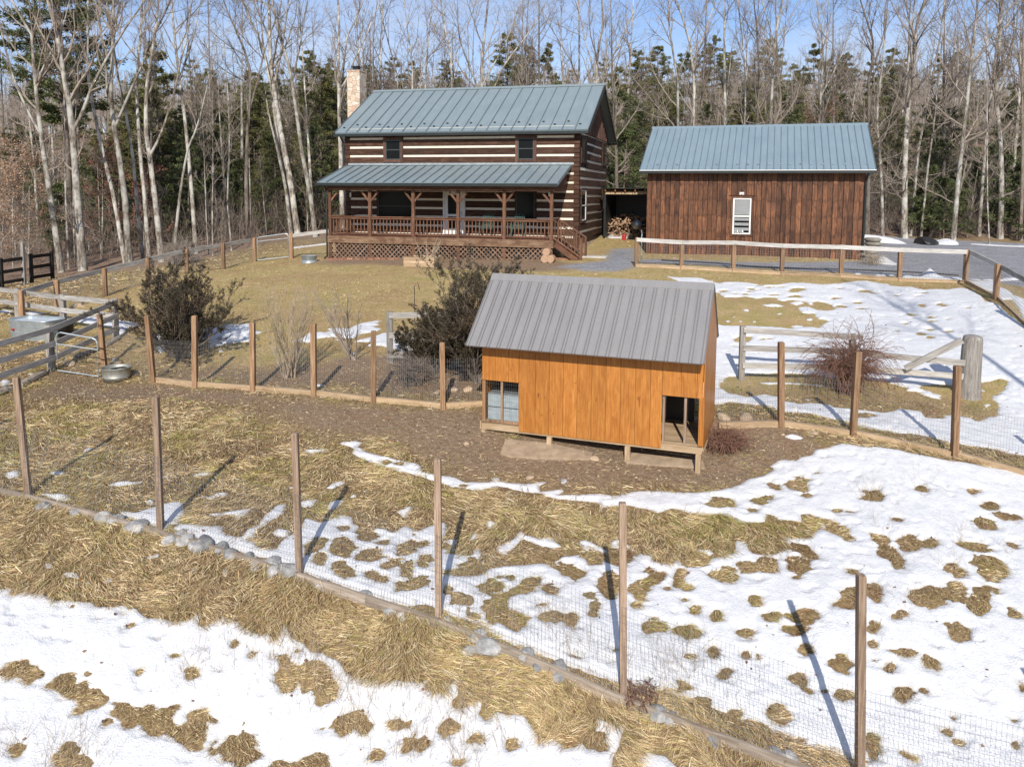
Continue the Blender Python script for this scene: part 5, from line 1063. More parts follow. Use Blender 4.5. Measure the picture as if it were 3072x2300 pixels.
# far fence in front of the drive
RF = thing('board_and_wire_fence', 'brown post fence with bleached top rail in front of the garage and drive', 'fence', (0, 0, 0))
L_ = []
for (px, py), ty, Yd in [((1909,800),712,32.0),((2044,806),720,31.5),((2199,815),721,31.0),((2345,823),730,30.5),((2522,829),734,30.0),((2697,843),742,29.3),((2895,846),748,28.5),((2987,898),792,25.2),((3085,962),845,22.3),((3260,1060),930,19.5)]:
    p = at(px, py, Yd); p[2] = seatz(p[0], p[1]); h = float(at(px, ty, p[1])[2] - p[2]); L_.append((p, h)); fpost(RF, p, h, .14, 'post2')
for (a, ha), (b, hb) in zip(L_[:-1], L_[1:]):
    o = .075; n_ = np.array([(b-a)[1], -(b-a)[0], 0]); n_ /= np.linalg.norm(n_); n_ = -n_ if n_[1] > 0 else n_
    rpt(RF, 'rail', 'whiter' if a[1] > 28.4 else 'greyw', a + n_ * .09 + [0, 0, ha - .09], b + n_ * .09 + [0, 0, hb - .09], .04, .16)
    rpt(RF, 'kerb_board', 'pale', a + n_ * .05 + [0, 0, .05], b + n_ * .05 + [0, 0, .05], .05, .14)
wire_panels(RF, [p + np.array([0, -.09, 0]) for p, h in L_], .08, 1.0, .10, .10, r=.0035)
p0 = L_[0][0] + np.array([.22, .25, 0]); 
GT = thing('walk_gate', 'narrow silver tube gate standing open at the left end of the fence by the garage', 'gate', p0)
mb = MB(); mb.tube([(0, 0, .1), (0, 0, 1.15), (.04, .1, 1.3), (.12, .75, 1.45), (.16, .8, 1.3), (.14, .8, .15), (0, 0, .1)], .022, 6); mb.build('frame', M['galv'], GT); mb = MB(); mb.tube([(0, 0, .75), (.14, .8, .8)], .018, 6); mb.build('bar', M['galv'], GT)
# left yard fence up to the cabin
LF = thing('board_and_wire_fence', 'grey single-rail fence climbing the lawn edge on the left, towards the cabin', 'fence', (0, 0, 0))
L_ = []
for (px, py), ty, Yd in [((68,985),871,25.3),((174,941),840,27.6),((316,889),804,30.0),((445,851),774,32.3),((561,819),745,34.5),((671,808),729,36.8),((764,785),713,39.0)]:
    p = at(px, py, Yd); p[2] = seatz(p[0], p[1]); h = max(.9, float(at(px, ty, p[1])[2] - p[2])); L_.append((p, h)); fpost(LF, p, h, .15, 'post2')
for (a, ha), (b, hb) in zip(L_[:-1], L_[1:]): rpt(LF, 'rail', 'greyw', a + [-.1, 0, ha - .11], b + [-.1, 0, hb - .11], .045, .17)
wire_panels(LF, [p + np.array([.08, 0, 0]) for p, h in L_], .08, .95, .12, .12, r=.003)
gp2 = at(875, 783, 38.9); gp2[2] = seatz(*gp2[:2]); fpost(LF, gp2, 1.25, .17, 'post2')
hp = HF.world(PX0 - .1, -PD + .3); hp[2] = seatz(*hp[:2]); rpt(LF, 'rail', 'greyw', gp2 + [0, 0, 1.13], hp + [0, 0, 1.28], .045, .17); wire_panels(LF, [gp2, hp], .08, 1.05, .12, .12, r=.003)
def tube_gate(name, label, a, b, h, z0, bars, r=.022):
    d = b - a; L = float(np.hypot(d[0], d[1])); o = thing(name, label, 'gate', a, math.atan2(d[1], d[0])); s = (b[2] - a[2])
    c = .13; mb = MB(); mb.tube([(0, 0, z0), (0, 0, z0 + h - c), (c * .3, 0, z0 + h - c * .3), (c, 0, z0 + h), (L - c, 0, z0 + h + s), (L - c * .3, 0, z0 + h - c * .3 + s), (L, 0, z0 + h - c + s), (L, 0, z0 + s), (0, 0, z0)], r, 8); mb.build('frame', M['galv'], o)
    for z in bars: mb = MB(); mb.tube([(0, 0, z0 + z), (L, 0, z0 + z + s)], r * .85, 6); mb.build('bar', M['galv'], o)
    V = []; mb = MB()
    for x in np.arange(.1, L, .1): mb.tube([(x, 0, z0), (x, 0, z0 + bars[-1] + s * x / L)], .0022, 3, cap=False)
    for z in np.arange(z0 + .1, z0 + bars[-1], .1): mb.tube([(0, 0, z), (L, 0, z + s)], .0022, 3, cap=False)
    mb.build('wire_mesh', M['wire'], o); return o
a = L_[-1][0] + np.array([.16, -.02, 0]); tube_gate('metal_gate', 'silver tube gate with wire infill in the far left fence beside the cabin', a, gp2 + [-.14, 0, 0], 1.15, .08, [.93], .028)
# corral of silver-grey rails at far left
CF = thing('rail_fence', 'silver-grey three-rail wooden fence around the stock tank at the left edge', 'fence', (0, 0, 0))
def zm(a, b): return P1(ZM, a, b)
pc = g1(*zm(1255, 995)); pb = g1(*zm(560, 1345)); pc[2] = seatz(*pc[:2]); pb[2] = seatz(*pb[:2])
hC = float(at(*zm(1240, 562), pc[1])[2] - pc[2]); hB = float(at(*zm(545, 850), pb[1])[2] - pb[2])
fpost(CF, pc, hC, .14, 'greywz'); fpost(CF, pb, hB, .15, 'greywz', (-.02, 0))
dn = pb - pc; pa = pb + dn * 1.25; pa[2] = seatz(*pa[:2]) - .0; fpost(CF, pa, hB, .15, 'greywz')
d1 = g1(*zm(690, 800)); d1 = at(*zm(685, 800), 24.8); d1[2] = seatz(*d1[:2]); d2 = at(*zm(200, 790), 26.2); d2[2] = seatz(*d2[:2]); d3 = d2 + (d2 - d1); d3[2] = seatz(*d3[:2])
hD1 = float(at(*zm(670, 512), d1[1])[2] - d1[2]); hD2 = float(at(*zm(200, 450), d2[1])[2] - d2[2])
for p, h in ((d1, hD1), (d2, hD2), (d3, hD2)): fpost(CF, p, h, .15, 'greywz')
for (p, hp_), (q, hq) in (((pc, hC), (pb, hB)), ((pb, hB), (pa, hB)), ((pc, hC), (d1, hD1)), ((d1, hD1), (d2, hD2)), ((d2, hD2), (d3, hD2))):
    lv = (.09, .50, .88) if p[1] < 24.4 and q[1] < 24 else (.09, .50)
    for f in lv:
        n_ = np.array([-.09, 0, 0]) if p[1] < 24.4 and q[1] < 24 else np.array([0, -.09, 0]); n_ = -n_ if p[1] < 24.4 and q[1] < 24 else n_
        rpt(CF, 'rail', 'greyw', p + n_ + [0, 0, hp_ - f * 1.0], q + n_ + [0, 0, hq - f * 1.0], .045, .15)
ga = pb + np.array([.22, -.1, 0]); gb = g1(*zm(1068, 1420)); gb[2] = seatz(*gb[:2])
tube_gate('metal_gate', 'low silver tube gate ajar between the grey corral post and the dirt run', ga, gb, float(at(*zm(600, 925), ga[1])[2] - ga[2]) - .05, .05, [.72])
# black board fence
BF = thing('black_board_fence', 'black-painted board fence at the far left below the trees', 'fence', (0, 0, 0))
def bb(a, b, Yd): p = at(*zm(a, b), Yd); p[2] = seatz(*p[:2]); return p
B = [bb(-300, 430, 33), bb(20, 415, 34), bb(265, 395, 35), bb(345, 390, 35.6), bb(570, 360, 37)]
for i, p in enumerate(B): fpost(BF, p, 1.35 if i != 2 else 1.9, .13, 'blackw' if i != 2 else 'greywz')
for i in (0, 1, 3):
    for z in (.25, .72, 1.2): rpt(BF, 'rail', 'blackw', B[i] + [0, -.08, z], B[i + 1] + [0, -.08, z], .04, .15)
# rail fence in the snowy yard, with the heavy round post
SFc = thing('rail_fence', 'grey three-rail fence in the snow with a diagonal brace and a thick round end post', 'fence', (0, 0, 0))
def gg(a, b, Yd): p = at(*P1(ZG, a, b), Yd); p[2] = seatz(*p[:2]); return p
a = gg(375, 785, 20.0); b = gg(1850, 888, 18.5); ha = float(at(*P1(ZG, 378, 428), a[1])[2] - a[2]); hb = float(at(*P1(ZG, 1850, 488), b[1])[2] - b[2]); m_ = (a + b) / 2; m_[2] = seatz(*m_[:2])
fpost(SFc, a, ha, .14, 'greywz'); fpost(SFc, m_, ha * .9, .13, 'greywz')
mb = MB(); mb.lathe([(.30, -.2), (.27, .1), (.235, .5), (.22, hb - .12), (.20, hb - .03), (.12, hb), (0, hb + .005)], 14); o = mb.build('end_post', M['greywz'], SFc, smooth=True); o.location = b; o.rotation_euler = (0, .02, .4)
for f, g in ((.09, .30), (.56, .66), (1.02, .99)):
    if f == .09: rpt(SFc, 'rail', 'greyw', a + [0, -.09, ha - f], m_ + [.2, -.09, ha - .22], .045, .14)
    else: rpt(SFc, 'rail', 'greyw', a + [0, -.09, ha - f], m_ + [0, -.09, (ha - f + hb - g) / 2 + .0], .045, .14); rpt(SFc, 'rail', 'greyw', m_ + [0, -.09, (ha - f + hb - g) / 2 - .02], b + [-.15, -.09, hb - g], .045, .14)
q0 = at(*P1(ZG, 1440, 705), 18.7); q1 = at(*P1(ZG, 1812, 520), 18.35); rpt(SFc, 'brace', 'greyw', q0, q1, .05, .15)
# short rail fence behind the middle bush
GF2 = thing('rail_fence', 'short grey three-rail fence panel half hidden by the evergreen bush left of the coop', 'fence', (0, 0, 0))
def ff_(a, b, Yd): p = at(*P1(ZF, a, b), Yd); p[2] = seatz(*p[:2]); return p
a = ff_(1482, 650, 20.6); h = float(at(*P1(ZF, 1480, 343), a[1])[2] - a[2]); b = a + np.array([2.3, .3, 0]); b[2] = seatz(*b[:2])
fpost(GF2, a, h, .16, 'greywz'); fpost(GF2, b, h, .14, 'greywz')
for f in (.09, .62, 1.15): rpt(GF2, 'rail', 'greyw', a + [0, -.09, h - f], b + [0, -.09, h - f], .045, .15)
mb = MB(); st_ = np.array(ff_(1645, 330, 24.5)); mb.tube([(0, 0, -.1), (0, 0, 1.2), (.1, 0, 1.35), (.16, 0, 1.1)], .012, 5); o = mb.build('plant_hook', M['black']); o.location = st_; tag(o, 'thin black shepherd hook standing in the lawn behind the evergreen bush', 'plant hook')
# ---------------------------------------------------------------- smaller things
def gpt(zz, a, b): p = g1(*P1(zz, a, b)); return p
p = gpt(ZM, 1200, 1470); TB = thing('galvanised_tub', 'round galvanised tub with a black hose coiled in it, by the low gate', 'tub', p + [0, .3, -.02], .3)
mb = MB(); mb.lathe([(0, .01), (.30, .01), (.315, .0), (.335, .12), (.345, .13), (.335, .14), (.36, .36), (.375, .37), (.365, .385), (.35, .36), (.325, .14), (.30, .03), (0, .025)], 32); mb.build('body', M['tin'], TB, smooth=True)
mb = MB(); pts = [(.29 * math.cos(t), .29 * math.sin(t), .26 + .05 * math.sin(t * 1.3)) for t in np.linspace(-2.6, 2.2, 24)]; mb.tube(pts, .016, 6); mb.build('hose', M['black'], TB)
p = gpt(ZH, 2040, 420); 
for k in range(2):
    o = thing('stock_tub', ('round galvanised tub lying upside down on the lawn near the cabin corner' if k == 0 else 'round galvanised tub set upright on the upside-down one near the cabin corner'), 'tub', p + [0.0, .35, -.03 + .17 * k]); mb = MB()
    pr = [(0, .27), (.40, .27), (.42, .26), (.46, .0), (.48, .0), (.48, .02), (.44, .28), (0, .29)] if k else [(0, .17), (.30, .17), (.32, .16), (.35, .0), (.37, .0), (.37, .02), (.34, .17), (0, .18)]
    if k: pr = [(0, .01), (.31, .01), (.33, .03), (.37, .18), (.39, .19), (.36, .19), (.31, .05), (0, .04)]
    mb.lathe(pr, 28); mb.build('body', M['galv'], o, smooth=True); mb = MB(); mb.lathe([(.345, .07), (.362, .08), (.345, .09)] if not k else [(.35, .10), (.37, .11), (.36, .12)], 28); mb.build('rib', M['galv'], o)
# stock tank
tl = g1(*zm(95, 1010)); tr_ = g1(*zm(530, 1045)); mid = (tl + tr_) / 2; mid[1] += .45; mid[2] = seatz(*mid[:2]) - .02
TK = thing('stock_tank', 'long oval galvanised stock tank full of ice inside the grey corral', 'stock tank', mid, math.atan2((tr_ - tl)[1], (tr_ - tl)[0]))
Lw = float(np.linalg.norm((tr_ - tl)[:2])) / 2; 
def oval(t, l, w): 
    e = .45; return (l * np.sign(math.cos(t)) * abs(math.cos(t)) ** e, w * np.sign(math.sin(t)) * abs(math.sin(t)) ** e)
def ovl(prof, n=40):
    V = []; Q = []
    for ins, z in prof:
        for j in range(n): x, y = oval(2 * math.pi * j / n + .04, Lw - ins, .45 - ins); V.append((x, y, z))
    for k in range(len(prof) - 1):
        for j in range(n): Q.append((k*n+j, k*n+(j+1)%n, k*n+n+(j+1)%n, k*n+n+j))
    return V, Q, n
V, Q, n = ovl([(.05, 0), (.03, .22), (.015, .235), (.03, .25), (.015, .42), (0, .435), (.015, .45), (0, .60), (-.02, .61), (-.01, .63), (.02, .61), (.04, .45)]); mb = MB(); mb.add(V, Q); mb.build('body', M['galv'], TK)
V, Q, n = ovl([(.02, .56)]); V = V + [(0, 0, .565)]; mb = MB(); mb.add(V, T=[(j, (j + 1) % n, n) for j in range(n)]); mb.build('ice', M['ice'], TK)
mb = MB(); mb.tube([(-Lw * .55, -.43, .33), (-Lw * .55, -.50, .33)], .035, 8); mb.build('drain_plug', M['red'], TK)
p = gpt(ZM, 640, 1000); TD = thing('black_bin', 'black rubber bin beside the stock tank behind the corral rails', 'bin', p + [.0, .3, 0]); mb = MB(); mb.lathe([(0, .01), (.22, .0), (.27, .42), (.29, .43), (.27, .45), (.25, .42), (.2, .04), (0, .03)], 20); mb.build('body', M['black'], TD, smooth=True)
# landscape logs along the ground
for (a, b, wv, lb) in [((215, 1525), (480, 1380), .20, 'weathered log lying along the ground in front of the grey corral rails'), ((-60, 1620), (120, 1560), .20, 'weathered log on the ground at the left edge behind the leaning first post'), ((1135, 1090), (1285, 1000), .16, 'pale timber on the ground below the corral corner post'), ((800, 1215), (1060, 1120), .14, 'dark weathered timber on the ground behind the low tube gate')]:
    p = gpt(ZM, a[0], a[1]); q = gpt(ZM, b[0], b[1]); mb = MB(); c = (p + q) / 2; P_ = [p + (q - p) * t + np.array([0, 0, .06 + random.uniform(-.01, .01)]) for t in np.linspace(0, 1, 6)]
    mb.tube([x - c for x in P_], [wv * .42, wv * .5, wv * .47, wv * .5, wv * .46, wv * .4], 9); o = mb.build('landscape_log', M['kick'], None); o.location = c; tag(o, lb, 'log')
# raised bed
c0 = g1(*P1(ZK, 810, 1372)); RB = thing('raised_bed', 'pale timber raised planter bed in front of the porch', 'planter', c0 + [.0, .55, -.02], -HF.a)
lw = .72; mb = MB()
for k in range(3):
    z0, z1 = k * .145, k * .145 + .14; mb.box((-lw, -.55, z0), (lw, -.5, z1)); mb.box((-lw, .5, z0), (lw, .55, z1)); mb.box((-lw, -.5, z0), (-lw + .05, .5, z1)); mb.box((lw - .05, -.5, z0), (lw, .5, z1))
mb.build('frame', M['pale'], RB); mb = MB(); mb.box((-lw + .05, -.5, .02), (lw - .05, .5, .36)); mb.build('soil', M['kick'], RB)
# cut log rounds and slab by the steps
for k, (a, b, s, lb) in enumerate([((1636, 1338), 0, .17, 'lower left'), ((1674, 1340), 0, .17, 'lower right'), ((1646, 1296), .30, .17, 'top')]):
    p = g1(*P1(ZK, a[0], 1340)); mb = MB(); mb.lathe([(0, 0), (s, 0), (s * 1.02, .06), (s, .40), (0, .40)], 16, r=.5); o = mb.build('log_round', M['endgrain'], None); o.location = p + [0, .1, .15 + b]; o.rotation_euler = (R(-90) + .0, 0, -HF.a)
    o.location.y -= .0; o.rotation_euler = (R(90), 0, -HF.a); tag(o, f'cut log round stacked by the porch steps, {lb} of the three', 'log round', 'cut log rounds by the steps')
sl = g1(*P1(ZK, 1945, 1308)); mb = MB(); mb.cham((-.65, -.35, -.05), (.65, .35, .06), .02); o = mb.build('concrete_slab', M['concrete'], None); o.location = sl; o.rotation_euler = (0, 0, -HF.a); tag(o, 'pale concrete slab on the ground at the foot of the porch steps', 'slab')
bk = g1(*P1(ZK, 1700, 1325)); b0 = None
for k in range(22):
    zx = 200 + (k % 11) * 44 if k < 14 else 1700 + (k - 14) * 12
    p = g1(*P1(ZK, zx, 1326)); mb = MB(); mb.cham((-.14, -.08, -.04), (.14, .08, .07), .012); o = mb.build('paving_brick', M['brick'], None); o.location = p + [random.uniform(-.1, .1), random.uniform(0, .3), 0]; o.rotation_euler = (0, 0, -HF.a + random.uniform(-.3, .3))
    tag(o, 'reddish brick laid in the edging along the foot of the porch lattice' if k < 14 else 'reddish brick in the small heap beside the porch steps', 'brick', 'edging bricks under the lattice' if k < 14 else 'bricks by the steps')
# black water pipe over the gravel
pts = ground(*zip(*[P1(ZP, 1290, 1335), P1(ZP, 1550, 1350), P1(ZP, 2200, 1385), P1(ZJ, 760, 868), P1(ZJ, 950, 878), P1(ZJ, 1250, 885), P1(ZN, 600, 895), P1(ZN, 1000, 915), P1(ZN, 1350, 945)])) ; mb = MB(); mb.tube(pts + [0, 0, .03], .03, 6); o = mb.build('water_pipe', M['black'], None); tag(o, 'long black pipe lying across the gravel behind the far fence', 'pipe')
# sandbags / stacked stones at garage corner
p = GF.world(.55, 1.2); 
for k in range(5):
    mb = MB(); mb.lathe([(0, -.1), (.22, -.09), (.30, 0), (.22, .09), (0, .1)], 12, ell=(1, 1.4)); o = mb.build('filled_sack', M['sackg'], None, smooth=True); o.location = (p[0] + random.uniform(-.05, .05), p[1], seatz(p[0], p[1]) + .1 + k * .185); o.rotation_euler = (0, 0, random.uniform(0, 3)); tag(o, ['bottom', 'second', 'third', 'fourth', 'topmost'][k] + ' filled sack in the stack at the right corner of the garage', 'sack', 'sacks stacked at the garage corner')
# rocks
def rock(p, s, seed, label, mat='rock', group='grey rocks along the fence', sq=(1, .8, .65), name='rock'):
    rs = np.random.default_rng(seed); import bmesh
    bm = bmesh.new(); bmesh.ops.create_icosphere(bm, subdivisions=3, radius=1); 
    dirs = rs.normal(size=(9, 3)); dirs /= np.linalg.norm(dirs, axis=1, keepdims=True); cut = rs.uniform(.62, .9, 9)
    for v in bm.verts:
        c = np.array(v.co); dd = dirs @ c; k = np.argmax(dd / cut * .999); m = (dd / cut).max()
        if m > 1: c = c / m
        c *= 1 + .02 * float(fbm(np.array(c[0] * 2.2 + seed), np.array(c[1] * 2.2 + c[2]), 2, 3)); v.co = c * np.array(sq) * s
    me = bpy.data.meshes.new(name); bm.to_mesh(me); bm.free(); me.materials.append(M[mat]); o = bpy.data.objects.new(name, me); COL.objects.link(o)
    a = me.attributes.new('rnd', 'FLOAT', 'FACE'); a.data.foreach_set('value', np.full(len(me.polygons), rs.uniform()))
    o.location = p; o.rotation_euler = (rs.uniform(-.3, .3), rs.uniform(-.3, .3), rs.uniform(0, 6)); return tag(o, label, 'rock', group)
RK = [(ZA, 300,830,.17),(ZA,505,865,.13),(ZA,690,905,.20),(ZA,765,915,.19),(ZA,905,965,.24),(ZA,1080,965,.16),(ZA,1125,1060,.17),(ZA,1195,1015,.16),(ZA,1225,1050,.20),(ZA,1345,1080,.27),(ZA,1300,1095,.18),(ZA,1465,1105,.18),(ZA,1530,1145,.17),(ZA,1655,1160,.13),(ZA,1700,1200,.12),(ZA,1815,1205,.19),(ZA,1820,1265,.18),(ZA,1910,1260,.24),(ZA,1690,1225,.1),(ZA,1285,1245,.07),(ZA,1495,1255,.08),(ZA,2140,1340,.16),
      (ZE,190,285,.16),(ZE,350,375,.15),(ZE,420,400,.12),(ZE,690,440,.12),(ZE,798,495,.11),(ZE,870,525,.18),(ZE,940,600,.25),(ZE,820,610,.14),(ZE,1165,640,.16),(ZE,1230,700,.12),(ZE,1375,705,.16),(ZE,1360,775,.14),(ZE,1960,1000,.2),(ZE,2040,1020,.17),(ZC,545,1595,.17),(ZC,610,1620,.15),(ZC,240,1540,.15),(ZC,40,1440,.12)]
CN = {}; ORD = ['first','second','third','fourth','fifth','sixth','seventh','eighth','ninth','tenth','eleventh','twelfth','thirteenth','fourteenth','fifteenth','sixteenth','seventeenth']
RK.sort(key=lambda r: P1(r[0], r[1], r[2])[0])
words_ = ['blocky', 'flat-topped', 'angular', 'rounded', 'jagged', 'wedge-shaped', 'pale-veined', 'squat']
fe = ['below the first front fence span', 'below the second front fence span', 'below the third front fence span', 'in grass below the fourth front fence span', 'near the foot of the last front fence post']
for i, (zz, a, b, s) in enumerate(RK):
    px, py = P1(zz, a, b); p = g1(px, py); k = 0 if px < 440 else 1 if px < 860 else 2 if px < 1290 else 3 if px < 1850 else 4
    cnt_ = CN.setdefault(k, 0); CN[k] += 1
    rock(p + [0, 0, s * .13], s * .85, 100 + i, f'{ORD[cnt_]} grey-white rock from the left {fe[k]}', sq=(1, random.uniform(.65, .95), random.uniform(.55, .8)))
for i, (zz, a, b, s, m, lb) in enumerate([(ZG,405,1035,.22,'tanrock','flat tan stone by the timber kerb right of the coop'),(ZG,260,1030,.18,'tanrock','tan stone against the coop rear leg on the right'),(ZG,810,915,.08,'rock','small white stone in the moss inside the yard'),(ZB,1385,272,.10,'tanrock','small tan stone on the dirt below the coop'),(ZB,1588,292,.09,'rock','small grey stone on the dirt right of the tan one below the coop'),(ZB,1780,158,.11,'tanrock','pale brick-like stone under the coop edge'),(ZB,1000,68,.09,'tanrock','tan stone on the dirt left of the coop'),
      (ZF,1790,885,.10,'tanrock','pale stone under the evergreen bush, left one'),(ZF,1900,870,.14,'tanrock','pale stone under the evergreen bush, middle one'),(ZF,1995,865,.15,'tanrock','pale stone under the evergreen bush next to the coop'),(ZM,750,1275,.17,'tanrock','pale stone just behind the low tube gate'),(ZM,820,650,.22,'tanrock','large tan stone in the grass behind the corral'),(ZM,900,655,.15,'tanrock','smaller tan stone behind the corral, right of the large one'),(ZG,850,1130,.1,'tanrock','stone by the gap in the kerb of the right-hand fence')]):
    px, py = P1(zz, a, b); p = g1(px, py); rock(p + [0, 0, s * .15], s, 300 + i, lb, m, None, (1, .8, .5), 'stone')
# gravel / snow heaps at the edge of the drive
for i, (a, b, w, h, mt, nm, lb, ct) in enumerate([((405, 490), 0, 1.6, .38, 'snow', 'snow_heap', 'dirty heap of ploughed snow beyond the garage corner', 'snow heap'), ((960, 495), 0, 1.4, .42, 'black', 'debris_heap', 'dark heap of debris at the far edge of the drive', 'heap'), ((1165, 520), 0, .8, .28, 'snow', 'snow_heap', 'small heap of snow at the foot of the dark debris', 'snow heap')]):
    p = at(*P1(ZN, *a), 45.5); p[2] = seatz(*p[:2]); rock(p, 1.0, 400 + i, lb, mt, None, (w, .8, h * .9), nm)['category'] = ct
# concrete pads under the coop
for (pts, lb) in [([(445,1290),(480,1200),(760,1225),(1060,1290),(1040,1330),(700,1320),(500,1310)], 'broken concrete slab in the soil under the left half of the coop'), ([(1280,1350),(1320,1290),(1790,1345),(1800,1385),(1500,1370)], 'broken concrete slab in the soil under the right half of the coop')]:
    q = tpoly(Z(*ZL, pts)); c = q.mean(0); zc = seatz(*c); n = len(q)
    zz_ = [seatz(*v) for v in q]; V = [(v[0] - c[0], v[1] - c[1], z_ - zc + .045) for v, z_ in zip(q, zz_)] + [(v[0] - c[0], v[1] - c[1], z_ - zc - .12) for v, z_ in zip(q, zz_)] + [(0, 0, .05)]
    mb = MB(); mb.add(V, Q=[(j, n + j, n + (j + 1) % n, (j + 1) % n) for j in range(n)], T=[(j, (j + 1) % n, 2 * n) for j in range(n)]); o = mb.build('concrete_pad', M['dirtc'], None); o.location = (c[0], c[1], zc); tag(o, lb, 'concrete pad')
# ---------------------------------------------------------------- trees
def unit(v): return v / (np.linalg.norm(v, axis=-1, keepdims=True) + 1e-9)
def grow(rs, S, D, L, Rr, k, up, wob):
    """vectorised branches: start S, direction D, length L, start radius Rr -> polylines"""
    m = len(S); P = np.zeros((m, k, 3)); P[:, 0] = S; d = unit(D)
    for i in range(1, k):
        d = unit(d + rs.normal(size=(m, 3)) * wob + np.array([0, 0, up]))
        P[:, i] = P[:, i - 1] + d * (L / (k - 1))[:, None]
    t = np.linspace(0, 1, k)
    return P, Rr[:, None] * (1 - t * .72)[None]
def spawn(rs, P, Rr, n, lo, hi, ang, lf, rf, ratio_len):
    """children of each polyline"""
    m, k, _ = P.shape; f = rs.uniform(lo, hi, (m, n)) * (k - 1); i = np.minimum(f.astype(int), k - 2); u = (f - i)[..., None]
    a = np.arange(m)[:, None]; S = P[a, i] * (1 - u) + P[a, i + 1] * u; T = unit(P[a, i + 1] - P[a, i]); rr = Rr[a, i] * (1 - u[..., 0]) + Rr[a, i + 1] * u[..., 0]
    rnd = rs.normal(size=S.shape); perp = unit(np.cross(T, rnd)); th = rs.uniform(ang[0], ang[1], (m, n))[..., None]
    D = T * np.cos(th) + perp * np.sin(th); Lc = ratio_len[:, None] * lf * (1.15 - .6 * f / (k - 1)) * rs.uniform(.55, 1.2, (m, n))
    return S.reshape(-1, 3), D.reshape(-1, 3), Lc.ravel(), (rr * rf).ravel()
def make_tree(seed, path, r0, crown_lo=.4, nl=14, limb=.26, forks=(), twigs=1.0, up=.10, dens=1.0, low=0):
    """bare broadleaf tree. path: trunk points; returns (trunk V,Q), (crown V,Q)"""
    rs = np.random.default_rng(seed); path = np.array(path, float); H = path[-1, 2]
    zz = np.linspace(0, 1, 16); cum = np.concatenate([[0], np.cumsum(np.linalg.norm(np.diff(path, axis=0), axis=1))]); cum /= cum[-1]
    P = np.stack([np.interp(zz, cum, path[:, k]) for k in range(3)], -1); P[1:, :2] += np.cumsum(rs.normal(size=(15, 2)), 0) * r0 * .055
    rad = r0 * (1 - .93 * zz ** 1.15) * 1.0; rad[0] *= 1.28
    TR = [tubes(P[None], rad[None], 9)]; mains = [(P, rad)]
    for (f, dx, dy, len_) in forks:                              # big forks
        i = int(f * 15); d = np.array([dx, dy, 1.0]); Pm, Rm = grow(rs, P[i:i+1], d[None], np.array([len_]), np.array([rad[i] * .62]), 12, .05, .07)
        TR.append(tubes(Pm, Rm, 7)); mains.append((Pm[0], Rm[0]))
    CR = []
    for mi, (p, r) in enumerate(mains):
        n = nl if mi == 0 else max(4, int(nl * .6)); lo = crown_lo if mi == 0 else .25
        S, D, L, q = spawn(rs, p[None], r[None], n + (low if mi == 0 else 0), lo, .97, (.45, 1.0), limb, .55, np.array([H]))
        if mi == 0 and low:
            S2, D2, L2, q2 = spawn(rs, p[None], r[None], low, .12, crown_lo, (.9, 1.5), limb * .55, .28, np.array([H])); S = np.vstack([S, S2]); D = np.vstack([D, D2]); L = np.append(L, L2); q = np.append(q, q2)
        D = unit(D); P1_, R1 = grow(rs, S, D, L, np.clip(q, .012, None), 8, up, .13); CR.append(tubes(P1_, R1, 5))
        S, D, L2, q = spawn(rs, P1_, R1, int(7 * dens), .15, 1.0, (.4, 1.0), .42, .6, L); P2, R2 = grow(rs, S, D, L2, np.clip(q, .007, None), 5, up * .8, .16); CR.append(tubes(P2, R2, 4))
        S, D, L3, q = spawn(rs, P2, R2, int(5 * twigs), .15, 1.0, (.4, 1.1), .5, .6, L2); P3, R3 = grow(rs, S, D, L3, np.clip(q, .0045, None), 4, up * .6, .18); CR.append(tubes(P3, R3, 3))
        S, D, L4, q = spawn(rs, P3, R3, int(3 * twigs), .2, 1.0, (.4, 1.1), .55, .7, L3); P4, R4 = grow(rs, S, D, L4, np.clip(q, .0035, .006), 3, .05, .15); CR.append(tubes(P4, R4, 3))
    def cat(L):
        V, Q, n = [], [], 0
        for v, q in L: V.append(v); Q.append(q + n); n += len(v)
        return np.concatenate(V), np.concatenate(Q)
    return cat(TR), cat(CR)
def tree_obj(name, label, loc, data, bark_m='bark', twig_m='twig', group=None, rz=0, sc=1, cat='tree'):
    o = thing(name, label, cat, loc, rz, group); o.scale = (sc, sc, sc)
    (tv, tq), (cv, cq) = data
    mk('trunk', tv, tq, M[bark_m], o, smooth=True); mk('crown', cv, cq, M[twig_m], o); return o
# hand-placed trunks at the wood edge: pixel of base, lean points, diameter (px in photo), distance
HAND = []
def hand(zz, pts, wpx, Yb, label, forks=(), kind='bark', H=None, **kw):
    px = [P1(zz, *p) for p in pts]; b = at(px[0][0], px[0][1], Yb); gz = seatz(b[0], b[1]); out = []
    for (x, y) in px: q = at(x, y, Yb); out.append([q[0] - b[0], 0, q[2] - gz])
    out[0][2] = -.3; out[0][0] = 0
    last, prev = np.array(out[-1]), np.array(out[-2]); d = unit(last - prev); HH = H or random.uniform(17, 22)
    if last[2] < HH: d = unit(d * [.6, 1, 1]); out.append(list(last + d * (HH - last[2])))
    r0 = wpx * Yb / FOC / 2 * .78; sd = len(HAND) + 11
    data = make_tree(sd, out, r0, forks=forks, **kw); o = tree_obj('bare_tree', label, (b[0], b[1], gz), data, kind, 'twig' if kind == 'bark' else 'twigd', 'bare trees at the edge of the woods'); HAND.append(o); return o
I_, O_, K_ = ZI, ZO, (2.212, (1000, 0))
hand(I_, [(385,1656),(300,1150),(240,750),(205,400),(190,200),(60,0)], 25, 40.5, 'tall pale leaning tree, leftmost of the thick trunks at the left edge', [(.55,.35,.1,7),(.40,-.55,.0,9)], crown_lo=.45, nl=12, low=3)
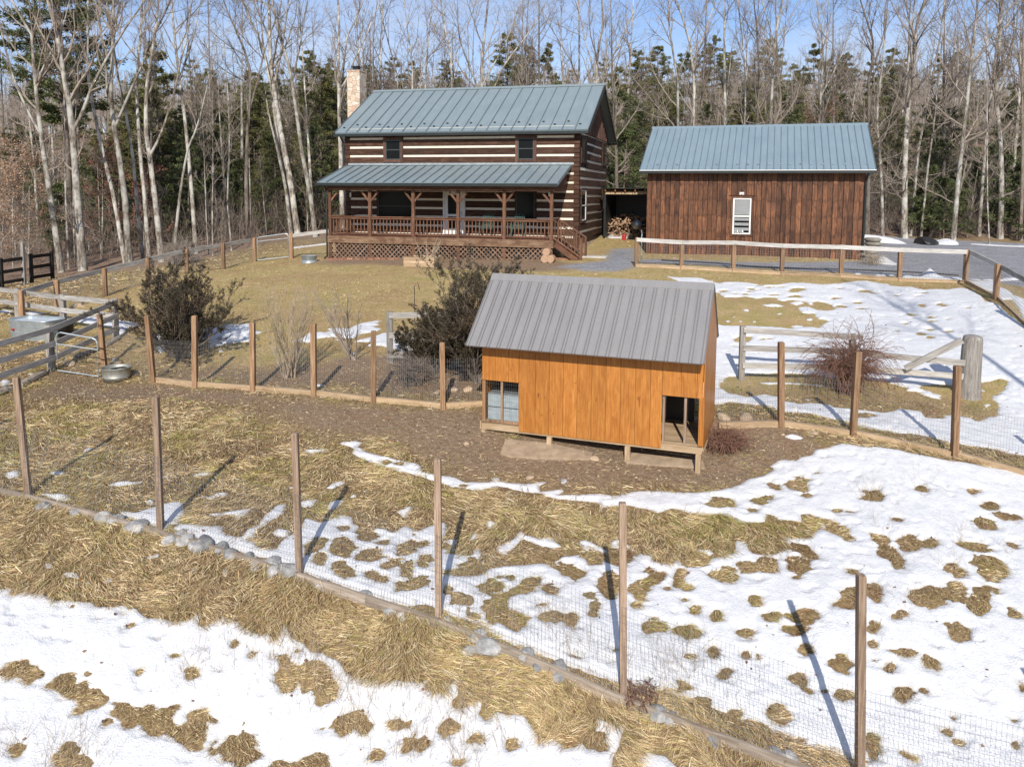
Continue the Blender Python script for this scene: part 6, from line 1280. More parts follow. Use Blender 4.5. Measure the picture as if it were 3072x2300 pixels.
hand(I_, [(515,1650),(480,1250),(455,900),(425,600),(390,450),(350,200),(290,0)], 34, 40.0, 'thickest pale trunk on the left, spotted bark, behind the rail fence', [(.42,.5,.1,9)], crown_lo=.42, nl=13, low=3)
hand(I_, [(425,1650),(405,1200),(400,800),(395,620)], 9, 42.5, 'thin pole-like tree between the two thickest trunks on the left', H=12, nl=9, limb=.2)
hand(I_, [(465,1650),(455,1250),(450,900),(470,700)], 7, 44, 'slender sapling close behind the thickest left trunk', H=11, nl=8, limb=.2)
hand(I_, [(785,1630),(710,1230),(640,950),(600,760),(560,580),(540,400),(545,260)], 17, 42.5, 'slim tree leaning left with a broken pale look, third thick trunk from the left', crown_lo=.5, nl=10)
hand(I_, [(808,1620),(770,1200),(735,950),(690,680),(685,520),(700,300),(705,0)], 27, 42.0, 'forked pale tree in the left group whose stems part high up', [(.45,.40,.05,9),(.42,-.30,.1,8)], crown_lo=.5, nl=12)
hand(I_, [(892,1600),(855,1300),(830,1000),(790,720),(740,500)], 14, 43.5, 'slim grey tree right of the forked one on the left', crown_lo=.45, nl=10)
hand(I_, [(928,1595),(900,1250),(868,950),(850,700),(845,500),(870,200)], 17, 43.0, 'straight lichen-green trunk in the left group', [(.6,.3,.2,5)], crown_lo=.5, nl=11)
hand(I_, [(1008,1610),(965,1250),(935,1020),(905,820),(905,560),(935,380),(970,150)], 24, 41.5, 'pale tree splitting in a wide Y above the left fence', [(.34,.62,0,10)], crown_lo=.5, nl=12, low=2)
hand(I_, [(1068,1600),(1095,1400),(1125,1150),(1165,930),(1230,780),(1275,600),(1290,540)], 14, 40.5, 'crooked pale tree leaning to the right above the left fence', H=11.5, crown_lo=.55, nl=8)
hand(I_, [(1218,1545),(1195,1250),(1172,950),(1145,700),(1110,450),(1080,200)], 17, 44.5, 'mid-sized trunk behind the crooked pale tree', [(.5,.3,.0,7)], crown_lo=.45, nl=11)
hand(I_, [(1322,1590),(1318,1300),(1322,1100)], 6, 43, 'very thin white sapling right of the crooked pale tree', H=9, nl=8, limb=.2)
hand(I_, [(1298,1590),(1280,1350),(1275,1200)], 6, 44, 'thin sapling just left of the very thin white one', H=8, nl=7, limb=.2)
hand(I_, [(1440,1570),(1412,1250),(1425,900),(1420,650),(1400,400)], 8, 45, 'thin wavy tree standing alone left of the dark trunk', H=15, crown_lo=.4, nl=10, limb=.2)
hand(I_, [(1545,1560),(1530,1200),(1530,900),(1550,600),(1550,420),(1490,250),(1400,60)], 18, 48, 'dark trunk behind the far left gate, forking high', [(.52,.35,.0,7)], kind='barkd', crown_lo=.42, nl=12)
hand(I_, [(1565,1570),(1555,1250),(1540,800)], 7, 49, 'pale thin stem touching the dark trunk by the gate', H=13, nl=9, limb=.2)
hand(I_, [(1812,1470),(1770,1150),(1720,920),(1680,760),(1655,620)], 16, 49.5, 'left stem of the pale clump beside the far gate, snapped short at the top', H=10.6, crown_lo=.7, nl=4, limb=.1)
hand(I_, [(1850,1475),(1810,1150),(1760,900),(1715,650),(1680,400),(1665,0)], 26, 50.0, 'tallest stem of the pale clump beside the far gate', [(.5,.3,.0,8),(.45,-.35,.1,9)], crown_lo=.45, nl=13)
hand(I_, [(1835,1475),(1745,1000),(1700,700),(1690,550),(1640,300),(1500,0)], 16, 50.4, 'middle stem of the pale clump beside the far gate', crown_lo=.5, nl=9)
hand(I_, [(1962,1500),(1925,1200),(1875,950),(1840,700),(1800,420),(1740,250)], 19, 49.0, 'pale leaning tree just left of the cabin porch', [(.5,.3,.0,7)], crown_lo=.5, nl=11)
hand(ZH, [(2100,300),(2085,150),(2070,0)], 13, 52, 'slender tree nearest the left porch corner of the cabin', H=17, crown_lo=.4, nl=11)
# behind the cabin
for j, (pts, w, Yb, fk, lb) in enumerate([
    ([(50,800),(30,400),(40,200),(30,0)], 20, 52, [(.5,.5,0,8)], 'tall pale tree immediately left of the stone chimney'),
    ([(75,800),(60,500),(90,250),(200,20)], 12, 53, [], 'leaning pale tree touching the left side of the chimney'),
    ([(240,640),(262,400),(265,200),(290,0)], 12, 58, [(.5,-.3,0,7)], 'slim tree rising just right of the chimney'),
    ([(415,620),(425,500),(340,200),(300,0)], 10, 60, [], 'tree behind the left third of the cabin roof ridge'),
    ([(515,610),(525,400),(490,200),(470,0)], 12, 58, [(.5,.3,0,6)], 'tree with a straight pale stem behind the cabin ridge, left of the middle'),
    ([(565,610),(620,400),(640,200),(660,0)], 11, 60, [], 'tree leaning right behind the cabin ridge, near the middle'),
    ([(765,605),(740,400),(740,0)], 10, 62, [], 'thin tree behind the middle of the cabin ridge'),
    ([(820,600),(780,350),(730,150),(710,0)], 12, 60, [(.55,.4,0,7)], 'forked tree just right of the middle of the cabin ridge'),
    ([(990,600),(990,400),(1010,200),(1030,0)], 20, 56, [(.42,.75,0,9),(.4,-.3,0,8),(.5,.5,0,7)], 'broad spreading tree behind the right half of the cabin ridge'),
    ([(1640,570),(1635,300),(1630,0)], 13, 58, [(.5,-.5,0,8)], 'upright pale tree behind the right end of the cabin ridge'),
    ([(1740,575),(1750,350),(1790,150),(1780,0)], 19, 56, [(.5,.55,0,8),(.5,-.35,0,7)], 'stout forked tree over the right gable of the cabin')]):
    hand(K_, pts, w, Yb, lb, fk, nl=12, crown_lo=.38)
for j, (pts, w, Yb, fk, kd, lb) in enumerate([
    ([(95,800),(70,500),(30,250),(10,60)], 14, 50, [(.5,.2,0,7)], 'bark', 'pale tree over the left end of the garage roof, leftmost of the pair'),
    ([(175,800),(170,500),(140,250),(60,0)], 14, 51, [(.5,.4,0,7)], 'bark', 'pale tree over the left end of the garage roof, right of the pair'),
    ([(492,790),(490,500),(470,250),(440,0)], 10, 54, [], 'bark', 'slim tree behind the garage ridge left of the brightest trunk'),
    ([(560,790),(575,450),(560,200),(540,0)], 12, 53, [], 'barkd', 'dark slim tree close left of the brightest trunk behind the garage'),
    ([(648,785),(655,550),(668,300),(690,100),(720,0)], 17, 49, [(.62,-.3,0,6)], 'bark', 'brightest white trunk rising behind the middle of the garage roof'),
    ([(760,760),(700,560),(690,450)], 9, 56, [], 'barkd', 'dark bent tree right of the brightest trunk behind the garage'),
    ([(945,775),(955,500),(970,300),(930,60)], 13, 54, [(.5,.6,0,8)], 'bark', 'tree with a dark arching limb behind the right part of the garage ridge'),
    ([(1240,1500),(1245,1000),(1250,500),(1290,300),(1200,0)], 18, 47, [(.55,.2,0,7)], 'barkd', 'tall dark-crowned tree at the right corner of the garage'),
    ([(1340,1480),(1330,1100),(1300,700),(1340,350)], 12, 49, [], 'bark', 'thin grey tree over the ploughed snow heap'),
    ([(1470,1500),(1475,1000),(1500,600),(1520,350),(1560,100),(1600,0)], 24, 49.5, [(.6,-.5,0,8)], 'bark', 'thick grey trunk right of the garage, forking into two against the sky'),
    ([(1505,1490),(1560,900),(1640,500),(1690,250),(1720,0)], 12, 51, [], 'bark', 'slanting grey tree crossing behind the thick forked one'),
    ([(1570,1500),(1610,1100),(1650,800)], 9, 50, [], 'bark', 'slim leaning tree left of the green pine thicket'),
    ([(1770,1500),(1800,1150),(1850,700),(1880,400),(1925,0)], 19, 48, [(.58,.7,0,7)], 'bark', 'clean pale trunk standing beside the drive, dark limb at the top'),
    ([(1930,1510),(1950,1200),(1980,800),(2020,500)], 13, 51, [], 'bark', 'tree with many dead branches right of the clean pale trunk'),
    ([(2000,1510),(1990,1350),(1985,1250)], 5, 48, [], 'bark', 'very thin leaning sapling by the edge of the drive'),
    ([(2060,1520),(2075,1200),(2070,900),(2040,600),(2060,300),(2080,0)], 22, 50, [(.5,.3,0,7)], 'bark', 'rough thick trunk second from the right edge'),
    ([(2120,1400),(2150,1000),(2180,600),(2190,200),(2200,0)], 15, 52, [(.5,-.4,0,7)], 'bark', 'grey trunk at the right edge of the woods'),
    ([(2190,1500),(2205,1000),(2200,500),(2212,0)], 14, 49, [], 'barkd', 'dark trunk at the very right edge of the picture side of the woods')]):
    hand(O_, pts, w, Yb, lb.replace(' of the picture side', ''), fk, kind=kd, nl=14, crown_lo=.3, low=5)
# prototypes for the rest of the woods
PROT = []
for i in range(9):
    rs = random.Random(50 + i); H = rs.uniform(13, 19); lx = rs.uniform(-1.2, 1.2)
    data = make_tree(500 + i, [(0,0,-.4),(lx*.3,0,H*.3),(lx*.6,.2,H*.6),(lx,.3,H)], rs.uniform(.10,.19), forks=[(.45, rs.uniform(-.4,.4), .2, H*.42)] if i % 2 else (), crown_lo=.28, nl=13, low=5, limb=.23)
    PROT.append(tree_obj('bare_tree', 'slim bare tree among many in the woods behind the cabin and garage', (0, 0, 0), data, 'bark' if i % 3 else 'barkd', 'twig' if i % 2 else 'twigd', 'bare trees in the woods'))
SAP = []
for i in range(4):
    rs = random.Random(90 + i); H = rs.uniform(5, 8); lx = rs.uniform(-.8, .8)
    data = make_tree(600 + i, [(0,0,-.3),(lx*.4,0,H*.4),(lx,.1,H)], rs.uniform(.04,.06), crown_lo=.15, nl=14, limb=.36, up=.12)
    SAP.append(tree_obj('sapling', 'thin bare understorey sapling among many in the woods', (0, 0, 0), data, 'bark', 'twig' if i % 2 else 'twigd', 'understorey saplings in the woods', cat='sapling'))
def conifer(seed, H, rb, spread, mat, lo=.12, full=1.0, droop=-.1, label='', pine=False):
    rs = np.random.default_rng(seed); o = thing('conifer', label, 'evergreen', group='evergreens in the woods')
    z = np.linspace(0, 1, 12); P = np.stack([z * 0, z * 0, z * H - .3 * (z == 0)], -1); P[:, 0] += np.cumsum(rs.normal(size=12)) * .05
    V, Q = tubes(P[None], (rb * (1 - .95 * z))[None], 8); mk('trunk', V, Q, M['barkd'], o, smooth=True)
    n = int(H * (8 if not pine else 4.0) * full); f = np.sort(rs.uniform(lo, .985, n) if not pine else lo + (.985 - lo) * (np.round(np.linspace(0, 1, n) * H * .9) / (H * .9)) + rs.normal(size=n) * .004)
    f = np.clip(f, lo, .985)
    prof = np.clip((1 - f) ** .55, .05, 1) * np.clip((f - lo) / .12 + .45, 0, 1); L = spread * prof * rs.uniform(.55, 1.15, n); az = rs.uniform(0, 2 * math.pi, n)
    S = np.stack([np.interp(f, z, P[:, 0]), f * 0, f * H], -1); D = np.stack([np.cos(az), np.sin(az), np.full(n, .18 if not pine else .30)], -1)
    B, Rb = grow(rs, S, D, L, np.clip(.012 + L * .014, .01, .08), 6, droop * .25, .06); Vb, Qb = tubes(B, Rb, 4)
    Sx, Dx, Lx, rx = spawn(rs, B, Rb, 8 if not pine else 10, .2, 1.0, (.5, 1.2), .34, .4, L); Dx[:, 2] *= .3; B2, R2 = grow(rs, Sx, Dx, Lx, np.full(len(Sx), .006), 4, 0, .1); V2, Q2 = tubes(B2, R2, 3)
    mk('branches', np.concatenate([Vb, V2]), np.concatenate([Qb, Q2 + len(Vb)]), M['twigd'], o)
    # needle sprays
    pts = []; dirs = []
    for Pp, kk in ((B2, 14), (B, 10)):
        m, k, _ = Pp.shape; u = rs.uniform(.15, 1, (m, kk * (2 if not pine else 3))) * (k - 1); i = np.minimum(u.astype(int), k - 2); w = (u - i)[..., None]; a = np.arange(m)[:, None]
        pts.append((Pp[a, i] * (1 - w) + Pp[a, i + 1] * w).reshape(-1, 3)); dirs.append(unit(Pp[a, i + 1] - Pp[a, i]).reshape(-1, 3))
    C = np.concatenate(pts); T = np.concatenate(dirs); n = len(C); r = rs.normal(size=(n, 3)); s_ = rs.uniform(.10, .24, n)[:, None] * (1.0 if not pine else 1.25)
    dd = unit(T * .8 + r * .55); sd_ = unit(np.cross(dd, rs.normal(size=(n, 3)))) * s_ * .15; C = C + rs.normal(size=C.shape) * .06
    V = np.stack([C - sd_ * .5, C + dd * s_ * .5 - sd_, C + dd * s_, C + dd * s_ * .5 + sd_], 1).reshape(-1, 3); Q = np.arange(n * 4).reshape(-1, 4)
    mk('foliage', V, Q, M[mat], o, rnd=rs.uniform(0, 1, n) * .7 + .3 * np.repeat(rs.uniform(0, 1, n // 40 + 1), 40)[:n]); return o
CON = [conifer(1, 13.5, .17, 3.7, 'needle', .12, label='olive-green evergreen among many in the woods'), conifer(2, 11, .14, 3.1, 'needled', .05, label='olive-green evergreen among many in the woods'),
       conifer(3, 14.5, .2, 4.1, 'needle', .2, 1.0, label='olive-green evergreen among many in the woods'), conifer(4, 6, .08, 2.3, 'needled', .03, 1.2, label='olive-green evergreen among many in the woods'), conifer(5, 14.5, .18, 4.2, 'needle', .15, .8, pine=True, label='olive-green evergreen among many in the woods')]
def region(x, y):
    px = pix((x, y, 2.0))[0]
    for lim, t in ((150, 'at the far left edge of the woods'), (560, 'behind the thick pale trunks on the left'), (960, 'between the left trunks and the cabin porch'), (1250, 'behind the chimney end of the cabin'), (1560, 'behind the middle of the cabin roof'), (1800, 'behind the right gable of the cabin'), (1960, 'in the gap between cabin and garage'), (2280, 'behind the left half of the garage'), (2600, 'behind the right half of the garage'), (2850, 'just right of the garage'), (9999, 'at the right edge of the woods')):
        if px < lim: return t
def place(protos, used, k, x, y, sc, label=None, group=None):
    src = protos[k % len(protos)]; o = src if id(src) not in used else copy_tree(src); used.add(id(src))
    o.location = (x, y, seatz(x, y) - .05); o.rotation_euler = (0, 0, random.uniform(0, 6.28)); o.scale = (sc, sc, sc * random.uniform(.92, 1.08))
    d = 'far-off' if y > 84 else 'middle-distance' if y > 62 else 'near'; w = {id(PROT): 'slim bare tree', id(SAP): 'thin bare sapling', id(CON): 'olive-green evergreen'}[id(protos)]
    o['label'] = d + ' ' + w + ' ' + region(x, y); o['group'] = d + ' ' + w + 's ' + region(x, y)
    return o
used = set(); random.seed(5)
def free(x, y):
    if math.hypot(x - HF.world(-HW/2, HD/2)[0], y - HF.world(-HW/2, HD/2)[1]) < 10.5: return False
    if math.hypot(x - GF.world(-GW/2, GD/2)[0], y - GF.world(-GW/2, GD/2)[1]) < 7.5: return False
    return True
def pxat(px, Y): return (px - PCX) / FOC * Y
# evergreens where the photo shows them: (photo x, distance, kind, scale)
EV = [(480,62,4,1.0),(640,75,0,.95),(760,80,2,.8),(850,90,0,.9),(960,100,1,1.0),(1240,110,0,.95),(1340,105,2,.9),(1520,92,2,1.05),(1580,98,0,1.1),(1640,92,4,.9),(1900,84,0,1.0),(1960,88,2,.95),(2040,92,1,1.1),(2130,100,0,1.05),(2290,95,2,1.0),(2360,90,0,.85),(2420,98,4,1.05),(2520,105,0,1.0),(2650,110,2,.9),
      (540,58,1,.7),(430,60,0,.75),(330,56,1,.7),(700,66,1,.8),(600,60,3,1.1),(280,60,3,1.1),(1010,60,1,.95),(965,57,0,.85),(980,70,2,.8),(1060,75,0,.8),(1010,64,4,.8),(1120,100,0,.9),(1860,62,1,.8),(1850,75,0,.8),(1900,66,1,.75),(1870,58,3,1.0),(2000,70,0,.75),(2110,68,1,.7),(2210,72,0,.75),(2330,74,1,.8),(2460,78,0,.75),
      (2790,50.5,3,.75),(2830,50,3,.6),(2760,51,3,.6),(2860,51,3,.7),(2960,57,3,.9),(3010,51,3,.85),(3050,50,3,.9),(3100,55,1,.6),(2900,58,3,.9),(2700,60,3,.8),(2650,58,3,.6),(3020,62,1,.8),(2790,64,1,.7),
      (180,52,3,.8),(120,60,1,.7),(60,66,0,.7),(380,52,3,.7),(460,55,3,.9),(520,52,3,.7),(890,52.5,3,.45),(830,62,1,.7),(770,66,0,.7),(-80,60,1,.9),(-200,62,0,.9),(3200,60,1,.9),(3330,64,0,.9),(560,68,0,.75),(650,62,1,.65),(720,58,3,.9),(240,70,0,.8)]
random.seed(9)
EV += [(random.uniform(380, 3000), random.uniform(95, 150), random.randrange(5), random.uniform(.7, 1.0)) for _ in range(60)] + [(random.uniform(350, 1000), random.uniform(62, 90), random.choice((0, 1, 2)), random.uniform(.6, .85)) for _ in range(20)] + [(random.uniform(300, 1000), random.uniform(53, 64), random.choice((0, 1, 3, 3)), random.uniform(.55, .8)) for _ in range(16)] + [(random.uniform(2650, 3150), random.uniform(54, 70), random.choice((0, 1, 3)), random.uniform(.5, .8)) for _ in range(10)] + [(random.uniform(1800, 2700), random.uniform(66, 95), random.choice((0, 1, 2, 4)), random.uniform(.55, .8)) for _ in range(16)]
for (px, Yd, k, s) in EV:
    x = pxat(px, Yd)
    if free(x, Yd): place(CON, used, k, x, Yd, s)
bp_ = conifer(20, 23, .26, 5.0, 'needled', .36, 1.5, -.05, 'big dark pine towering behind the leftmost pale trunks', pine=True); bp_['group'] = ''; del bp_['group']; bp_.name = 'white_pine'; bp_.location = (pxat(205, 47), 47, seatz(pxat(205, 47), 47))
used2 = set(); n = 0; tries = 0
while n < 126 and tries < 3000:
    tries += 1; Yd = 52 + 62 * random.random() ** 1.25; px = random.uniform(-500, 3550); x = pxat(px, Yd)
    if not free(x, Yd) or (1000 < px < 1850 and Yd < 56): continue
    if px > 1900 and px < 3072 and Yd < 56: continue
    place(PROT, used2, n, x, Yd, random.uniform(.75, 1.15)); n += 1
used3 = set(); n = 0
while n < 70:
    Yd = random.uniform(45, 64); px = random.uniform(-300, 3300); x = pxat(px, Yd)
    if not free(x, Yd) or (950 < px < 2650 and Yd < 56) or (px > 2600 and Yd < 51): continue
    if px < 900 and Yd < 44: continue
    place(SAP, used3, n, x, Yd, random.uniform(.7, 1.3)); n += 1
for i, (x, y) in enumerate([(12.6, 6.5), (16.0, 4.0), (20.5, 9.0)]):
    o = copy_tree(PROT[(2, 5, 7)[i]]); o.location = (x, y, seatz(x, y)); o.scale = (1, 1, 1); o.rotation_euler = (0, 0, i * 2.0); o['label'] = 'bare tree casting its long soft shadow over the snowy yard on the right'; o['group'] = 'bare trees shading the snow'
# beech saplings keeping their tan and reddish leaves
def leafsap(seed, H, mat, lf, label, loc, rb=.05, n_=10):
    data = make_tree(seed, [(0,0,-.3),(.2,0,H*.5),(.3,.1,H)], rb, crown_lo=.12, nl=16, limb=.45, up=.01); o = tree_obj('beech_sapling', label, loc, data, 'bark', 'twig', None, cat='sapling'); rs = np.random.default_rng(seed)
    cv = data[1][0]; V0 = cv[rs.integers(len(cv) // 3, len(cv), lf)]; n = lf; d = unit(rs.normal(size=(n, 3)) * [1, 1, .5]); s = rs.uniform(.05, .10, n)[:, None]; b = unit(np.cross(d, rs.normal(size=(n, 3)))) * s * .45
    C = V0 + rs.normal(size=(n, 3)) * .08; V = np.stack([C, C + d * s * .5 - b, C + d * s, C + d * s * .5 + b], 1).reshape(-1, 3); mk('leaves', V, np.arange(n * 4).reshape(-1, 4), M[mat], o, rnd=rs.uniform(0, 1, n)); return o
for i, (a, b_, Yd, H, mt, lf, lb) in enumerate([(60,1500,42,7.5,'beech',3000,'beech sapling holding tan leaves at the far left edge'),(160,1450,44,6.0,'beech',2400,'beech sapling with tan leaves between the left edge and the first thick trunk'),(620,1500,47,6.5,'redleaf',2400,'sapling with dull red leaves behind the left group of trunks'),(720,1450,50,5.5,'redleaf',2800,'smaller red-leaved sapling right of the other one in the left group'),(880,1450,48,5.0,'redleaf',2400,'red-leaved sapling behind the straight lichen-green trunk'),(-60,1500,38,7,'beech',2400,'beech sapling with tan leaves just beyond the left edge')]):
    x, _ = P1(ZI, a, b_); X_ = pxat(x, Yd); leafsap(700 + i, H, mt, lf, lb, (X_, Yd, seatz(X_, Yd)))
for i, (px, Yd, H, lb) in enumerate([(2440,58,7.5,'oak sapling with rusty leaves behind the right half of the garage roof'),(2080,60,7,'oak sapling with rusty leaves behind the left end of the garage roof'),(2300,62,6.5,'oak sapling with rusty leaves behind the middle of the garage roof')]):
    x = pxat(px, Yd); leafsap(720 + i, H, 'redleaf', 3000, lb, (x, Yd, seatz(x, Yd)))
# far-off wood on the hills: one mass
def far_wood():
    rs = np.random.default_rng(77); n = 3800; Yd = 85 + 130 * rs.uniform(0, 1, n) ** .8; px = rs.uniform(-900, 4000, n); X_ = (px - PCX) / FOC * Yd; Zb = T0(X_, Yd); H = rs.uniform(7, 12, n)
    Vs, Qs, k = [], [], 0
    S = np.stack([X_, Yd, Zb - .5], -1); D = np.stack([rs.normal(size=n) * .05, rs.normal(size=n) * .05, np.ones(n)], -1)
    B, Rb = grow(rs, S, D, H, rs.uniform(.08, .17, n), 5, .05, .04); V, Q = tubes(B, Rb, 4); Vs.append(V); Qs.append(Q); k += len(V)
    S, D, L, r = spawn(rs, B, Rb, 12, .3, .98, (.4, .95), .26, .35, H); B2, R2 = grow(rs, S, D, L, np.clip(r, .025, .05), 4, .1, .15); V, Q = tubes(B2, R2, 3); Vs.append(V); Qs.append(Q + k); k += len(V)
    S, D, L, r = spawn(rs, B2, R2, 5, .2, 1, (.4, 1.1), .5, .6, L); B3, R3 = grow(rs, S, D, L, np.full(len(S), .016), 3, .05, .15); V, Q = tubes(B3, R3, 3); Vs.append(V); Qs.append(Q + k)
    o = mk('distant_woods', np.concatenate(Vs), np.concatenate(Qs), M['twig']); tag(o, kind='stuff')
far_wood()
def brush():
    rs = np.random.default_rng(78); n = 2400; u = rs.uniform(0, 1, n); px = np.where(rs.uniform(size=n) < .5, rs.uniform(-300, 1000, n), rs.uniform(2560, 3400, n)); Yd = rs.uniform(44, 62, n); Yd = np.where(px > 2000, rs.uniform(50, 62, n), Yd); Yd = np.where((px > 780) & (px < 1100), rs.uniform(50, 60, n), Yd)
    X_ = (px - PCX) / FOC * Yd; keep = np.array([free(a, b) for a, b in zip(X_, Yd)]); X_, Yd = X_[keep], Yd[keep]; n = len(X_)
    S = np.stack([X_, Yd, T0(X_, Yd) - .1], -1); L = rs.uniform(1.2, 3.8, n); B, Rb = grow(rs, S, np.stack([rs.normal(size=n) * .4, rs.normal(size=n) * .4, np.ones(n)], -1), L, rs.uniform(.008, .02, n), 6, .03, .14); V, Q = tubes(B, Rb, 3)
    S2, D2, L2, r2 = spawn(rs, B, Rb, 8, .2, 1, (.4, 1.2), .4, .7, L); B2, R2 = grow(rs, S2, D2, L2, np.clip(r2, .004, .01), 4, .02, .2); V2, Q2 = tubes(B2, R2, 3)
    o = mk('brush', np.concatenate([V, V2]), np.concatenate([Q, Q2 + len(V)]), M['twigd']); tag(o, kind='stuff')
brush()
# ---------------------------------------------------------------- shrubs
def leaf_quads(rs, C, s, asp=.45, flat=.6):
    n = len(C); d = unit(rs.normal(size=(n, 3)) * [1, 1, flat]); s = s[:, None]; b = unit(np.cross(d, rs.normal(size=(n, 3)))) * s * asp
    return np.stack([C, C + d * s * .5 - b, C + d * s, C + d * s * .5 + b], 1).reshape(-1, 3), np.arange(n * 4).reshape(-1, 4)
def evergreen_shrub(p, H, W, seed, label, brown=.3):
    rs = np.random.default_rng(seed); o = thing('evergreen_shrub', label, 'shrub', p)
    n = 44; az = rs.uniform(0, 6.28, n); tilt = np.abs(rs.normal(size=n)) * (.20 + .12 * W) + .08; S = np.stack([rs.normal(size=n) * .08, rs.normal(size=n) * .08, np.full(n, -.05)], -1); D = np.stack([np.cos(az) * tilt * 1.5, np.sin(az) * tilt * 1.5, np.ones(n) * .8], -1)
    L = H * rs.uniform(.6, 1.08, n) * (1 / (1 + tilt * .5)) + W * .32 * tilt; B, Rb = grow(rs, S, D, L, rs.uniform(.016, .03, n), 9, .05, .09); V, Q = tubes(B, Rb, 5)
    S1, D1, L1, r1 = spawn(rs, B, Rb, 12, .15, 1.0, (.35, .9), .38, .6, L); B1, R1 = grow(rs, S1, D1, L1, np.clip(r1, .004, .012), 6, .08, .10); V1, Q1 = tubes(B1, R1, 4)
    S2, D2, L2, r2 = spawn(rs, B1, R1, 7, .2, 1.0, (.4, 1.0), .38, .6, L1); B2, R2 = grow(rs, S2, D2, L2, np.full(len(S2), .003), 4, .08, .1); V2, Q2 = tubes(B2, R2, 3)
    mk('stems', np.concatenate([V, V1, V2]), np.concatenate([Q, Q1 + len(V), Q2 + len(V) + len(V1)]), M['twigd'], o)
    C = []
    for Pp, kk in ((B1, 34), (B2, 28)):
        m, k, _ = Pp.shape; u = rs.uniform(.1, 1, (m, kk)) * (k - 1); i = np.minimum(u.astype(int), k - 2); w = (u - i)[..., None]; a = np.arange(m)[:, None]; C.append((Pp[a, i] * (1 - w) + Pp[a, i + 1] * w).reshape(-1, 3))
    C = np.concatenate(C); C += rs.normal(size=C.shape) * .012; V, Q = leaf_quads(rs, C, rs.uniform(.022, .045, len(C)), .24)
    r = rs.uniform(0, .75, len(C)); warm = fbm(C[:, 0] * 1.6 + seed, C[:, 2] * 1.6, 3, 3); r = np.clip(r + np.clip(warm, 0, 1) * brown * 2.2, 0, 1)
    mk('leaves', V, Q, M['holly'], o, rnd=r); return o
def fan_shrub(p, H, W, seed, label, n=34, mat='twigp', thin=.007, side=5, cone=.35):
    rs = np.random.default_rng(seed); o = thing('bare_shrub', label, 'shrub', p)
    az = rs.uniform(0, 6.28, n); t = np.sqrt(rs.uniform(0, 1, n)) * cone * 1.3; S = np.stack([rs.normal(size=n) * .07, rs.normal(size=n) * .07, np.full(n, -.05)], -1); D = np.stack([np.cos(az) * t, np.sin(az) * t, np.ones(n)], -1)
    L = H * rs.uniform(.7, 1.05, n); B, Rb = grow(rs, S, D, L, rs.uniform(thin * 1.3, thin * 2.4, n), 9, .06, .05); V, Q = tubes(B, Rb, 5)
    S1, D1, L1, r1 = spawn(rs, B, Rb, side + 2, .3, 1, (.2, .6), .28, .6, L); B1, R1 = grow(rs, S1, D1, L1, np.clip(r1, thin * .5, thin), 6, .06, .08); V1, Q1 = tubes(B1, R1, 4)
    S2, D2, L2, r2 = spawn(rs, B1, R1, 4, .3, 1, (.2, .7), .45, .7, L1); B2, R2 = grow(rs, S2, D2, L2, np.full(len(S2), thin * .42), 4, .05, .08); V2, Q2 = tubes(B2, R2, 3)
    mk('stems', np.concatenate([V, V1, V2]), np.concatenate([Q, Q1 + len(V), Q2 + len(V) + len(V1)]), M[mat], o); return o
def sp(zz, a, b, Yd=None):
    px, py = P1(zz, a, b); p = g1(px, py) if Yd is None else at(px, py, Yd); p[2] = seatz(*p[:2]); return p
evergreen_shrub(sp(ZH, 1215, 1050), 2.9, 2.0, 41, 'wide dark evergreen shrub behind the left part of the middle fence', .22)
evergreen_shrub(sp(ZF, 2055, 800), 3.1, .7, 42, 'tall dark evergreen shrub standing against the left side of the coop', .25)
evergreen_shrub(sp(ZF, 1800, 740), 1.7, .5, 43, 'lower reddish-brown evergreen shrub in front of the short grey rail panel', .8)
fan_shrub(sp(ZF, 815, 780), 2.35, 1.6, 44, 'pale tan leafless shrub fanning out of one base behind the middle fence', 40)
fan_shrub(sp(ZF, 1238, 655), 2.3, 2.2, 45, 'grey leafless open-branched shrub right of the pale fan-shaped one', 9, 'twig', .011, 9, .62)
fan_shrub(sp(ZK, 845, 1300, 34.3), 1.5, 1.2, 46, 'small leafless shrub growing in the timber planter', 6, 'twigp', .012, 4, .6)
def tangle(p, W, H, seed, label, n=330, mat='twigr', name='thorn_bush'):
    rs = np.random.default_rng(seed); o = thing(name, label, 'bush', p); k = 12
    az = rs.uniform(0, 6.28, n); S = np.stack([rs.normal(size=n) * .12, rs.normal(size=n) * .10, np.zeros(n)], -1); P = np.zeros((n, k, 3)); P[:, 0] = S; sprd = .35 if H < 1 else .17; d = np.stack([np.cos(az) * sprd, np.sin(az) * sprd, np.ones(n)], -1); d = unit(d); L = rs.uniform(.7, 1.2, n) * (H * .75 + W * .45); 
    g = rs.uniform(.10, .34, n)
    for i in range(1, k):
        d = unit(d + np.stack([np.cos(az + i * .35) * (.16 if H < 1 else .13), np.sin(az + i * .35) * .14, -g * (1 if H < 1 else 1.25)], -1) * (i > 3) + rs.normal(size=(n, 3)) * .12); P[:, i] = P[:, i-1] + d * (L / (k - 1))[:, None]
    P[:, :, 2] = np.maximum(P[:, :, 2], .02); R_ = rs.uniform(.0045, .010, n)[:, None] * np.linspace(1, .45, k); V, Q = tubes(P, R_, 4)
    S1, D1, L1, r1 = spawn(rs, P, R_, 6, .3, 1, (.4, 1.2), .22, .7, L); B1, R1 = grow(rs, S1, D1, L1, np.clip(r1, .002, .004), 5, -.03, .2); V1, Q1 = tubes(B1, R1, 3)
    mk('stems', V, Q, M[mat], o); mk('twigs', V1, Q1, M[mat], o); return o
tangle(sp(ZG, 1070, 850, 18.6), .75, 2.0, 51, 'tangled reddish-brown bramble bush grown over the grey rail fence in the snow')
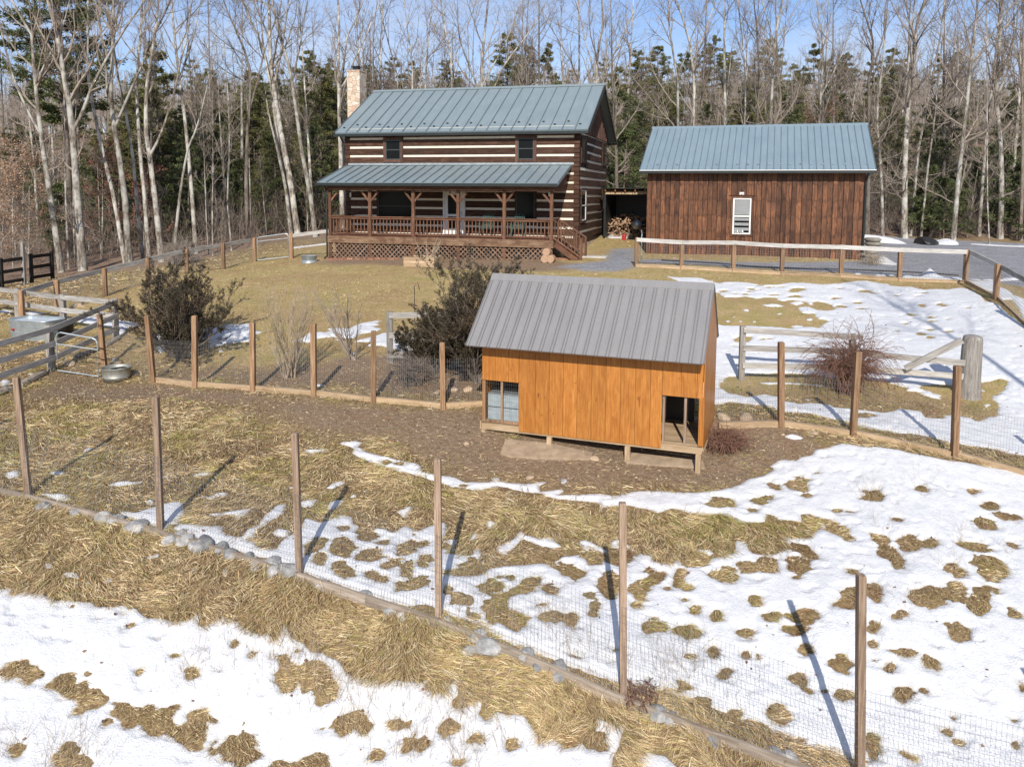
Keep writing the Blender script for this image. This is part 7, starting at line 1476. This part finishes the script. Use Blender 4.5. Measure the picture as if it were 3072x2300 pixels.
tangle(sp(ZF, 1640, 830), 1.4, .5, 52, 'low brown mat of dead stems under the reddish evergreen shrub', 160, 'twigd', 'dead_brush')
tangle(sp(ZG, 280, 1230), .9, .18, 53, 'heap of dark brown dead stems on the dirt at the right end of the coop', 420, 'twigr', 'dead_brush')
tangle(sp(ZN, 270, 740, 33.2), .9, .4, 54, 'tan tuft of dead weeds at the right front corner of the garage', 90, 'twigp', 'dead_brush')
tangle(sp(ZE, 1840, 900), .28, .22, 55, 'reddish weedy tuft at the foot of the tallest front fence post', 80, 'twigr', 'dead_brush')
tangle(sp(ZH, 1200, 430, 40), 2.4, .9, 56, 'long grey pile of cut brush beyond the left rail fence', 260, 'twig', 'dead_brush')

# ---------------------------------------------------------------- dry grass: real blades
def grass():
    rs = np.random.default_rng(99); N = 900000
    s = rs.uniform(-.72, .72, N); iv = rs.uniform(1 / 46., 1 / 7.6, N); y = 1 / iv; x = s * (y)
    # where
    sdv, hol = snow_sd(x, y); dirt, gr, lw, fo = zone_masks(x, y)
    clump = fbm(x / .33, y / .33, 61, 3); keep = (sdv < .012) & (fo < .5) & (gr < .35)
    keep &= rs.uniform(size=N) < np.clip(1.05 - dirt * .87, 0, 1) * np.where(lw > .5, .75, 1) * np.clip(.75 + clump * .6, .25, 1)
    for F, (ax, bx, ay, by) in ((HF, (-HW - .2, PX1 + .2, -PD - .05, HD)), (GF, (-GW, .1, -.05, GD)), (KF, (-KW + .1, -.05, .1, KD))):
        u = (x - F.o[0]) * F.X[0] + (y - F.o[1]) * F.X[1]; v = (x - F.o[0]) * F.Yv[0] + (y - F.o[1]) * F.Yv[1]; keep &= ~((u > ax) & (u < bx) & (v > ay) & (v < by))
    x, y, dirt, lw, hol, sdv = x[keep], y[keep], dirt[keep], lw[keep], hol[keep], sdv[keep]; n = len(x)
    z = T0(x, y) + relief(x, y, hol, [dirt, dirt * 0, lw, dirt * 0])
    big = fbm(x / .9, y / .9, 63, 3); a1 = fbm(x / .9, y / .9, 64, 3) * 2.6 + fbm(x / .25, y / .25, 65, 2) * 1.3 + rs.normal(size=n) * .45 - 1.3
    edge = np.clip((1 - np.abs(sdv) / .15), 0, 1) * .3
    lenf = np.clip(1 - lw * .68, .25, 1) * (1 - dirt * .45) * (1 + .5 * np.clip(big, -1, 1)); L = rs.uniform(.10, .26, n) * lenf * np.where(hol > -.04, .45, 1)
    wdt = (.0010 + .00034 * np.clip(y, 6, 40)) * rs.uniform(.7, 1.3, n); h = L * rs.uniform(.05, .27, n) * (1 - .2 * lw); tuf = rs.uniform(size=n) < .015; h = np.where(tuf, L * rs.uniform(.6, .95, n), h)
    d = np.stack([np.cos(a1), np.sin(a1)], -1); pr = np.stack([-d[:, 1], d[:, 0]], -1)
    def pt(f, hz, w, sg): return np.stack([x + d[:, 0] * L * f + pr[:, 0] * w * sg, y + d[:, 1] * L * f + pr[:, 1] * w * sg, z + hz], -1)
    up_ = z * 0
    V = np.stack([pt(0, -.01 + up_, wdt, -.5), pt(0, -.01 + up_, wdt, .5), pt(.42, h, wdt * .9, -.5), pt(.42, h, wdt * .9, .5), pt(1.0, h * .45 + .012, wdt * .35, -.5), pt(1.0, h * .45 + .012, wdt * .35, .5)], 1)
    V[:, [1, 3, 5], 2] += (rs.normal(size=n) * wdt * .5)[:, None]
    b = np.arange(n)[:, None] * 6; Q = np.concatenate([b + [0, 1, 3, 2], b + [2, 3, 5, 4]])
    # natural blade colours: straw, tan, olive, russet
    cols = np.array([(.72,.56,.31), (.58,.42,.23), (.45,.40,.14), (.27,.175,.105), (.86,.74,.50), (.34,.37,.09)])
    g1_ = fbm(x / 1.1, y / 1.1, 71, 4); g2_ = fbm(x / .35, y / .35, 72, 3); u = rs.uniform(size=n)
    inside = np.clip((T0(x, y) * 0 + y - (9.9 - .29 * (x - 0))) / 1.2, 0, 1)
    pgreen = np.clip(.15 + g1_ * .8 + g2_ * .30, .02, .7) * (1 - .3 * lw) * (.35 + .65 * inside); pbrown = np.clip(.21 - g1_ * .6 + g2_ * .3 + dirt * .3 + edge * .35, .05, .55)
    idx = np.where(u < pgreen * .8, 2, np.where(u < pgreen, 5, np.where(u > 1 - pbrown, 3, np.where(u > .55, 1, np.where(u < pgreen + .12, 4, 0)))))
    C = cols[idx] * rs.uniform(.72, 1.22, (n, 1)); red = rs.uniform(size=n) < .035; C[red] = np.array([.26, .115, .06]) * rs.uniform(.7, 1.2, (red.sum(), 1))
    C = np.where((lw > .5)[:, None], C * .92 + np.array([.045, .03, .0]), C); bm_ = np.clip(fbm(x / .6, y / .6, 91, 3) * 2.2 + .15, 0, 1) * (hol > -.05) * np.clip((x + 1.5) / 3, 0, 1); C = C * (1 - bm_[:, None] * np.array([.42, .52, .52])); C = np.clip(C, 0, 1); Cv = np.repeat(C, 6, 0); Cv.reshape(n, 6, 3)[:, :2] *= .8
    o = mk('dry_grass', V.reshape(-1, 3), Q, M['grass'], None, col=Cv); tag(o, kind='stuff')
grass()
def leaves_and_stems():
    rs = np.random.default_rng(101)
    # thin weed stalks poking through snow and bank
    cl = []
    for zz, a, b, r, m in [(ZD,1730,800,.30,70),(ZD,1960,900,.35,90),(ZD,1170,830,.22,30),(ZD,400,1340,.22,40),(ZD,500,1370,.2,24),(ZD,95,1290,.15,16),(ZD,2140,1120,.4,40),(ZE,200,900,.35,26),(ZE,380,850,.3,16),(ZE,490,1160,.35,50),(ZE,700,1080,.4,50),(ZE,850,1120,.35,50),(ZE,820,900,.3,24),(ZE,1070,1140,.15,14),(ZE,750,1270,.15,10),(ZB,1000,1060,.3,24),(ZB,1480,1180,.35,30),(ZB,1660,1310,.3,36),(ZE,2060,700,.4,40),(ZE,1240,520,.3,18),(ZC,1270,270,.3,14),(ZC,1060,500,.3,10),(ZC,1430,680,.2,16),(ZC,1170,900,.2,14),(ZC,1500,520,.3,16),(ZC,1020,310,.25,30),(ZG,1700,720,.3,8),(ZC,120,1080,.3,20),(ZC,1690,600,.2,10),(ZD,1430,700,.3,20),(ZC,40,1180,.3,24),(ZC,280,1280,.25,14),(ZE,1600,760,.4,30),(ZE,300,560,.8,30)]:
        px, py = P1(zz, a, b); p = g1(px, py); q = rs.normal(size=(m, 2)) * r * .6; cl.append(np.stack([p[0] + q[:, 0], p[1] + q[:, 1]], -1))
    q = np.concatenate(cl + [np.stack([rs.uniform(-6, 7, 260), rs.uniform(7.6, 14, 260)], -1)]); n = len(q); S = np.stack([q[:, 0], q[:, 1], T0(q[:, 0], q[:, 1])], -1)
    L = rs.uniform(.12, .55, n); L[-260:] *= .35; B, Rb = grow(rs, S, np.stack([rs.normal(size=n) * .35, rs.normal(size=n) * .35, np.ones(n)], -1), L, rs.uniform(.0015, .003, n), 5, .0, .12); V, Q = tubes(B, Rb, 3)
    S2, D2, L2, r2 = spawn(rs, B, Rb, 3, .3, 1, (.3, 1.0), .3, .7, L); B2, R2 = grow(rs, S2, D2, L2, np.full(len(S2), .0013), 3, 0, .15); V2, Q2 = tubes(B2, R2, 3)
    o = mk('dead_weed_stalks', np.concatenate([V, V2]), np.concatenate([Q, Q2 + len(V)]), M['twigp']); tag(o, kind='stuff')
    # fallen leaves
    n = 6500; s = rs.uniform(-.72, .72, n); y = 1 / rs.uniform(1 / 32., 1 / 7.6, n); x = s * y; sdv, hol = snow_sd(x, y); w = fbm(x / 1.2, y / 1.2, 81, 3); k = (rs.uniform(size=n) < np.where(sdv > .03, .06, .30 + w)) ; x, y, sdv, hol = x[k], y[k], sdv[k], hol[k]
    z = T0(x, y) + relief(x, y, hol, zone_masks(x, y)) + .02 + np.where(sdv > .03, .045, 0); C = np.stack([x, y, z], -1); V, Q = leaf_quads(rs, C, rs.uniform(.03, .065, len(C)), .4, .25)
    o = mk('fallen_leaves', V, Q, M['beechd'], rnd=rs.uniform(0, 1, len(C))); tag(o, kind='stuff')
    # pebbles on bare soil
    n = 5000; s = rs.uniform(-.6, .4, n); y = rs.uniform(13.5, 22, n); x = s * y; dirt = zone_masks(x, y)[0]; sdv, hol = snow_sd(x, y); k = (dirt > .5) & (sdv < 0) & (rs.uniform(size=n) < .75); x, y, hol = x[k], y[k], hol[k]; m = len(x)
    z = T0(x, y) + relief(x, y, hol, zone_masks(x, y)); r = rs.uniform(.008, .026, m) * np.where(rs.uniform(size=m) < .05, 1.9, 1)
    oc = np.array([(1,0,0),(-1,0,0),(0,1,0),(0,-1,0),(0,0,.7),(0,0,-.7)]); V = np.stack([x, y, z], -1)[:, None] + oc[None] * r[:, None, None] * rs.uniform(.6, 1.3, (m, 6, 1)); T = np.array([(0,2,4),(2,1,4),(1,3,4),(3,0,4),(2,0,5),(1,2,5),(3,1,5),(0,3,5)]); F = (np.arange(m)[:, None, None] * 6 + T[None]).reshape(-1, 3)
    o = mk('pebbles', V.reshape(-1, 3), F, M['tanrock'], rnd=np.repeat(rs.uniform(0, 1, m), 8)); tag(o, kind='stuff')
leaves_and_stems()
